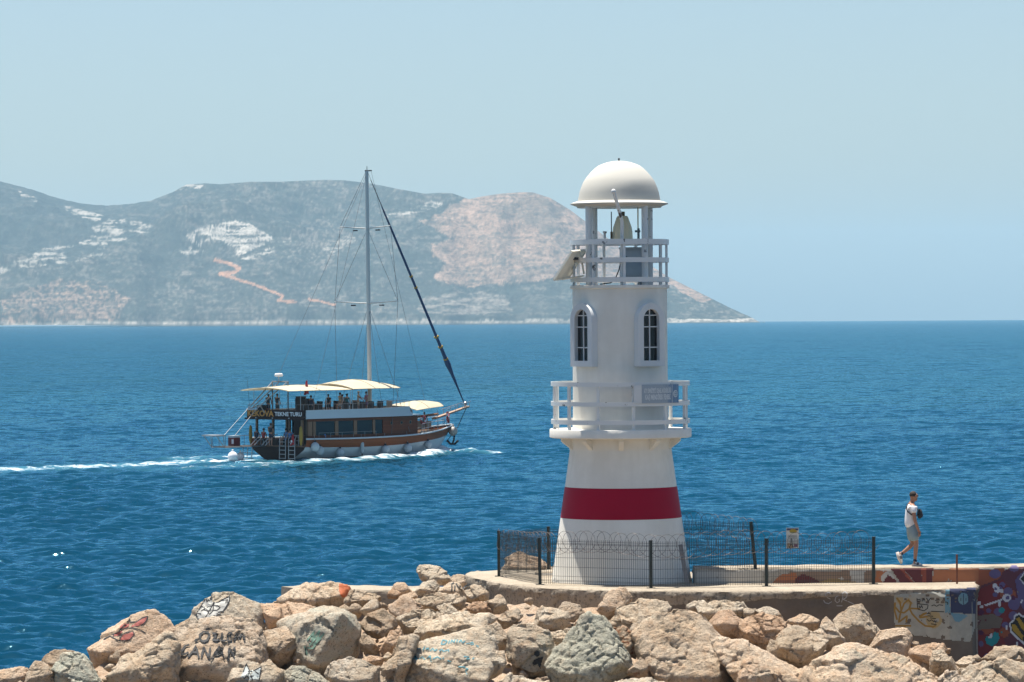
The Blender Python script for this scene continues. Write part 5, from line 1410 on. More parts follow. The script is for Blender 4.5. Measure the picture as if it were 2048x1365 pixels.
spray(ob, "black_lettering", [[ca(*p) for p in l] for l in ([(1360, 470), (1370, 420), (1450, 380), (1500, 350), (1600, 340), (1700, 370), (1760, 410)], [(1440, 500), (1450, 440), (1510, 400), (1600, 380), (1620, 420), (1560, 490), (1470, 500)], [(1530, 280), (1560, 230), (1575, 280)], [(1560, 270), (1640, 270), (1720, 220), (1780, 200), (1770, 250), (1700, 320)], [(1430, 380), (1480, 320), (1560, 280)], [(1250, 480), (1330, 440), (1400, 480), (1450, 500)])], BLACK, 2.0)
ob = rk("small black outlined cat")
spill(ob, "grey_marking", [[cb_(*p) for p in ((1000, 1180), (1040, 1080), (1080, 1160), (1160, 1150), (1220, 1110), (1200, 1260), (1040, 1270), (970, 1240))]], paint("cat_grey", (0.42, 0.45, 0.42)), .009, .3)
spray(ob, "black_lettering", [[cb_(*p) for p in l] for l in ([(1000, 1180), (1040, 1075), (1080, 1160)], [(1060, 1170), (1120, 1160), (1150, 1150), (1220, 1110), (1195, 1270)], [(1010, 1250), (1080, 1180), (1120, 1270)], [(1150, 1170), (1190, 1200)], [(1050, 1230), (1130, 1220)])], BLACK, 2.2)
ob = rk("turquoise handwriting"); TQ = paint("spray_turquoise", (0.09, 0.27, 0.31))
def cd_(X, Y): return (760 + X * .1795, 1120 + Y * .1795)
spray(ob, "turquoise_lettering", [[cd_(*p) for p in l] for l in ([(680, 945), (700, 895), (750, 910), (720, 945), (680, 945)], [(765, 940), (775, 905)], [(790, 935), (800, 895), (825, 930), (835, 890)], [(855, 925), (865, 890)], [(880, 925), (905, 895), (915, 930)], [(920, 930), (950, 905)], [(960, 940), (1000, 930)], [(1005, 935), (1030, 920), (1040, 945), (1010, 950)], [(1070, 960), (1095, 965), (1090, 980)],
      [(410, 1000), (450, 990)], [(480, 1010), (500, 970)], [(510, 1000), (540, 985), (545, 1010)], [(560, 1020), (590, 990), (610, 1020), (640, 1000)], [(660, 1020), (690, 1000), (710, 1025), (770, 1005), (765, 1030)],
      [(350, 1130), (400, 1070), (410, 1120)], [(380, 1110), (420, 1100)], [(440, 1110), (470, 1080), (500, 1115)], [(520, 1110), (560, 1070), (570, 1140)], [(590, 1110), (640, 1085), (680, 1110)], [(700, 1110), (710, 1090)], [(750, 1125), (800, 1140)], [(930, 1080), (990, 1085), (960, 1105), (1000, 1105)], [(1030, 1110), (1050, 1095)], [(930, 1200), (985, 1220), (950, 1235), (970, 1280)], [(870, 1195), (950, 1195)])], TQ, 2.0)
ob = rk("black figure" if False else "grey vertical face")
def ce(X, Y): return (1000 + X * .1758, 1170 + Y * .1758)
spill(ob, "black_marking", [[ce(*p) for p in ell(420, 780, 32, 36)]], BLACK, .012, .12, 1.6, 3)
spill(ob, "black_marking", [[ce(*p) for p in ((385, 850), (440, 830), (490, 820), (470, 900), (455, 960), (430, 900), (380, 920), (370, 880))]], BLACK, .012, .12, 1.6, 3)
ob = rk("black spray loop")
spray(ob, "black_lettering", [[cd_(*p) for p in l] for l in ([(800, 350), (800, 270), (840, 255), (860, 290), (880, 320)], [(830, 350), (835, 290)], [(880, 350), (890, 290)])], BLACK, 2.4)
ob = rk("green scribbles")
def cc_(X, Y): return (500 + X * .1795, 1120 + Y * .1795)
spray(ob, "green_lettering", [[cc_(*p) for p in l] for l in ([(640, 900), (720, 800), (690, 900), (780, 790), (740, 930), (830, 820)], [(660, 960), (740, 870), (790, 880), (700, 950)], [(640, 980), (700, 990), (800, 850)], [(610, 960), (640, 1060)])], paint("spray_green", (0.16, 0.27, 0.20)), 3.2)
spray(ob, "black_scribble", [[cc_(*p) for p in l] for l in ([(640, 900), (700, 920), (660, 940)], [(620, 980), (620, 1060)])], BLACK, 1.6)
ob = rk("orange patch on")
spill(ob, "orange_marking", [[(678, 1168), (690, 1165), (700, 1174), (701, 1183), (697, 1193), (686, 1196), (679, 1188)]], paint("spray_orange", (0.40, 0.10, 0.03)), .010, .0, 1.6, 9)

# ------------------------------------------------------------------ fence round the lighthouse
FH = 94 * 91.6 / F
def fence_post(x, y, z=None, lean=0.0, label=None):
    p = onz(x, y, ZP if z is None else z)
    o = empty("fence_post", p, 0, label, "fence post", "dark posts of the lighthouse fence")
    top = Vector((lean, 0, FH))
    MB().bar((0, 0, 0), top, 0.075, 0.055, (0, 1, 0)).build("post", M['fence'], o)
    MB().box((0, 0, 0.006), (0.2, 0.16, 0.012)).build("base_plate", M['fence'], o)
    MB().box((top.x, 0, FH + 0.012), (0.085, 0.065, 0.024)).build("post_cap", M['fence'], o)
    return p
pA = fence_post(1080, 1170, None, -.01, "dark fence post at the front left corner of the fence, left of the lighthouse")
pB = fence_post(1302, 1177, None, 0, "dark fence post standing right in front of the lighthouse")
pC = fence_post(1533, 1173, None, 0, "dark fence post at the front of the fence left of the small notice")
pD = fence_post(1747, 1168.5, None, .01, "last dark fence post on the right, nearest the walking man")
pE = fence_post(998, 1153, None, 0, "leftmost dark fence post at the tip of the platform")
pF = fence_post(1097, 1143, None, 0, "dark fence post at the back, beside the pointed boulder")
pG = fence_post(1511, 1138.5, ZW, -0.10, "leaning rusty fence post on top of the harbour wall")
def mesh_panel(mb, a, b, z0=0.03, z1=1.0):
    d = b - a; L = d.length; n = int(L / 0.056); k = 0.0032
    t = d.normalized(); nrm = Vector((-t.y, t.x, 0))
    for i in range(1, n):
        p = a + d * (i / n)
        mb.bar(p + Vector((0, 0, z0)), p + Vector((0, 0, z1 * FH)), 2 * k, 2 * k, nrm)
    for z in (0.05, 0.10, 0.20, 0.40, 0.60, 0.80, 0.90, 0.955):
        for off in ((0,) if z not in (0.10, 0.90) else (-.012, .012)):
            mb.bar(a + Vector((0, 0, z * FH + off)) + nrm * .006, b + Vector((0, 0, z * FH + off)) + nrm * .006, 2.2 * k, 2.2 * k)
def fence_run(name, label, segs):
    o = empty(name, segs[0][0], 0, label, "fence")
    for a, b in segs:
        mb = MB(); mesh_panel(mb, a - segs[0][0], b - segs[0][0])
        q = mb.build("mesh_panel", M['wire'], o, fix=False); q["kind"] = "stuff"
fence_run("wire_fence", "dark welded wire fence along the front of the lighthouse platform", [(pA, pB), (pB, pC), (pC, pD)])
fence_run("wire_fence", "wire fence side panel left of the lighthouse with the pointed boulder behind it", [(pE, pA)])
fence_run("wire_fence", "wire fence along the seaward side behind the lighthouse", [(pE, pF), (pF, Vector((TB.x - 0.8, pF.y - 0.2, ZP))), (Vector((TB.x + 1.25, TB.y + 0.3, ZW)), pG)])
def coil(name, label, pts, r, pitch, z, sag=0.04, flat_=0.3):
    """razor wire: an uneven helix along the fence top"""
    mb = MB(); path = [Vector(p) for p in pts]
    Ls = [0]
    for a, b in zip(path[:-1], path[1:]): Ls.append(Ls[-1] + (b - a).length)
    tot = Ls[-1]; n = int(tot / pitch); out = []
    g = random.Random(len(label))
    ph = [g.uniform(0, 6.28) for _ in range(4)]
    for i in range(n * 22):
        s = tot * i / (n * 22); k = max(j for j in range(len(Ls)) if Ls[j] <= s + 1e-9); k = min(k, len(path) - 2)
        t = (s - Ls[k]) / max(1e-6, Ls[k + 1] - Ls[k]); p = path[k].lerp(path[k + 1], t); d = (path[k + 1] - path[k]).normalized(); nr = Vector((-d.y, d.x, 0))
        a = 2 * math.pi * i / 22; rr = r * (1 + 0.09 * math.sin(s * 1.3 + ph[0]) + 0.04 * math.sin(s * 5.3 + ph[1]))
        out.append(p + Vector((0, 0, z + sag * math.sin(s * 1.7 + ph[2]) + rr * math.sin(a))) + nr * (rr * flat_ * math.cos(a * .5 + ph[1])) + d * (rr * math.cos(a)))
    o0 = out[0].copy()
    mb.tube([q - o0 for q in out], 0.0042, 4, False)
    for i in range(0, len(out) - 1, 3):
        q = out[i] - o0; mb.bar(q - Vector((0.018, 0, 0.010)), q + Vector((0.018, 0, 0.010)), 0.010, 0.004)
    o = mb.build(name, M['razor'], None, fix=False); o.location = o0
    tag(o, label, "razor wire")
up_ = Vector((0, 0, 0))
coil("razor_wire", "loops of razor wire along the front fence before the lighthouse", [pA + Vector((.3, .05, 0)), pB + Vector((0, .05, 0)), pC + Vector((0, .05, 0)), pD + Vector((-.1, .05, 0))], 0.265, 0.23, FH * 0.92)
coil("razor_wire", "tangled rusty razor wire above the left side fence panel", [pE + Vector((.05, .1, 0)), (pE + pA) / 2 + Vector((.1, .6, 0)), pA + Vector((.25, .4, 0))], 0.24, 0.13, FH * 0.84, 0.05, 0.8)
coil("razor_wire", "razor wire on the far fence between the lighthouse and the leaning post", [Vector((TB.x + 1.2, TB.y + 0.3, ZW)), pG], 0.265, 0.2, FH * 0.9)

# notice on the fence, rusty rod, plank
def notice():
    o = empty("notice", P(1585, 1097, (pC.y + pD.y) / 2 - 0.05), 0, "small weathered notice with a yellow emblem hanging on the wire fence", "notice")
    w, h = 25 * 91.8 / F, 41 * 91.8 / F
    MB().box((0, 0, h / 2), (w, 0.012, h)).build("notice_board", flat("notice_white", (0.56, 0.55, 0.50), 0.6, .3, 9), o)
    y = -0.008
    def q(name, mat, pl, lift=0.0): MB().prism([(x * w, y - lift, z * h) for x, z in pl], (0, -0.002, 0)).build(name, mat, o)
    q("header", paint("notice_navy", (0.06, 0.055, 0.11)), [(-.47, .88), (.47, .88), (.47, .98), (-.47, .98)])
    q("emblem", paint("notice_yellow", (0.38, 0.26, 0.03)), [(-.25, .80), (.3, .78), (.38, .84), (.22, .93), (-.05, .95), (-.22, .88)], .002)
    q("emblem_foot", paint("notice_olive", (0.2, 0.2, 0.06)), [(-.2, .76), (.25, .75), (.2, .80), (-.15, .81)], .004)
    for z, a, b in ((.60, -.35, .35), (.55, -.35, .38), (.49, -.33, .36)): q("text_line", BLACK, [(a, z), (b, z), (b, z + .018), (a, z + .018)])
    q("figure", BLACK, [(-.13, .18), (-.08, .18), (-.06, .48), (-.13, .48)], .001)
    q("figure", BLACK, [(-.30, .02), (-.22, .02), (-.10, .2), (-.16, .2)], .001); q("figure", BLACK, [(.02, .04), (.10, .04), (-.06, .2), (-.11, .2)], .001)
    q("stain", paint("notice_plum", (0.22, 0.1, 0.16)), [(.10, .06), (.42, .06), (.42, .2), (.14, .22)], .001)
    q("stain", paint("notice_peach", (0.50, 0.36, 0.24)), [(-.45, .02), (.05, .02), (-.02, .2), (-.4, .26)])
notice()
p = onz(1914, 1168, ZP)
MB().tube([(0, 0, 0), (0, 0, 59 * TPX * .975)], 0.023, 8).build("rusty_rod", M['rust']).location = p
tag(bpy.data.objects["rusty_rod"], "thin rusty iron rod standing up from the right end of the platform", "rod")
pk = MB().bar(P(1375, 1172, 92.6) - TB, P(1361, 1090, 93.3) - TB, 0.10, 0.03, (0, 1, 0)).build("plank", M['wood_old']); pk.location = TB
tag(pk, "old grey plank leaning against the lighthouse behind the fence", "plank")
# ------------------------------------------------------------------ people
def skin_mesh(name, joints, bones, mat, levels=2, root=None):
    """one continuous skin round a skeleton: joints {name: ((x, y, z), radius or (rx, ry))}"""
    names = list(joints); ix = {n: i for i, n in enumerate(names)}
    me = bpy.data.meshes.new(name); me.from_pydata([joints[n][0] for n in names], [(ix[a], ix[b]) for a, b in bones], [])
    ob = bpy.data.objects.new(name, me); COL.objects.link(ob)
    sk = ob.modifiers.new("s", 'SKIN'); sk.use_smooth_shade = True; sk.branch_smoothing = 0.6
    sv = me.skin_vertices[0].data
    for n in names:
        r = joints[n][1]; sv[ix[n]].radius = (r, r) if not isinstance(r, tuple) else r
        sv[ix[n]].use_root = (n == (root or names[0]))
    ss = ob.modifiers.new("u", 'SUBSURF'); ss.levels = levels; ss.render_levels = levels
    bpy.context.view_layer.update(); dg = bpy.context.evaluated_depsgraph_get()
    m2 = bpy.data.meshes.new_from_object(ob.evaluated_get(dg))
    ob.modifiers.clear(); ob.data = m2; m2.name = name; bpy.data.meshes.remove(me)
    m2.materials.clear(); m2.materials.append(mat); m2.polygons.foreach_set("use_smooth", [True] * len(m2.polygons))
    return ob

SKIN = flat("skin_tan", (0.34, 0.165, 0.10), 0.55, .06, 12)
SKIN2 = flat("skin_fair", (0.46, 0.26, 0.18), 0.55, .06, 12)
HAIR = flat("hair_dark", (0.026, 0.017, 0.012), 0.8, .3, 40)
CLOTH = {"white": flat("cloth_white", (0.74, 0.74, 0.76), 0.8, .05), "shorts": flat("cloth_greyblue", (0.235, 0.30, 0.32), 0.85, .12, 14), "black": flat("cloth_black", (0.014, 0.014, 0.017), 0.8, .2),
         "teal": flat("cloth_teal", (0.03, 0.16, 0.17), 0.85, .1), "grey": flat("cloth_grey", (0.35, 0.35, 0.35), 0.85, .1), "pink": flat("cloth_pink", (0.45, 0.22, 0.42), 0.85, .15), "purple": flat("cloth_purple", (0.22, 0.08, 0.25), 0.85, .2),
         "navy": flat("cloth_navy", (0.02, 0.025, 0.05), 0.85, .2), "blue": flat("cloth_blue", (0.07, 0.17, 0.36), 0.85, .15), "red": flat("cloth_red", (0.3, 0.03, 0.03), 0.85, .15), "cream": flat("cloth_cream", (0.62, 0.54, 0.42), 0.85, .1)}
SHOE = flat("shoe_white", (0.70, 0.69, 0.66), 0.6, .06)
SOLE = flat("shoe_sole", (0.55, 0.50, 0.45), 0.7, .1)

def walker():
    """the man walking on the harbour wall, seen from behind his right shoulder"""
    D0 = 93.75
    foot = P(1834, 1130, D0); foot.z = ZW + 0.005
    S = D0 / F
    def q(x, y, dy=0.0):      # photo pixel, dy metres farther away than the body axis
        p = P(x, y, D0 + dy); return p - foot
    def body_dir(): pass
    J = {"pelvis": (q(1822.5, 1054), (0.11, 0.09)), "waist": (q(1821, 1038), (0.115, 0.09)), "chest": (q(1820.5, 1021), (0.155, 0.112)), "upper": (q(1822, 1011), (0.12, 0.085)), "neck": (q(1824.3, 1003.5), 0.056), "skull0": (q(1826.6, 998), (0.075, 0.078)), "skull": (q(1827.6, 991.5), (0.104, 0.112)), "crown": (q(1827.2, 986.6), (0.086, 0.095)),
         "shR": (q(1826, 1012.5, -.17), 0.062), "elR": (q(1829.8, 1041, -.24), 0.044), "wrR": (q(1837.2, 1061, -.22), 0.030), "haR": (q(1838.6, 1066, -.22), (0.040, 0.022)),
         "shL": (q(1820, 1012.5, .19), 0.062), "elL": (q(1817, 1037, .27), 0.044), "wrL": (q(1822, 1057, .27), 0.030), "haL": (q(1823.5, 1063, .27), (0.038, 0.022)),
         "hipR": (q(1824.5, 1061, -.08), 0.085), "thR": (q(1829, 1072, -.10), 0.086), "knR": (q(1832.5, 1087, -.10), 0.058), "caR": (q(1831.5, 1100, -.10), 0.056), "anR": (q(1830.2, 1121.5, -.10), 0.038), "heR": (q(1828.2, 1127.5, -.10), 0.030), "toR": (q(1841, 1128.5, -.08), 0.026),
         "hipL": (q(1821.5, 1061, .08), 0.085), "thL": (q(1823, 1073, .10), 0.084), "knL": (q(1825.5, 1088, .10), 0.058), "caL": (q(1816.5, 1097, .10), 0.055), "anL": (q(1803.8, 1107.0, .10), 0.037), "heL": (q(1798.5, 1107.5, .10), 0.030), "toL": (q(1804, 1123.5, .10), 0.024)}
    B = [("pelvis", "waist"), ("waist", "chest"), ("chest", "upper"), ("upper", "neck"), ("neck", "skull0"), ("skull0", "skull"), ("skull", "crown"), ("upper", "shR"), ("shR", "elR"), ("elR", "wrR"), ("wrR", "haR"), ("upper", "shL"), ("shL", "elL"), ("elL", "wrL"), ("wrL", "haL"),
         ("pelvis", "hipR"), ("hipR", "thR"), ("thR", "knR"), ("knR", "caR"), ("caR", "anR"), ("anR", "heR"), ("heR", "toR"), ("pelvis", "hipL"), ("hipL", "thL"), ("thL", "knL"), ("knL", "caL"), ("caL", "anL"), ("anL", "heL"), ("heL", "toL")]
    body = skin_mesh("person", J, B, SKIN)
    body.location = foot
    tag(body, "man in white T-shirt, grey blue shorts and white sneakers walking along the harbour wall", "person")
    def child(o): o.parent = body; return o
    # fingers: five per hand, each its own tapered chain rooted in the palm
    for side, sg in (("R", -1), ("L", 1)):
        w, h = Vector(J["wr" + side][0]), Vector(J["ha" + side][0]); d = (h - w).normalized(); mb = MB()
        f = Vector((0.75, 0.66, 0.0)); f = (f - d * f.dot(d)).normalized()      # thumb side looks forward
        inn = d.cross(f) * sg
        for k in range(4):
            o = h + f * (0.030 - 0.019 * k) + d * 0.012; L = (0.072, 0.080, 0.075, 0.058)[k]
            p1 = o + d * L * .5 + inn * 0.006; p2 = o + d * L * .85 + inn * 0.022; p3 = o + d * L * .98 + inn * 0.040
            mb.tube([o - d * .03, p1, p2, p3], [.0105, .0095, .0085, .006], 7)
        o = h - d * 0.035 + f * 0.028
        mb.tube([o, o + f * .022 + d * .028, o + f * .026 + d * .055 + inn * .012], [.013, .0115, .008], 7)
        child(mb.build("fingers", SKIN, None, 'all'))
    # face: nose, ears, brow; the man looks to the right and slightly away
    hd = Vector(J["skull"][0]); look = Vector((0.86, 0.48, -0.10)).normalized(); sd_ = Vector((-look.y, look.x, 0)).normalized()
    mb = MB(); mb.tube([hd + look * .088 + Vector((0, 0, .018)), hd + look * .112 + Vector((0, 0, -.020)), hd + look * .086 + Vector((0, 0, -.034))], [.010, .017, .010], 8)
    for k in (-1, 1): mb.sphere(hd + sd_ * (.083 * k) - look * .012 + Vector((0, 0, -.012)), .030, 10, (.6, .6, 1.1))
    mb.tube([hd + look * .078 + sd_ * .026 + Vector((0, 0, -.066)), hd + look * .092 + Vector((0, 0, -.064)), hd + look * .078 - sd_ * .026 + Vector((0, 0, -.066))], .0085, 6)
    mb.sphere(hd + look * .052 + Vector((0, 0, -.088)), .040, 10)
    child(mb.build("face_features", SKIN, None, 'all'))
    # short dark hair: a cap over the top and back of the skull
    mb = MB(); rows = []
    for i in range(9):
        t = 0.02 + i / 8 * 1.75; r = []
        for j in range(25):
            a = math.pi * 2 * j / 24
            v = (look * math.cos(a) + sd_ * math.sin(a)) * math.sin(t) + Vector((0, 0, math.cos(t)))
            tt = min(t * 1.08, 1.95 - 1.15 * max(0.0, min(1.0, (math.cos(a) + 0.1) / 0.6)))
            v = (look * math.cos(a) * 1.05 + sd_ * math.sin(a)) * math.sin(tt) + Vector((0, 0, math.cos(tt) * 1.02))
            r.append(hd + v * 0.0935 + Vector((0, 0, .009)) - look * .012)
        rows.append(r)
    mb.grid(rows); child(mb.build("hair", HAIR, None, 'all'))
    # sunglasses: two lenses and the arms
    mb = MB()
    for k in (-1, 1):
        mb.box(hd + look * .088 + sd_ * (.034 * k) + Vector((0, 0, .004)), (.010, .046, .032), math.atan2(look.y, look.x))
    mb.bar(hd + look * .09 + sd_ * .012 + Vector((0, 0, .016)), hd + look * .09 - sd_ * .012 + Vector((0, 0, .016)), .006, .006)
    child(mb.build("sunglasses", CLOTH["black"]))
    # T-shirt
    T = {"hem": (q(1821.5, 1058.5), (0.185, 0.165)), "waist": (q(1820.5, 1040), (0.168, 0.145)), "chest": (q(1820.5, 1022), (0.188, 0.155)), "up": (q(1822, 1011.5), (0.135, 0.10)), "collar": (q(1823.6, 1005.8), 0.068), "sR": (q(1826, 1013, -.18), 0.088), "cR": (q(1828.3, 1027.5, -.215), 0.074), "sL": (q(1820, 1013, .20), 0.088), "cL": (q(1818, 1027, .24), 0.074)}
    child(skin_mesh("t_shirt", T, [("hem", "waist"), ("waist", "chest"), ("chest", "up"), ("up", "collar"), ("up", "sR"), ("sR", "cR"), ("up", "sL"), ("sL", "cL")], CLOTH["white"]))
    T = {"belt": (q(1822, 1041), (0.15, 0.13)), "seat": (q(1822.5, 1055), (0.165, 0.15)), "qR": (q(1825, 1061, -.09), 0.132), "tR": (q(1828.5, 1071, -.10), 0.122), "hR": (q(1831.8, 1084, -.10), 0.106), "qL": (q(1821.5, 1061, .09), 0.13), "tL": (q(1823, 1071, .10), 0.118), "hL": (q(1825.2, 1085, .10), 0.102)}
    child(skin_mesh("shorts", T, [("belt", "seat"), ("seat", "qR"), ("qR", "tR"), ("tR", "hR"), ("seat", "qL"), ("qL", "tL"), ("tL", "hL")], CLOTH["shorts"]))
    # sneakers with three dark stripes
    for nm, he, to, an in (("R", J["heR"][0], J["toR"][0], J["anR"][0]), ("L", J["heL"][0], J["toL"][0], J["anL"][0])):
        he, to, an = Vector(he), Vector(to), Vector(an); d = (to - he).normalized(); upv = (an - he); upv = (upv - d * upv.dot(d)).normalized()
        T = {"he": (he - d * .012, (0.044, 0.042)), "mid": (he.lerp(to, .38) + upv * .010, (0.046, 0.046)), "ball": (he.lerp(to, .75) - upv * .004, (0.047, 0.034)), "toe": (to + d * .028 - upv * .008, (0.036, 0.024)), "col": (an.lerp(he, .42), 0.049)}
        sh = child(skin_mesh("sneaker", T, [("he", "mid"), ("mid", "ball"), ("ball", "toe"), ("he", "col")], SHOE))
        mb = MB(); side = d.cross(upv)
        for k in range(3):
            c0 = he.lerp(to, .34 + .12 * k)
            for s_ in (-1, 1): mb.bar(c0 - upv * .02 + side * (.047 * s_), c0 + upv * .038 + d * .012 + side * (.040 * s_), .013, .006, side)
        t3 = mb.build("stripes", CLOTH["navy"]); t3.parent = sh
        mb = MB(); mb.tube([he - d * .045 - upv * .034, he.lerp(to, .5) - upv * .036, to + d * .045 - upv * .026], [.036, .044, .026], 10); mb2 = mb
        t4 = mb2.build("sole", SOLE, None, 'all'); t4.data.transform(Matrix.Identity(4)); t4.parent = sh
        mb = MB().tube([an + (he - an) * .25, an - (he - an) * .35], .044, 12); t5 = mb.build("sock", CLOTH["navy"], None, 'all'); child(t5)
    # black sling bag on his chest with its strap round the back
    bag = empty("sling_bag", foot + q(1839.5, 1028, 0.05), 0, "black sling bag worn across the chest of the walking man", "bag")
    MB().sphere((0, 0, 0), 0.105, 18, (0.62, 0.95, 1.12)).build("bag_body", CLOTH["black"], bag, 'all')
    MB().sphere((0.045, -.02, -.03), 0.065, 14, (0.5, 0.9, 0.9)).build("bag_pocket", CLOTH["navy"], bag, 'all')
    o = q(1839.5, 1028, .05)
    st = [q(1836, 1032, -.08), q(1830.5, 1031.8, -.20), q(1822.5, 1029.5, -.20), q(1816.2, 1024.5, -.165), q(1812.6, 1017.5, -.085), q(1814.5, 1010.5, -.03), q(1818.5, 1006.2, .06), q(1823.5, 1006.5, .12), q(1831, 1012, .10), q(1836.5, 1021, .07)]
    mb = MB()
    for a, b in zip(st[:-1], st[1:]): mb.tube([a - o, b - o], .0145, 6)
    mb.build("strap", CLOTH["black"], bag, 'all')
walker()

# passengers: small figures, each one body with its own clothing
def passenger(loc, face, pose, top, bottom, label, hair=HAIR, hat=None, skin=SKIN2, arm=0.0, scale=1.0):
    """pose 'sit' or 'stand'; face = heading; arm = how far the right arm reaches forward"""
    sit = pose == 'sit'
    hz = 0.50 if sit else 0.94      # seat or hip height
    J = {"pel": ((0, 0, hz), (.135, .115)), "wai": ((-.01, 0, hz + .20), (.125, .10)), "che": ((0, 0, hz + .38), (.155, .11)), "upp": ((0, 0, hz + .50), (.11, .08)), "nec": ((.01, 0, hz + .59), .052), "sku": ((.03, 0, hz + .71), (.085, .092)), "cro": ((.02, 0, hz + .79), .07)}
    B = [("pel", "wai"), ("wai", "che"), ("che", "upp"), ("upp", "nec"), ("nec", "sku"), ("sku", "cro")]
    for s, n in ((-1, "R"), (1, "L")):
        rch = arm if n == "R" else arm * .4
        J["sh" + n] = ((0, .18 * s, hz + .49), .058)
        J["el" + n] = ((.05 + rch * .25, .24 * s, hz + .24 + rch * .12), .042)
        J["wr" + n] = ((.14 + rch * .48, .20 * s, hz + .06 + rch * .36), .030)
        J["ha" + n] = ((.19 + rch * .55, .185 * s, hz + .01 + rch * .42), (.036, .026))
        B += [("upp", "sh" + n), ("sh" + n, "el" + n), ("el" + n, "wr" + n), ("wr" + n, "ha" + n)]
        if sit:
            J["hi" + n] = ((.06, .09 * s, hz - .01), .095); J["kn" + n] = ((.45, .11 * s, hz + .02), .062); J["an" + n] = ((.43, .11 * s, .08), .042); J["to" + n] = ((.58, .12 * s, .04), .034)
        else:
            J["hi" + n] = ((0, .09 * s, hz - .08), .095); J["kn" + n] = ((.02, .095 * s, .50), .062); J["an" + n] = ((-.02, .10 * s, .09), .042); J["to" + n] = ((.13, .11 * s, .04), .034)
        B += [("pel", "hi" + n), ("hi" + n, "kn" + n), ("kn" + n, "an" + n), ("an" + n, "to" + n)]
    b = skin_mesh("person", J, B, skin, 1); b.location = loc; b.rotation_euler = (0, 0, face); b.scale = (scale,) * 3
    tag(b, label, "person", "passengers on the excursion boat")
    T = {k: J[k] for k in ("wai", "che", "upp", "shR", "shL")}
    T = {"hem": ((0, 0, hz + .06), (.145, .125)), "wai": ((-.01, 0, hz + .20), (.14, .115)), "che": ((0, 0, hz + .38), (.172, .128)), "upp": ((0, 0, hz + .51), (.118, .09)), "shR": ((0, -.18, hz + .485), .076), "shL": ((0, .18, hz + .485), .076)}
    for n in "RL":
        a, e = Vector(J["sh" + n][0]), Vector(J["el" + n][0]); T["sl" + n] = (a.lerp(e, .5), .062)
    if top is not None:
        c = skin_mesh("top", T, [("hem", "wai"), ("wai", "che"), ("che", "upp"), ("upp", "shR"), ("upp", "shL"), ("shR", "slR"), ("shL", "slL")], top, 1); c.parent = b
    T = {"bel": ((0, 0, hz + .08), (.14, .118)), "sea": ((0, 0, hz), (.145, .125))}
    for n in "RL":
        h, k = Vector(J["hi" + n][0]), Vector(J["kn" + n][0]); T["hi" + n] = (h, .108); T["th" + n] = (h.lerp(k, .7), .088)
    c = skin_mesh("shorts", T, [("bel", "sea"), ("sea", "hiR"), ("hiR", "thR"), ("sea", "hiL"), ("hiL", "thL")], bottom, 1); c.parent = b
    hd = Vector(J["sku"][0]); mb = MB()
    mb.sphere(hd + Vector((-.018, 0, .028)), .098, 14, (1, .96, 1.0))
    c = mb.build("hair" if hat is None else "cap", hair if hat is None else hat, None, 'all'); c.parent = b
    if hat is not None:
        q = MB().lathe([(.02, .05), (.15, .035), (.155, .028), (.02, .03)], 18, hd); q = q.build("brim", hat, None, 'all'); q.parent = c
    mb = MB().sphere(hd + Vector((.088, 0, -.018)), .018, 8); c = mb.build("nose", skin, None, 'all'); c.parent = b
    return b
# ------------------------------------------------------------------ excursion boat
B_WHITE = plain("boat_white", (0.46, 0.53, 0.57), 0.5, var=0.06, scale=1.5)
def planks(name, a, b, pitch):
    """varnished planking: seams along the hull"""
    mt, nt, bs = new_mat(name); co = objco(nt)
    sx = nt.nodes.new("ShaderNodeSeparateXYZ"); nt.links.new(co, sx.inputs[0])
    fr = mth(nt, 'FRACT', mth(nt, 'MULTIPLY', sx.outputs[2], 1.0 / pitch))
    row = mth(nt, 'FLOOR', mth(nt, 'MULTIPLY', sx.outputs[2], 1.0 / pitch))
    wn_ = nt.nodes.new("ShaderNodeTexWhiteNoise"); wn_.noise_dimensions = '1D'; nt.links.new(row, wn_.inputs["W"])
    n = noise(nt, 2.5, 5, 0.6, stretch(nt, co, (0.5, 0.5, 6)))
    c = mixc(nt, mth(nt, 'ADD', mth(nt, 'MULTIPLY', n, 0.6), mth(nt, 'MULTIPLY', wn_.outputs["Value"], 0.4)), a, b)
    seam = mth(nt, 'LESS_THAN', fr, 0.07)
    nt.links.new(mixc(nt, seam, c, tuple(x * 0.35 for x in a)), bs.inputs["Base Color"]); bs.inputs["Roughness"].default_value = 0.6; bs.inputs["Specular IOR Level"].default_value = 0.2
    bump(nt, bs, mth(nt, 'SUBTRACT', 1.0, seam), 0.6, 0.01)
    return mt
B_WOOD = planks("boat_varnish", (0.16, 0.042, 0.012), (0.27, 0.080, 0.022), 0.13)
B_CAB = planks("cabin_planks", (0.105, 0.027, 0.010), (0.18, 0.050, 0.018), 0.14)
B_DARK = plain("transom_wood", (0.026, 0.009, 0.007), 0.6, var=0.3, scale=2, spec=0.15)
B_POST = plain("post_wood", (0.17, 0.085, 0.04), 0.5, var=0.25)
B_DECK = plain("deck_teak", (0.34, 0.235, 0.165), 0.8, var=0.15, scale=3)
B_SEAT = plain("seat_brown", (0.040, 0.026, 0.021), 0.8, var=0.25, scale=3)
B_RED = plain("boot_red", (0.13, 0.012, 0.015), 0.5)
B_GLASS = plain("boat_glass", (0.010, 0.014, 0.018), 0.08, var=0.0)
B_STEEL = plain("stainless", (0.40, 0.41, 0.42), 0.35, 0.7, var=0.05)
B_RAIL = plain("rail_dull", (0.20, 0.21, 0.22), 0.5, 0.3)
B_AWN = plain("awning_cloth", (0.64, 0.57, 0.42), 0.85, var=0.05, scale=1)
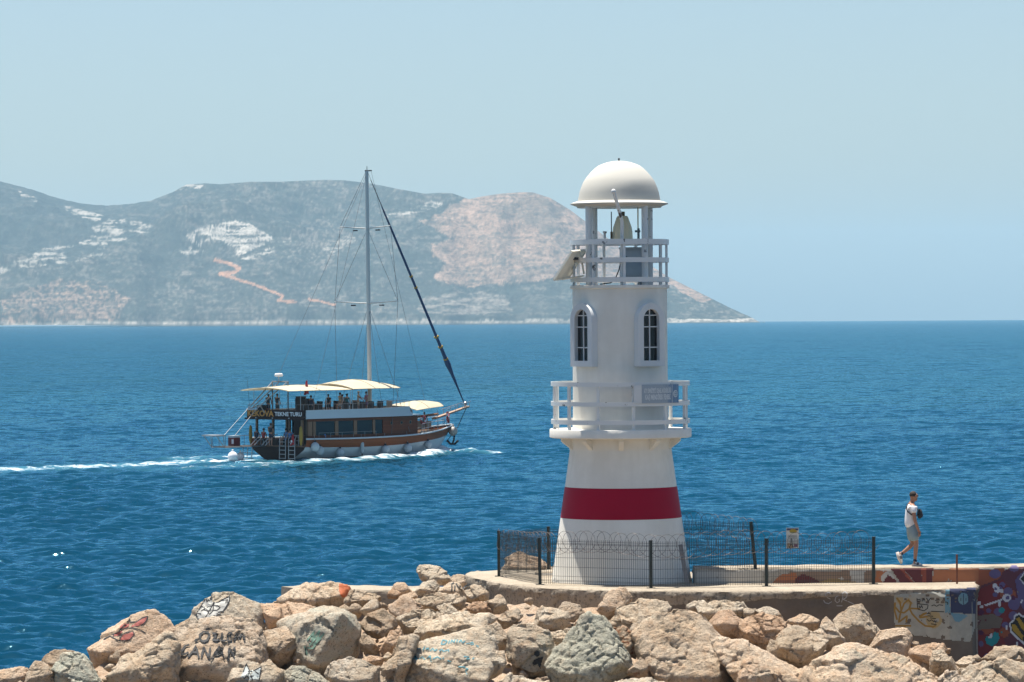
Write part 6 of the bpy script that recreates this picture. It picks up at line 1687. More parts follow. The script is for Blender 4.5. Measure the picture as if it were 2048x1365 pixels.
_nt = B_AWN.node_tree; _pb = _nt.nodes["Principled BSDF"]; _tl = _nt.nodes.new("ShaderNodeBsdfTranslucent"); _tl.inputs["Color"].default_value = (0.80, 0.73, 0.57, 1)
_mx = _nt.nodes.new("ShaderNodeMixShader"); _mx.inputs[0].default_value = 0.30
_nt.links.new(_pb.outputs[0], _mx.inputs[1]); _nt.links.new(_tl.outputs[0], _mx.inputs[2]); _nt.links.new(_mx.outputs[0], _nt.nodes["Material Output"].inputs["Surface"])
B_SEAM = plain("awning_seam", (0.22, 0.21, 0.17), 0.8)
B_FEND = plain("fender_white", (0.36, 0.42, 0.45), 0.45, var=0.06)
B_ROPE = plain("rope_grey", (0.22, 0.21, 0.20), 0.8)
B_SAIL = plain("sail_cover_blue", (0.012, 0.045, 0.125), 0.75, var=0.25, scale=2)
B_MAST = plain("mast_alloy", (0.60, 0.59, 0.55), 0.4, 0.1, var=0.04)
B_YEL = plain("mustard_cloth", (0.30, 0.19, 0.025), 0.8, var=0.2)
B_FLAG = plain("flag_red", (0.40, 0.012, 0.020), 0.8, var=0.15)
B_BLACK = CLOTH["black"]

BT = empty("excursion_boat", BOAT_O, BOAT_PHI, "two decked wooden excursion boat with one mast, cream awnings and a furled blue sail", "boat")
LW, HB = 17.3, 3.12
def zg(u): return 1.64 - 0.06 * math.sin(min(u, .6) / .6 * math.pi) + 0.62 * max(0, (u - .55) / .45) ** 1.8      # gunwale height
def zb(u): return 1.02 - 0.16 * math.sin(min(u, .7) / .7 * math.pi) + 0.42 * max(0, (u - .6) / .4) ** 1.6       # white / varnish line
def Lz(z): return LW + 1.75 * max(0, min(1, z / 2.2)) ** 1.2 - 0.4 * max(0, -z)
def half(u, z):
    f = 1 - 0.03 * max(0, (.42 - u) / .42) ** 2 if u < .42 else 1 - ((u - .42) / .58) ** 2.6
    lo = 0.72 if z < 0 else 0.72 + 0.28 * min(1, z / 1.3) ** .7
    tuck = 1 - 0.35 * max(0, (.25 - u) / .25) * max(0, 1 - max(z, 0) / .8)
    return HB * f * lo * tuck
def hullp(u, z, side): return (u * Lz(z), side * half(u, z), z)
US = [i / 48 for i in range(49)]
def hull_strip(name, zlo, zhi, mat, n=7, out=0.0):
    mb = MB()
    for side in (-1, 1):
        rows = []
        for k in range(n + 1):
            r = []
            for u in US:
                z = zlo(u) + (zhi(u) - zlo(u)) * k / n; p = hullp(u, z, side); r.append((p[0], p[1] + side * out, p[2]))
            rows.append(r)
        mb.grid(rows)
    return mb.build(name, mat, BT, True)
B_HULL = plain("hull_white", (0.60, 0.66, 0.68), 0.5, var=0.05, scale=1.5)
hull_strip("hull", lambda u: -0.5, zb, B_HULL, 8)
hull_strip("boot_stripe", lambda u: -0.05, lambda u: 0.13 + .1 * u, B_RED, 2, 0.008)
hull_strip("varnished_strake", lambda u: zb(u) - .005, zg, B_WOOD, 5, 0.015)
for side in (-1, 1):
    mb = MB(); mb.tube([(Lz(zg(u)) * u, side * (half(u, zg(u)) + .03), zg(u)) for u in US], 0.062, 8); mb.build("rub_rail", B_WHITE, BT, True)
    mb = MB(); mb.tube([(Lz(zb(u)) * u, side * (half(u, zb(u)) + .015), zb(u)) for u in US], 0.030, 6); mb.build("lower_rail", B_WHITE, BT, True)
# transom and deck
mb = MB(); zs = [-.45, 0, .3, .6, .85, 1.05]
mb.grid([[(-0.02 - .05 * z, half(0, z) * (1.0 - 2.0 * k / 10) * 1.01, z - 0.0) for k in range(11)] for z in zs]); mb.build("transom", B_DARK, BT, True)
MB().tube([(-.08, y * half(0, 1.0), 1.07) for y in (-1, -.5, 0, .5, 1)], 0.05, 8).build("transom_cap", B_POST, BT, True)
mb = MB(); mb.grid([[(u * Lz(1.1) * .995, s * half(u, 1.1) * .97, 1.06 if u < .68 else 1.06 + (zg(u) - .45 - 1.06) * min(1, (u - .68) / .04)) for s in (-1, -.5, 0, .5, 1)] for u in US]); mb.build("deck", B_DECK, BT, True)
mb = MB()
for side in (-1, 1): mb.grid([[(u * Lz(z) * .99, side * (half(u, z) - .12), z + (0 if z > 1.0 else 0)) for u in US if u > .68] for z in (1.1, 1.4, 1.9)])
mb.build("bulwark_inside", B_DECK, BT)

def s_of(px, y=-2.75):
    """station on the starboard side for a photo column"""
    s = 5.0
    for _ in range(8):
        d = BOAT_O.y + BF.y * s + BS.y * (-y); s = ((px - 1024.0) * d / F - BOAT_O.x - BS.x * (-y)) / BF.x
    return s
def side_y(s, inset=0.0, z=1.7):
    u = min(.999, s / Lz(z)); return -(half(u, z) - inset)
# cabin: starboard wall built of sill, pillars, planked forward part and glass; the port wall and a dark inside behind it
CIN = 0.22
def cab(s): return side_y(s, CIN)
def wall_box(name, s0, s1, z0, z1, mat, th=0.08, inset=CIN, parent=BT):
    n = max(1, int((s1 - s0) / .5)); mb = MB()
    for side in (0, 1):
        mb.grid([[(s0 + (s1 - s0) * k / n, side_y(s0 + (s1 - s0) * k / n, inset) + side * th, z) for k in range(n + 1)] for z in (z0, z1)])
    for z in (z0, z1): mb.grid([[(s0 + (s1 - s0) * k / n, side_y(s0 + (s1 - s0) * k / n, inset) + side * th, z) for k in range(n + 1)] for side in (0, 1)])
    for s in (s0, s1): mb.grid([[(s, side_y(s, inset) + side * th, z) for z in (z0, z1)] for side in (0, 1)])
    return mb.build(name, mat, parent)
S0, SW, S1 = s_of(614), s_of(762), s_of(838)
wall_box("cabin_sill", S0, SW, 1.05, 1.86, B_CAB)
wall_box("cabin_head", S0, SW, 2.92, 3.16, B_CAB)
wall_box("cabin_wall", SW, S1, 1.05, 3.16, B_CAB)
for a, b in ((614, 622), (624.5, 629), (667, 673.5), (704, 710.5), (742, 746.5)):
    wall_box("cabin_pillar", s_of(a), s_of(b), 1.861, 2.919, B_POST, 0.085, CIN - .003)
for a, b in ((629, 667), (673.5, 704), (710.5, 742), (746.5, 762)):
    w = wall_box("window", s_of(a), s_of(b), 1.86, 2.92, B_GLASS, 0.02, CIN + .05)
for px in (779, 800.5, 820):
    s = s_of(px); mb = MB(); mb.lathe([(.16, 0), (.16, .03), (.11, .03)], 16); mb.v = [(s + x, side_y(s, CIN) - z - .002, 2.64 + y) for x, y, z in mb.v]
    mb.build("porthole", B_POST, BT)
    mb = MB(); mb.add([(s + .12 * math.cos(t), side_y(s, CIN) - .012, 2.64 + .12 * math.sin(t)) for t in (2 * math.pi * k / 14 for k in range(14))], [tuple(range(14))]); mb.build("porthole_glass", B_GLASS, BT)
mb = MB(); mb.grid([[(s, -cab(s), z) for s in (4.2, 7, 9, 11, 12.2)] for z in (1.06, 3.15)]); mb.box((4.2, 0, 2.1), (.08, 5.2, 2.08)); mb.box((S1 - .05, 0, 2.1), (.08, 2 * abs(cab(S1)) - .1, 2.1)); mb.build("bulkhead", B_DARK, BT)
# upper deck slab with its white fascia
UE = 11.55
uds = [-.3 + (UE + .3) * k / 24 for k in range(25)]
def uy(s): return half(max(0, min(1, s / 18.6)), 1.7) - .02
mb = MB(); mb.grid([[(s, f * uy(s), z) for f in (-1, -.5, 0, .5, 1)] for s in uds for z in (3.27,)]); mb.grid([[(s, f * uy(s), 3.17) for f in (-1, -.5, 0, .5, 1)] for s in uds]); mb.build("upper_deck", B_SEAT, BT)
def fz(s): return 3.80 + 0.10 * max(0, (s - 6) / 6) ** 2
def fascia(s0, s1, name, mat, zlo=3.14, top=None, out=0):
    for side in (-1, 1):
        q = [s for s in [s0 + (s1 - s0) * k / 24 for k in range(25)]]
        mb = MB()
        for off in (0.0, -.06): mb.grid([[(s + (.0 if z < 3.5 else -.25 if s > UE - .6 else 0), side * (uy(s) + .02 + off + out), z) for s in q] for z in (zlo, 3.3, 3.5)] + [[(s - (.35 if s > UE - .3 else 0), side * (uy(s) + .05 + off + out), fz(s)) for s in q]])
        mb.grid([[(s - (.35 if s > UE - .3 else 0), side * (uy(s) + .05 + off + out), fz(s)) for s in q] for off in (0, -.06)])
        mb.build(name, mat, BT)
fascia(.0, UE, "white_fascia", B_WHITE)
mb = MB(); mb.grid([[(UE - (.35 if z > 3.5 else 0), f * (uy(UE) + .02), z) for f in (-1, 0, 1)] for z in (3.14, 3.3, 3.5, fz(UE))]); mb.build("fascia_front", B_WHITE, BT)
wall_box("canopy_lip", UE - .3, S1 + .1, 3.161, 3.25, B_WHITE, 1.2, .0)
# stern board with the lettering
ST = uy(0) + .05
MB().box((-.33, 0, 3.50), (.07, 2 * ST, .62)).build("name_board", B_DARK, BT)
MB().box((-.38, 0, 3.13), (.22, 2 * ST + .25, .12)).build("stern_beam", B_DARK, BT)
for yy in (-1.7, 0.1, 1.9): MB().lathe([(.01, .03), (.05, .03), (.06, -.02), (.05, -.05), (.01, -.05)], 10, (-.5, yy, 3.2)).build("deck_lamp", B_STEEL, BT)
def lettering(txt, y0, y1, z, size, mat, bold):
    vs, fs = text_mesh(txt, size, bold); lo, hi = min(v.x for v in vs), max(v.x for v in vs)
    MB().add([(-.369, y0 + (v.x - lo) / (hi - lo) * (y1 - y0), z + v.y) for v in vs], fs).build("lettering", mat, BT, fix=False)
lettering("KEKOVA", ST - .08, .10, 3.50, .60, flat("letter_orange", (0.50, 0.22, 0.03), .6, .05), .022)
lettering("TEKNE TURU", .0, -ST + .12, 3.49, .42, flat("letter_white", (0.66, 0.68, 0.70), .6, .05), .012)
# posts of the open stern, port side posts
for (s, y) in ((.15, -2.45), (.15, 2.5), (1.9, 2.55), (3.6, 2.5), (3.9, .9), (3.9, -.9), (1.2, .3)):
    MB().box((s, y, 2.1), (.16, .16, 2.08)).build("post", B_POST, BT)
# mustard umbrellas, furled, at both stern corners
for y, lbl in ((-2.75, "starboard"), (2.75, "port")):
    mb = MB().tube([(-.28, y, 1.15), (-.28, y, 1.5), (-.28, y, 2.0), (-.28, y, 2.5), (-.28, y, 2.62)], [.05, .13, .15, .10, .03], 10)
    mb.build("furled_parasol", B_YEL, BT, True)
# railing of the stern and the cockpit benches
def rail_run(name, pts, h, n, mat=B_STEEL, r=.02, mids=1):
    mb = MB(); pts = [Vector(p) for p in pts]
    for k in range(mids + 1): mb.tube([p + Vector((0, 0, h * (k + 1) / (mids + 1))) for p in pts], r, 6)
    L = [0]
    for a, b in zip(pts[:-1], pts[1:]): L.append(L[-1] + (b - a).length)
    for i in range(n + 1):
        t = L[-1] * i / n; k = min(len(pts) - 2, max(j for j in range(len(L)) if L[j] <= t + 1e-6)); p = pts[k].lerp(pts[k + 1], (t - L[k]) / (L[k + 1] - L[k]))
        mb.tube([p, p + Vector((0, 0, h))], r, 6)
    return mb.build(name, mat, BT, True)
rail_run("stern_rail", [(-.05, 2.6, 1.1), (-.05, .9, 1.1)], .85, 5)
rail_run("stern_rail", [(-.05, -1.6, 1.1), (-.05, -2.6, 1.1)], .8, 3)
rail_run("upper_rail", [(-.25, -uy(0), 3.8)] + [(s, -uy(s) - .02, fz(s)) for s in uds[1:-1]], .42, 22, B_RAIL, .010, 0)
rail_run("upper_rail", [(-.25, uy(0), 3.8)] + [(s, uy(s) + .02, fz(s)) for s in uds[1:-1]], .42, 22, B_RAIL, .010, 0)
rail_run("upper_rail", [(-.28, -uy(0), 3.8), (-.28, uy(0), 3.8)], .42, 8, B_RAIL, .010, 0)
rail_run("upper_rail", [(UE - .3, -uy(UE), fz(UE)), (UE - .3, uy(UE), fz(UE))], .42, 8, B_RAIL, .010, 0)
rail_run("side_rail", [(s_of(p), side_y(s_of(p), .05), 1.68) for p in (632, 660, 690, 720, 745)], .38, 5, B_RAIL, .014, 0)
for side in (-1, 1):
    rail_run("bow_rail", [(u * Lz(zg(u)) * .99, side * max(.1, half(u, zg(u)) - .04), zg(u)) for u in (.70, .78, .86, .93, .975)], .75, 6, B_STEEL, .018, 1)
MB().box((.75, 1.6, 1.30), (.55, 2.0, .46)).build("bench", B_SEAT, BT); MB().box((2.6, 2.2, 1.30), (2.2, .55, .46)).build("bench", B_SEAT, BT); MB().box((2.4, -2.1, 1.30), (2.4, .5, .46)).build("bench", B_SEAT, BT)
MB().box((2.4, .2, 1.75), (1.5, .9, .05)).box((2.4, .2, 1.4), (.2, .2, .66)).build("table", B_POST, BT)
# steep white tubes and the two boarding ladders
mb = MB()
for y in (2.15, 1.75, .95, .55): mb.tube([(-.75, y + .1, 1.12), (-.08, y - .35, 1.95), (.05, y - .42, 1.95)], .028, 6)
mb.build("gangway_tubes", B_STEEL, BT, True)
for y in (-.75, -1.75):
    mb = MB()
    for dy in (-.33, .33): mb.tube([(.12, y + dy, 1.75), (-.1, y + dy, 1.85), (-.28, y + dy, 1.6), (-.30, y + dy, .1)], .030, 8)
    for k in range(5): mb.box((-.30, y, .16 + .31 * k), (.10, .66, .045))
    mb.build("ladder", B_STEEL, BT, True)
# stern platform carried aft on the port side, with its davit tubes
ply = 2.0
def st(x, y, z): return Vector((x, y, z))
mb = MB()
for z in (1.05,):
    for y in (1.35, 2.75): mb.tube([st(-.1, y, z), st(-4.3, y, z)], .045, 8)
    for k in range(6): mb.tube([st(-.5 - .75 * k, 1.35, z), st(-.5 - .75 * k, 2.75, z)], .03, 6)
mb.build("stern_platform", B_RAIL, BT, True)
MB().box((-2.2, 2.05, 1.10), (4.1, 1.3, .04)).build("platform_boards", B_SEAT, BT)
rail_run("platform_rail", [(-.3, 2.75, 1.1), (-4.2, 2.75, 1.1)], .75, 6, B_RAIL, .02, 0)
mb = MB().box((-4.75, 2.05, 1.95), (1.05, 1.5, .10)); mb.build("platform_seat", plain("seat_grey", (.30, .31, .32), .6), BT)
mb = MB()
for y in (1.35, 2.75): mb.tube([st(-4.3, y, 1.05), st(-5.1, y, 1.92)], .03, 6); mb.tube([st(-4.3, y, 1.05), st(-4.4, y, 1.92)], .03, 6)
mb.build("seat_frame", B_RAIL, BT, True)
mb = MB().box((-2.65, 2.05, 1.44), (.66, .62, .62)); mb.m = 1; mb.box((-2.65, 2.05, 1.83), (.68, .64, .16)); mb.m = 2; mb.box((-2.99, 1.85, 1.45), (.02, .22, .34)); mb.build("outboard_cover", [B_RED, B_WHITE, CLOTH["white"]], BT)
mb = MB()
for k in range(3): mb.tube([st(-1.2, 2.6 - .5 * k, .95), st(-1.3, 2.6 - .5 * k, .12)], .03, 6)
mb.tube([st(-1.2, 2.75, .55), st(-1.2, 1.35, .55)], .025, 6); mb.tube([st(-1.3, 2.75, .14), st(-1.3, 1.35, .14)], .03, 6)
mb.build("bathing_ladder", B_STEEL, BT, True)
# radar arch on the upper deck with radome, davit tubes to the platform
AX = .9
mb = MB()
for y in (1.55, -.15): mb.tube([st(AX, y, 3.28), st(AX, y, 5.92)], .055, 8)
mb.tube([st(AX, 1.6, 5.92), st(AX, -.2, 5.92)], .05, 8); mb.build("radar_arch", plain("arch_grey", (.16, .17, .18), .5), BT, True)
MB().tube([st(AX, .85, 5.92), st(AX, .85, 6.32)], .045, 8).build("radome_post", B_STEEL, BT, True)
MB().lathe([(.02, 0), (.30, .02), (.33, .09), (.31, .19), (.22, .25), (.02, .26)], 24, (AX, .85, 6.3)).build("radome", CLOTH["white"], BT, True)
mb = MB()
for y0, y1 in ((1.6, 2.35), (.85, 2.0), (0.0, 1.4)): mb.tube([st(AX, y0, 5.86), st(-.95, y1, 3.86)], .045, 8)
for y0, y1 in ((2.35, 2.7), (1.4, 1.5)): mb.tube([st(-.95, y0, 3.86), st(-3.0, y1 + .1, 1.9)], .026, 6)
mb.tube([st(-.95, 2.45, 3.84), st(-.95, 1.3, 3.84)], .05, 8); mb.tube([st(-.95, 2.45, 3.84), st(-.45, 1.5, 4.12), st(-.35, 1.1, 3.6)], .05, 8)
mb.build("davit", B_STEEL, BT, True)
MB().tube([st(-.4, 2.7, 3.9), st(-.55, 2.8, 6.1)], .014, 5).build("whip_aerial", B_BLACK, BT, True)
# awnings and their posts
def awning(name, s0, s1, w, z, crown, sagx=0.0, w1=None, z1=None, n=12, mdl=5):
    mb = MB(); w1 = w if w1 is None else w1; z1 = z if z1 is None else z1
    def f(i, j, dz=0):
        t = i / n; v = -1 + 2 * j / 10; ww = w + (w1 - w) * t
        pinch = 1 - 0.10 * math.sin(math.pi * (j / 10)) * 0
        s = s0 + (s1 - s0) * t
        edge = math.sin(math.pi * t)
        return (s, v * ww * (1 - .06 * edge), z + (z1 - z) * t + crown * (1 - v * v) * (0.55 + .45 * edge) - sagx * edge * abs(v) ** 3 + dz)
    mb.grid([[f(i, j) for j in range(11)] for i in range(n + 1)]); mb.grid([[f(i, j, -.035) for j in range(11)] for i in range(n + 1)])
    aw = mb.build(name, B_AWN, BT, True)
    sm = MB()
    for i in (0, n // 2, n): sm.tube([f(i, j, .012) for j in range(11)], .018, 5)
    sm.tube([f(i, 5, .012) for i in range(n + 1)], .014, 5)
    q = sm.build("seam", B_SEAM, aw)
    return f
awning("awning", -1.5, 5.6, 2.62, 5.28, .38)
awning("awning", 5.3, 10.5, 2.65, 5.32, .66)
awning("awning", 12.35, 17.2, 2.55, 3.55, .55, 0, .8, 3.75)
for s in (-.1, 2.6, 5.4):
    for y in (-2.55, 2.55): MB().tube([st(s, y, 3.5), st(s, y, 5.3)], .022, 6).build("awning_post", B_STEEL, BT, True)
for y in (-2.6, 2.6): MB().tube([st(10.2, y * .96, 3.8), st(10.3, y, 5.3)], .02, 6).build("awning_post", B_STEEL, BT, True)
for u, h in ((.72, 3.55), (.85, 3.65)):
    for y in (-1, 1): MB().tube([st(u * 18.6, y * (half(u, 1.8) - .2), 1.6), st(u * 18.6, y * (half(u, 1.8) - .25), h)], .02, 6).build("awning_post", B_STEEL, BT, True)
# loungers, bench and console of the upper deck
for k, s in enumerate((4.4, 5.3, 6.2, 7.1, 8.0, 9.0, 10.0)):
    for y in ((-1.9, 1.9) if k else (1.9,)):
        mb = MB().box((s, y, 3.46), (.62, 1.5, .28)); mb.bar((s + .3, y, 3.60), (s - .3, y, 3.64), 1.4, .06, (0, 1, 0)); mb.build("lounger", B_SEAT if k < 6 else B_DECK, BT)
MB().box((1.9, -.9, 3.95), (.9, 1.1, 1.36)).box((1.5, -.9, 4.70), (.3, .8, .22)).build("steering_console", B_SEAT, BT)
MB().box((2.9, -1.0, 3.75), (.7, .9, .95)).build("console_seat", B_SEAT, BT); MB().box((.3, 2.0, 3.9), (.7, .6, .5)).build("locker", B_BLACK, BT)
# mast, spreaders, standing rigging
MS = 9.8; ZM = 22.1
mast = MB().tube([st(MS, 0, 3.2), st(MS - .05, 0, 10), st(MS - .18, 0, ZM)], [.17, .165, .14], 14).build("mast", B_MAST, BT, True)
MB().tube([st(MS - .35, 0, ZM), st(MS + .35, 0, ZM + .02)], .05, 8).tube([st(MS - .15, 0, ZM), st(MS - .15, 0, ZM + .35)], .025, 6).build("masthead", B_BLACK, mast, True)
def mz(z): return MS - .18 * (z - 3) / 19
ZS = (17.75, 11.95); WS = (2.75, 3.45)
for z, w in zip(ZS, WS):
    for sd in (-1, 1):
        MB().tube([st(mz(z), 0, z - .12), st(mz(z) - .25, sd * w, z + .05)], [.055, .038], 8).build("spreader", B_MAST, mast, True)
        MB().box((mz(z) - .1, sd * w * .45, z - .26), (.12, .42, .09)).build("deck_light", B_BLACK, mast)
rg = MB(); rr = .016
for sd in (-1, 1):
    rg.tube([st(mz(ZM), sd * .1, ZM - .1), st(mz(17.75) - .25, sd * 2.75, 17.8), st(mz(11.95) - .25, sd * 3.45, 12.0), st(MS - .6, sd * 2.95, 1.8)], rr, 5)
    rg.tube([st(mz(17.5), 0, 17.6), st(mz(11.95) - .25, sd * 3.45, 12.0)], rr * .9, 5); rg.tube([st(mz(11.5), 0, 11.7), st(MS - 1.2, sd * 2.9, 1.8)], rr * .9, 5); rg.tube([st(mz(11.5), 0, 11.7), st(MS + 1.5, sd * 2.85, 1.9)], rr * .9, 5)
    rg.tube([st(mz(ZM), 0, ZM - .2), st(1.0, sd * 2.6, 3.9)], rr * .8, 5)
rg.tube([st(MS + .3, 0, ZM), st(16.0, 0, 3.9)], rr * .7, 5)
rg.build("shrouds", plain("rigging_wire", (.12, .13, .14), .5, .3), mast, True)
BT_TIP = st(20.45, 0, 3.78)
top = st(MS + .25, 0, ZM - .7); fs_ = MB(); fs_.tube([top, BT_TIP], .022, 6); fs_.build("forestay", B_BLACK, mast, True)
def along(t): return top.lerp(BT_TIP, t)
tt = [.115, .14, .3, .5, .65, .72, .78, .805, .815, .86, .93, .985]; rr_ = [.045, .07, .09, .10, .10, .12, .15, .21, .22, .13, .07, .045]
sl = MB().tube([along(t) for t in tt], rr_, 10).build("furled_sail", B_SAIL, mast, True)
for t in (.42, .47, .69, .735, .79): MB().tube([along(t), along(t + .006)], [.20, .20] if t > .6 else [.14, .14], 10).build("sail_tie", B_YEL, sl)
# bowsprit with rails and bobstay, anchor, lifebuoys
bs = MB(); bs.bar(st(16.9, 0, 2.75), st(20.8, 0, 3.62), .42, .12); bs.build("bowsprit", B_DECK, BT)
mb = MB()
for sd in (-1, 1):
    mb.tube([st(18.0, sd * .3, 3.45), st(20.9, sd * .24, 4.05)], .025, 6)
    for k in range(4): mb.tube([st(18.3 + .8 * k, sd * .28, 3.05 + .18 * k), st(18.3 + .8 * k, sd * .28, 3.5 + .16 * k)], .02, 6)
mb.sphere((20.5, 0, 3.86), .17, 10); mb.build("pulpit_rail", B_STEEL, BT, True)
MB().tube([st(20.6, 0, 3.5), st(19.6, 0, 2.0), st(18.3, 0, .9)], .03, 6).build("bobstay", B_BLACK, BT, True)
mb = MB().tube([st(18.9, -.35, 1.75), st(18.75, -.4, 1.05), st(18.6, -.4, .75)], .07, 8).tube([st(18.9, -.75, 1.0), st(18.7, -.55, .72), st(18.55, -.2, .72), st(18.5, .1, 1.0)], .09, 8); mb.build("anchor", B_BLACK, BT, True)
def buoy_ring(s, y, z, nx):
    mb = MB(); R_, r = .30, .085; ax = Vector(nx).normalized(); u = ax.cross(Vector((0, 0, 1))).normalized(); v = Vector((0, 0, 1))
    for k in range(20):
        a0_, a1_ = 2 * math.pi * k / 20, 2 * math.pi * (k + 1) / 20; mb.m = 1 if (k // 2) % 5 == 0 else 0
        mb.tube([st(s, y, z) + u * R_ * math.cos(a) + v * R_ * math.sin(a) for a in (a0_, a1_)], r, 8, False)
    return mb.build("lifebuoy", [flat("lifebuoy_red", (.42, .03, .03)), CLOTH["white"]], BT, 'all')
buoy_ring(17.4, -1.0, 2.95, (.7, -.7, 0)); buoy_ring(17.9, -.62, 2.75, (.7, -.7, 0)); buoy_ring(13.6, -2.05, 2.75, (.2, -1, 0)); buoy_ring(13.4, 2.05, 2.75, (.2, 1, 0))
MB().box((15.2, .2, 2.35), (1.6, 1.6, .5)).build("bow_lounge", B_DECK, BT); MB().tube([st(15.8, .9, 2.9), st(17.6, .2, 3.1)], .10, 8).build("spare_spar", B_POST, BT, True)

# fenders along the starboard side: each hangs from its own line
def fender(px, py, r, label, kind='ball'):
    s = s_of(px, -2.8); u = s / Lz(.8); d = BOAT_O.y + BF.y * s + BS.y * 2.9
    z = P(px, py, d).z; y = -(half(u, max(z, 0.1)) + r + .02)
    w = Matrix.Rotation(BOAT_PHI, 3, 'Z') @ Vector((s, y, z)) + BOAT_O
    o = empty("fender", w, BOAT_PHI, label, "fender", "fenders hanging from the excursion boat")
    if kind == 'ball':
        MB().sphere((0, 0, 0), r, 18, (1, 1, 1.08)).build("fender_body", B_FEND, o, 'all'); MB().tube([(0, 0, r), (0, 0, r + .14)], r * .24, 8).build("fender_neck", B_BLACK, o, True)
    else:
        MB().tube([(0, 0, -.44), (0, 0, -.36), (0, 0, .36), (0, 0, .44)], [.06, .15, .15, .08], 14).build("fender_body", B_FEND, o, True); MB().tube([(0, 0, -.6), (0, 0, -.42)], .05, 8).build("fender_neck", B_BLACK, o, True)
    h = zg(u) - z; MB().tube([(0, 0, r), (0, .1, max(h, r + .2) + .3)], .016, 5).build("fender_line", B_ROPE, o)
fender(620, 894, .34, "white ball fender at the stern quarter, higher one of a close pair")
fender(633.5, 902, .34, "white ball fender second from the stern, lower one of a close pair")
fender(676, 906, .33, "white ball fender below the second cabin window of the boat")
fender(718.5, 896, .15, "long cylindrical white fender in the middle of the boat's side", 'tube')
fender(764, 900, .33, "white ball fender under the aft end of the planked cabin wall")
fender(811, 897, .33, "white ball fender under the forward end of the planked cabin wall")
fender(862, 890, .30, "white ball fender high on the white bow of the boat")
def ball(name, px, py, d, r, label, mat):
    o = MB().sphere((0, 0, 0), r, 20, (1, 1, 1.05)).tube([(0, 0, r), (0, 0, r + .16)], r * .2, 8).build(name, mat, None, 'all'); o.location = P(px, py, d)
    return tag(o, label, "buoy", "fenders hanging from the excursion boat")
ball("fender", 465.5, 914, 299.8, .38, "large white ball fender hanging off the stern platform over the wake", CLOTH["white"])
ball("fender", 481, 913, 302.5, .30, "white ball fender half hidden behind the one off the stern platform", CLOTH["white"])
ball("fender", 906, 863, 315.5, .36, "greyish ball fender hanging from the bow below the bowsprit", plain("fender_beige", (.36, .33, .29), .5))
# flags
def flag(px, y_top, z_top, s, y, h, label):
    w = Matrix.Rotation(BOAT_PHI, 3, 'Z') @ Vector((s, y, z_top)) + BOAT_O
    o = empty("flag", w, BOAT_PHI, label, "flag")
    rows = []
    for i in range(9):
        t = i / 8; wd = .10 + .42 * t ** 1.2
        rows.append([(.10 * math.sin(j * 1.6 + t * 2), (.5 - j / 8) * wd + .10 * t, -h * t - .06 * math.sin(j * .8)) for j in range(9)])
    MB().grid(rows).build("flag_cloth", B_FLAG, o, 'all')
    mb = MB(); mb.sphere((-.12, .02, -h * .62), .085, 10, (.3, 1, 1.2)); mb.build("crescent", CLOTH["white"], o, 'all')
    mb = MB(); mb.sphere((-.13, .10, -h * .84), .05, 8, (.3, 1, 1)); mb.build("star", CLOTH["white"], o, 'all')
    MB().tube([(0.05, 0, -h * 1.15), (0.05, 0, .12)], .018, 6).build("flagstaff", B_STEEL, o)
    return o
flag(597, 755, 5.95, 1.7, -1.35, 1.0, "limp red flag with white crescent and star hanging at the upper deck awning")
flag(583, 873, 1.95, -.35, -1.95, .78, "red flag with white marks hanging over the stern rail beside the ladders")
for px, py, r, l in ((646, 874, .26, "upright pale blue bundle in the aft side window of the boat"), (657, 876, .24, "round pale blue bundle lying beside the upright one in the boat's window")):
    s = s_of(px, -2.6); d = BOAT_O.y + BF.y * s + BS.y * 2.75
    o = MB().sphere((0, 0, 0), r, 14, (1, .7, 1.25 if r > .25 else .8)).sphere((.05, 0, r * .9), r * .5, 10).build("towel_bundle", CLOTH["blue"], None, 'all'); o.location = P(px, py, d); tag(o, l, "towel bundle")

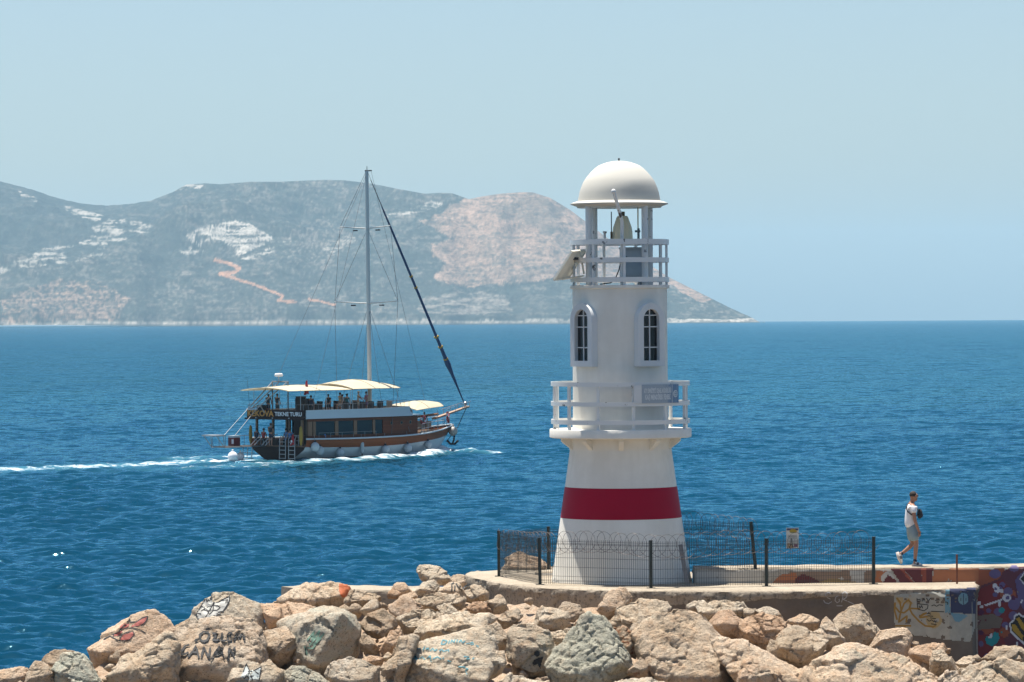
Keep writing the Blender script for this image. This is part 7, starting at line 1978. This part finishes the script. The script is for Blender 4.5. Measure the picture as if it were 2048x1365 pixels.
# people on board
def bw_(s, y, z): return Matrix.Rotation(BOAT_PHI, 3, 'Z') @ Vector((s, y, z)) + BOAT_O
def aboard(px, s_guess, y, zfloor, face, pose, top, bottom, label, **k):
    s = s_of(px, y); passenger(bw_(s, y, zfloor), BOAT_PHI + math.radians(face), pose, top, bottom, label, **k)
UD, AD = 3.28, 1.07
C_ = CLOTH
aboard(553.5, 1, -.2, UD, 0, 'stand', C_["black"], C_["black"], "person in black standing behind the dark console on the boat's upper deck", skin=SKIN)
aboard(536, 1, 1.3, UD, 20, 'stand', C_["black"], C_["navy"], "dark clad person by the left post of the radar arch on the upper deck", skin=SKIN, scale=.97)
aboard(621, 4, -1.6, UD + .28, 30, 'sit', C_["navy"], C_["black"], "person in dark clothes sitting alone under the gap between flag and awning post", skin=SKIN)
aboard(656, 6, -.9, UD, 200, 'stand', C_["black"], C_["black"], "bare shouldered person in a black top standing under the seam of the two awnings", scale=.93)
aboard(679, 7, .3, UD, -20, 'stand', C_["cream"], C_["cream"], "person in cream reaching an arm forward on the upper deck", arm=1.0, scale=.97)
aboard(684, 7, -1.7, UD + .30, 150, 'sit', C_["grey"], C_["grey"], "person in a grey top with hand on hip sitting before the cream clad one")
aboard(693, 7, -1.7, UD + .34, 20, 'sit', C_["teal"], C_["navy"], "person in a teal shirt sitting on the upper deck")
aboard(716, 9, -.6, UD + .05, -60, 'stand', C_["white"], C_["cream"], "person in white shirt and white sun hat standing left of the mast", hat=C_["white"], arm=.6)
aboard(732, 9.5, -.35, UD + .05, 160, 'stand', C_["pink"], C_["purple"], "person in a pink and purple dress standing close to the mast", scale=.97)
aboard(540, 1.2, .0, AD, 10, 'stand', C_["black"], C_["navy"], "dark clad person standing in the middle of the boat's open stern", skin=SKIN)
aboard(526, .8, 1.4, AD + .02, 0, 'sit', C_["red"], C_["navy"], "person with a red top sitting in the open stern, left of the standing one", skin=SKIN)
aboard(512, .6, 2.2, AD + .02, 10, 'sit', C_["navy"], C_["black"], "person in navy sitting at the far left of the boat's open stern", skin=SKIN)
aboard(571, 2, -.4, AD + .02, 170, 'sit', C_["blue"], C_["blue"], "person in pale blue sitting near the starboard posts of the open stern")
aboard(579, 2.6, -1.2, AD + .02, 30, 'sit', C_["blue"], C_["navy"], "person in pale blue leaning on the bench beside the furled parasol", skin=SKIN)
passenger(bw_(14.9, -.9, 2.0), BOAT_PHI + math.radians(40), 'sit', C_["black"], C_["black"], "dark clad person sitting on the foredeck under the bow awning", skin=SKIN)
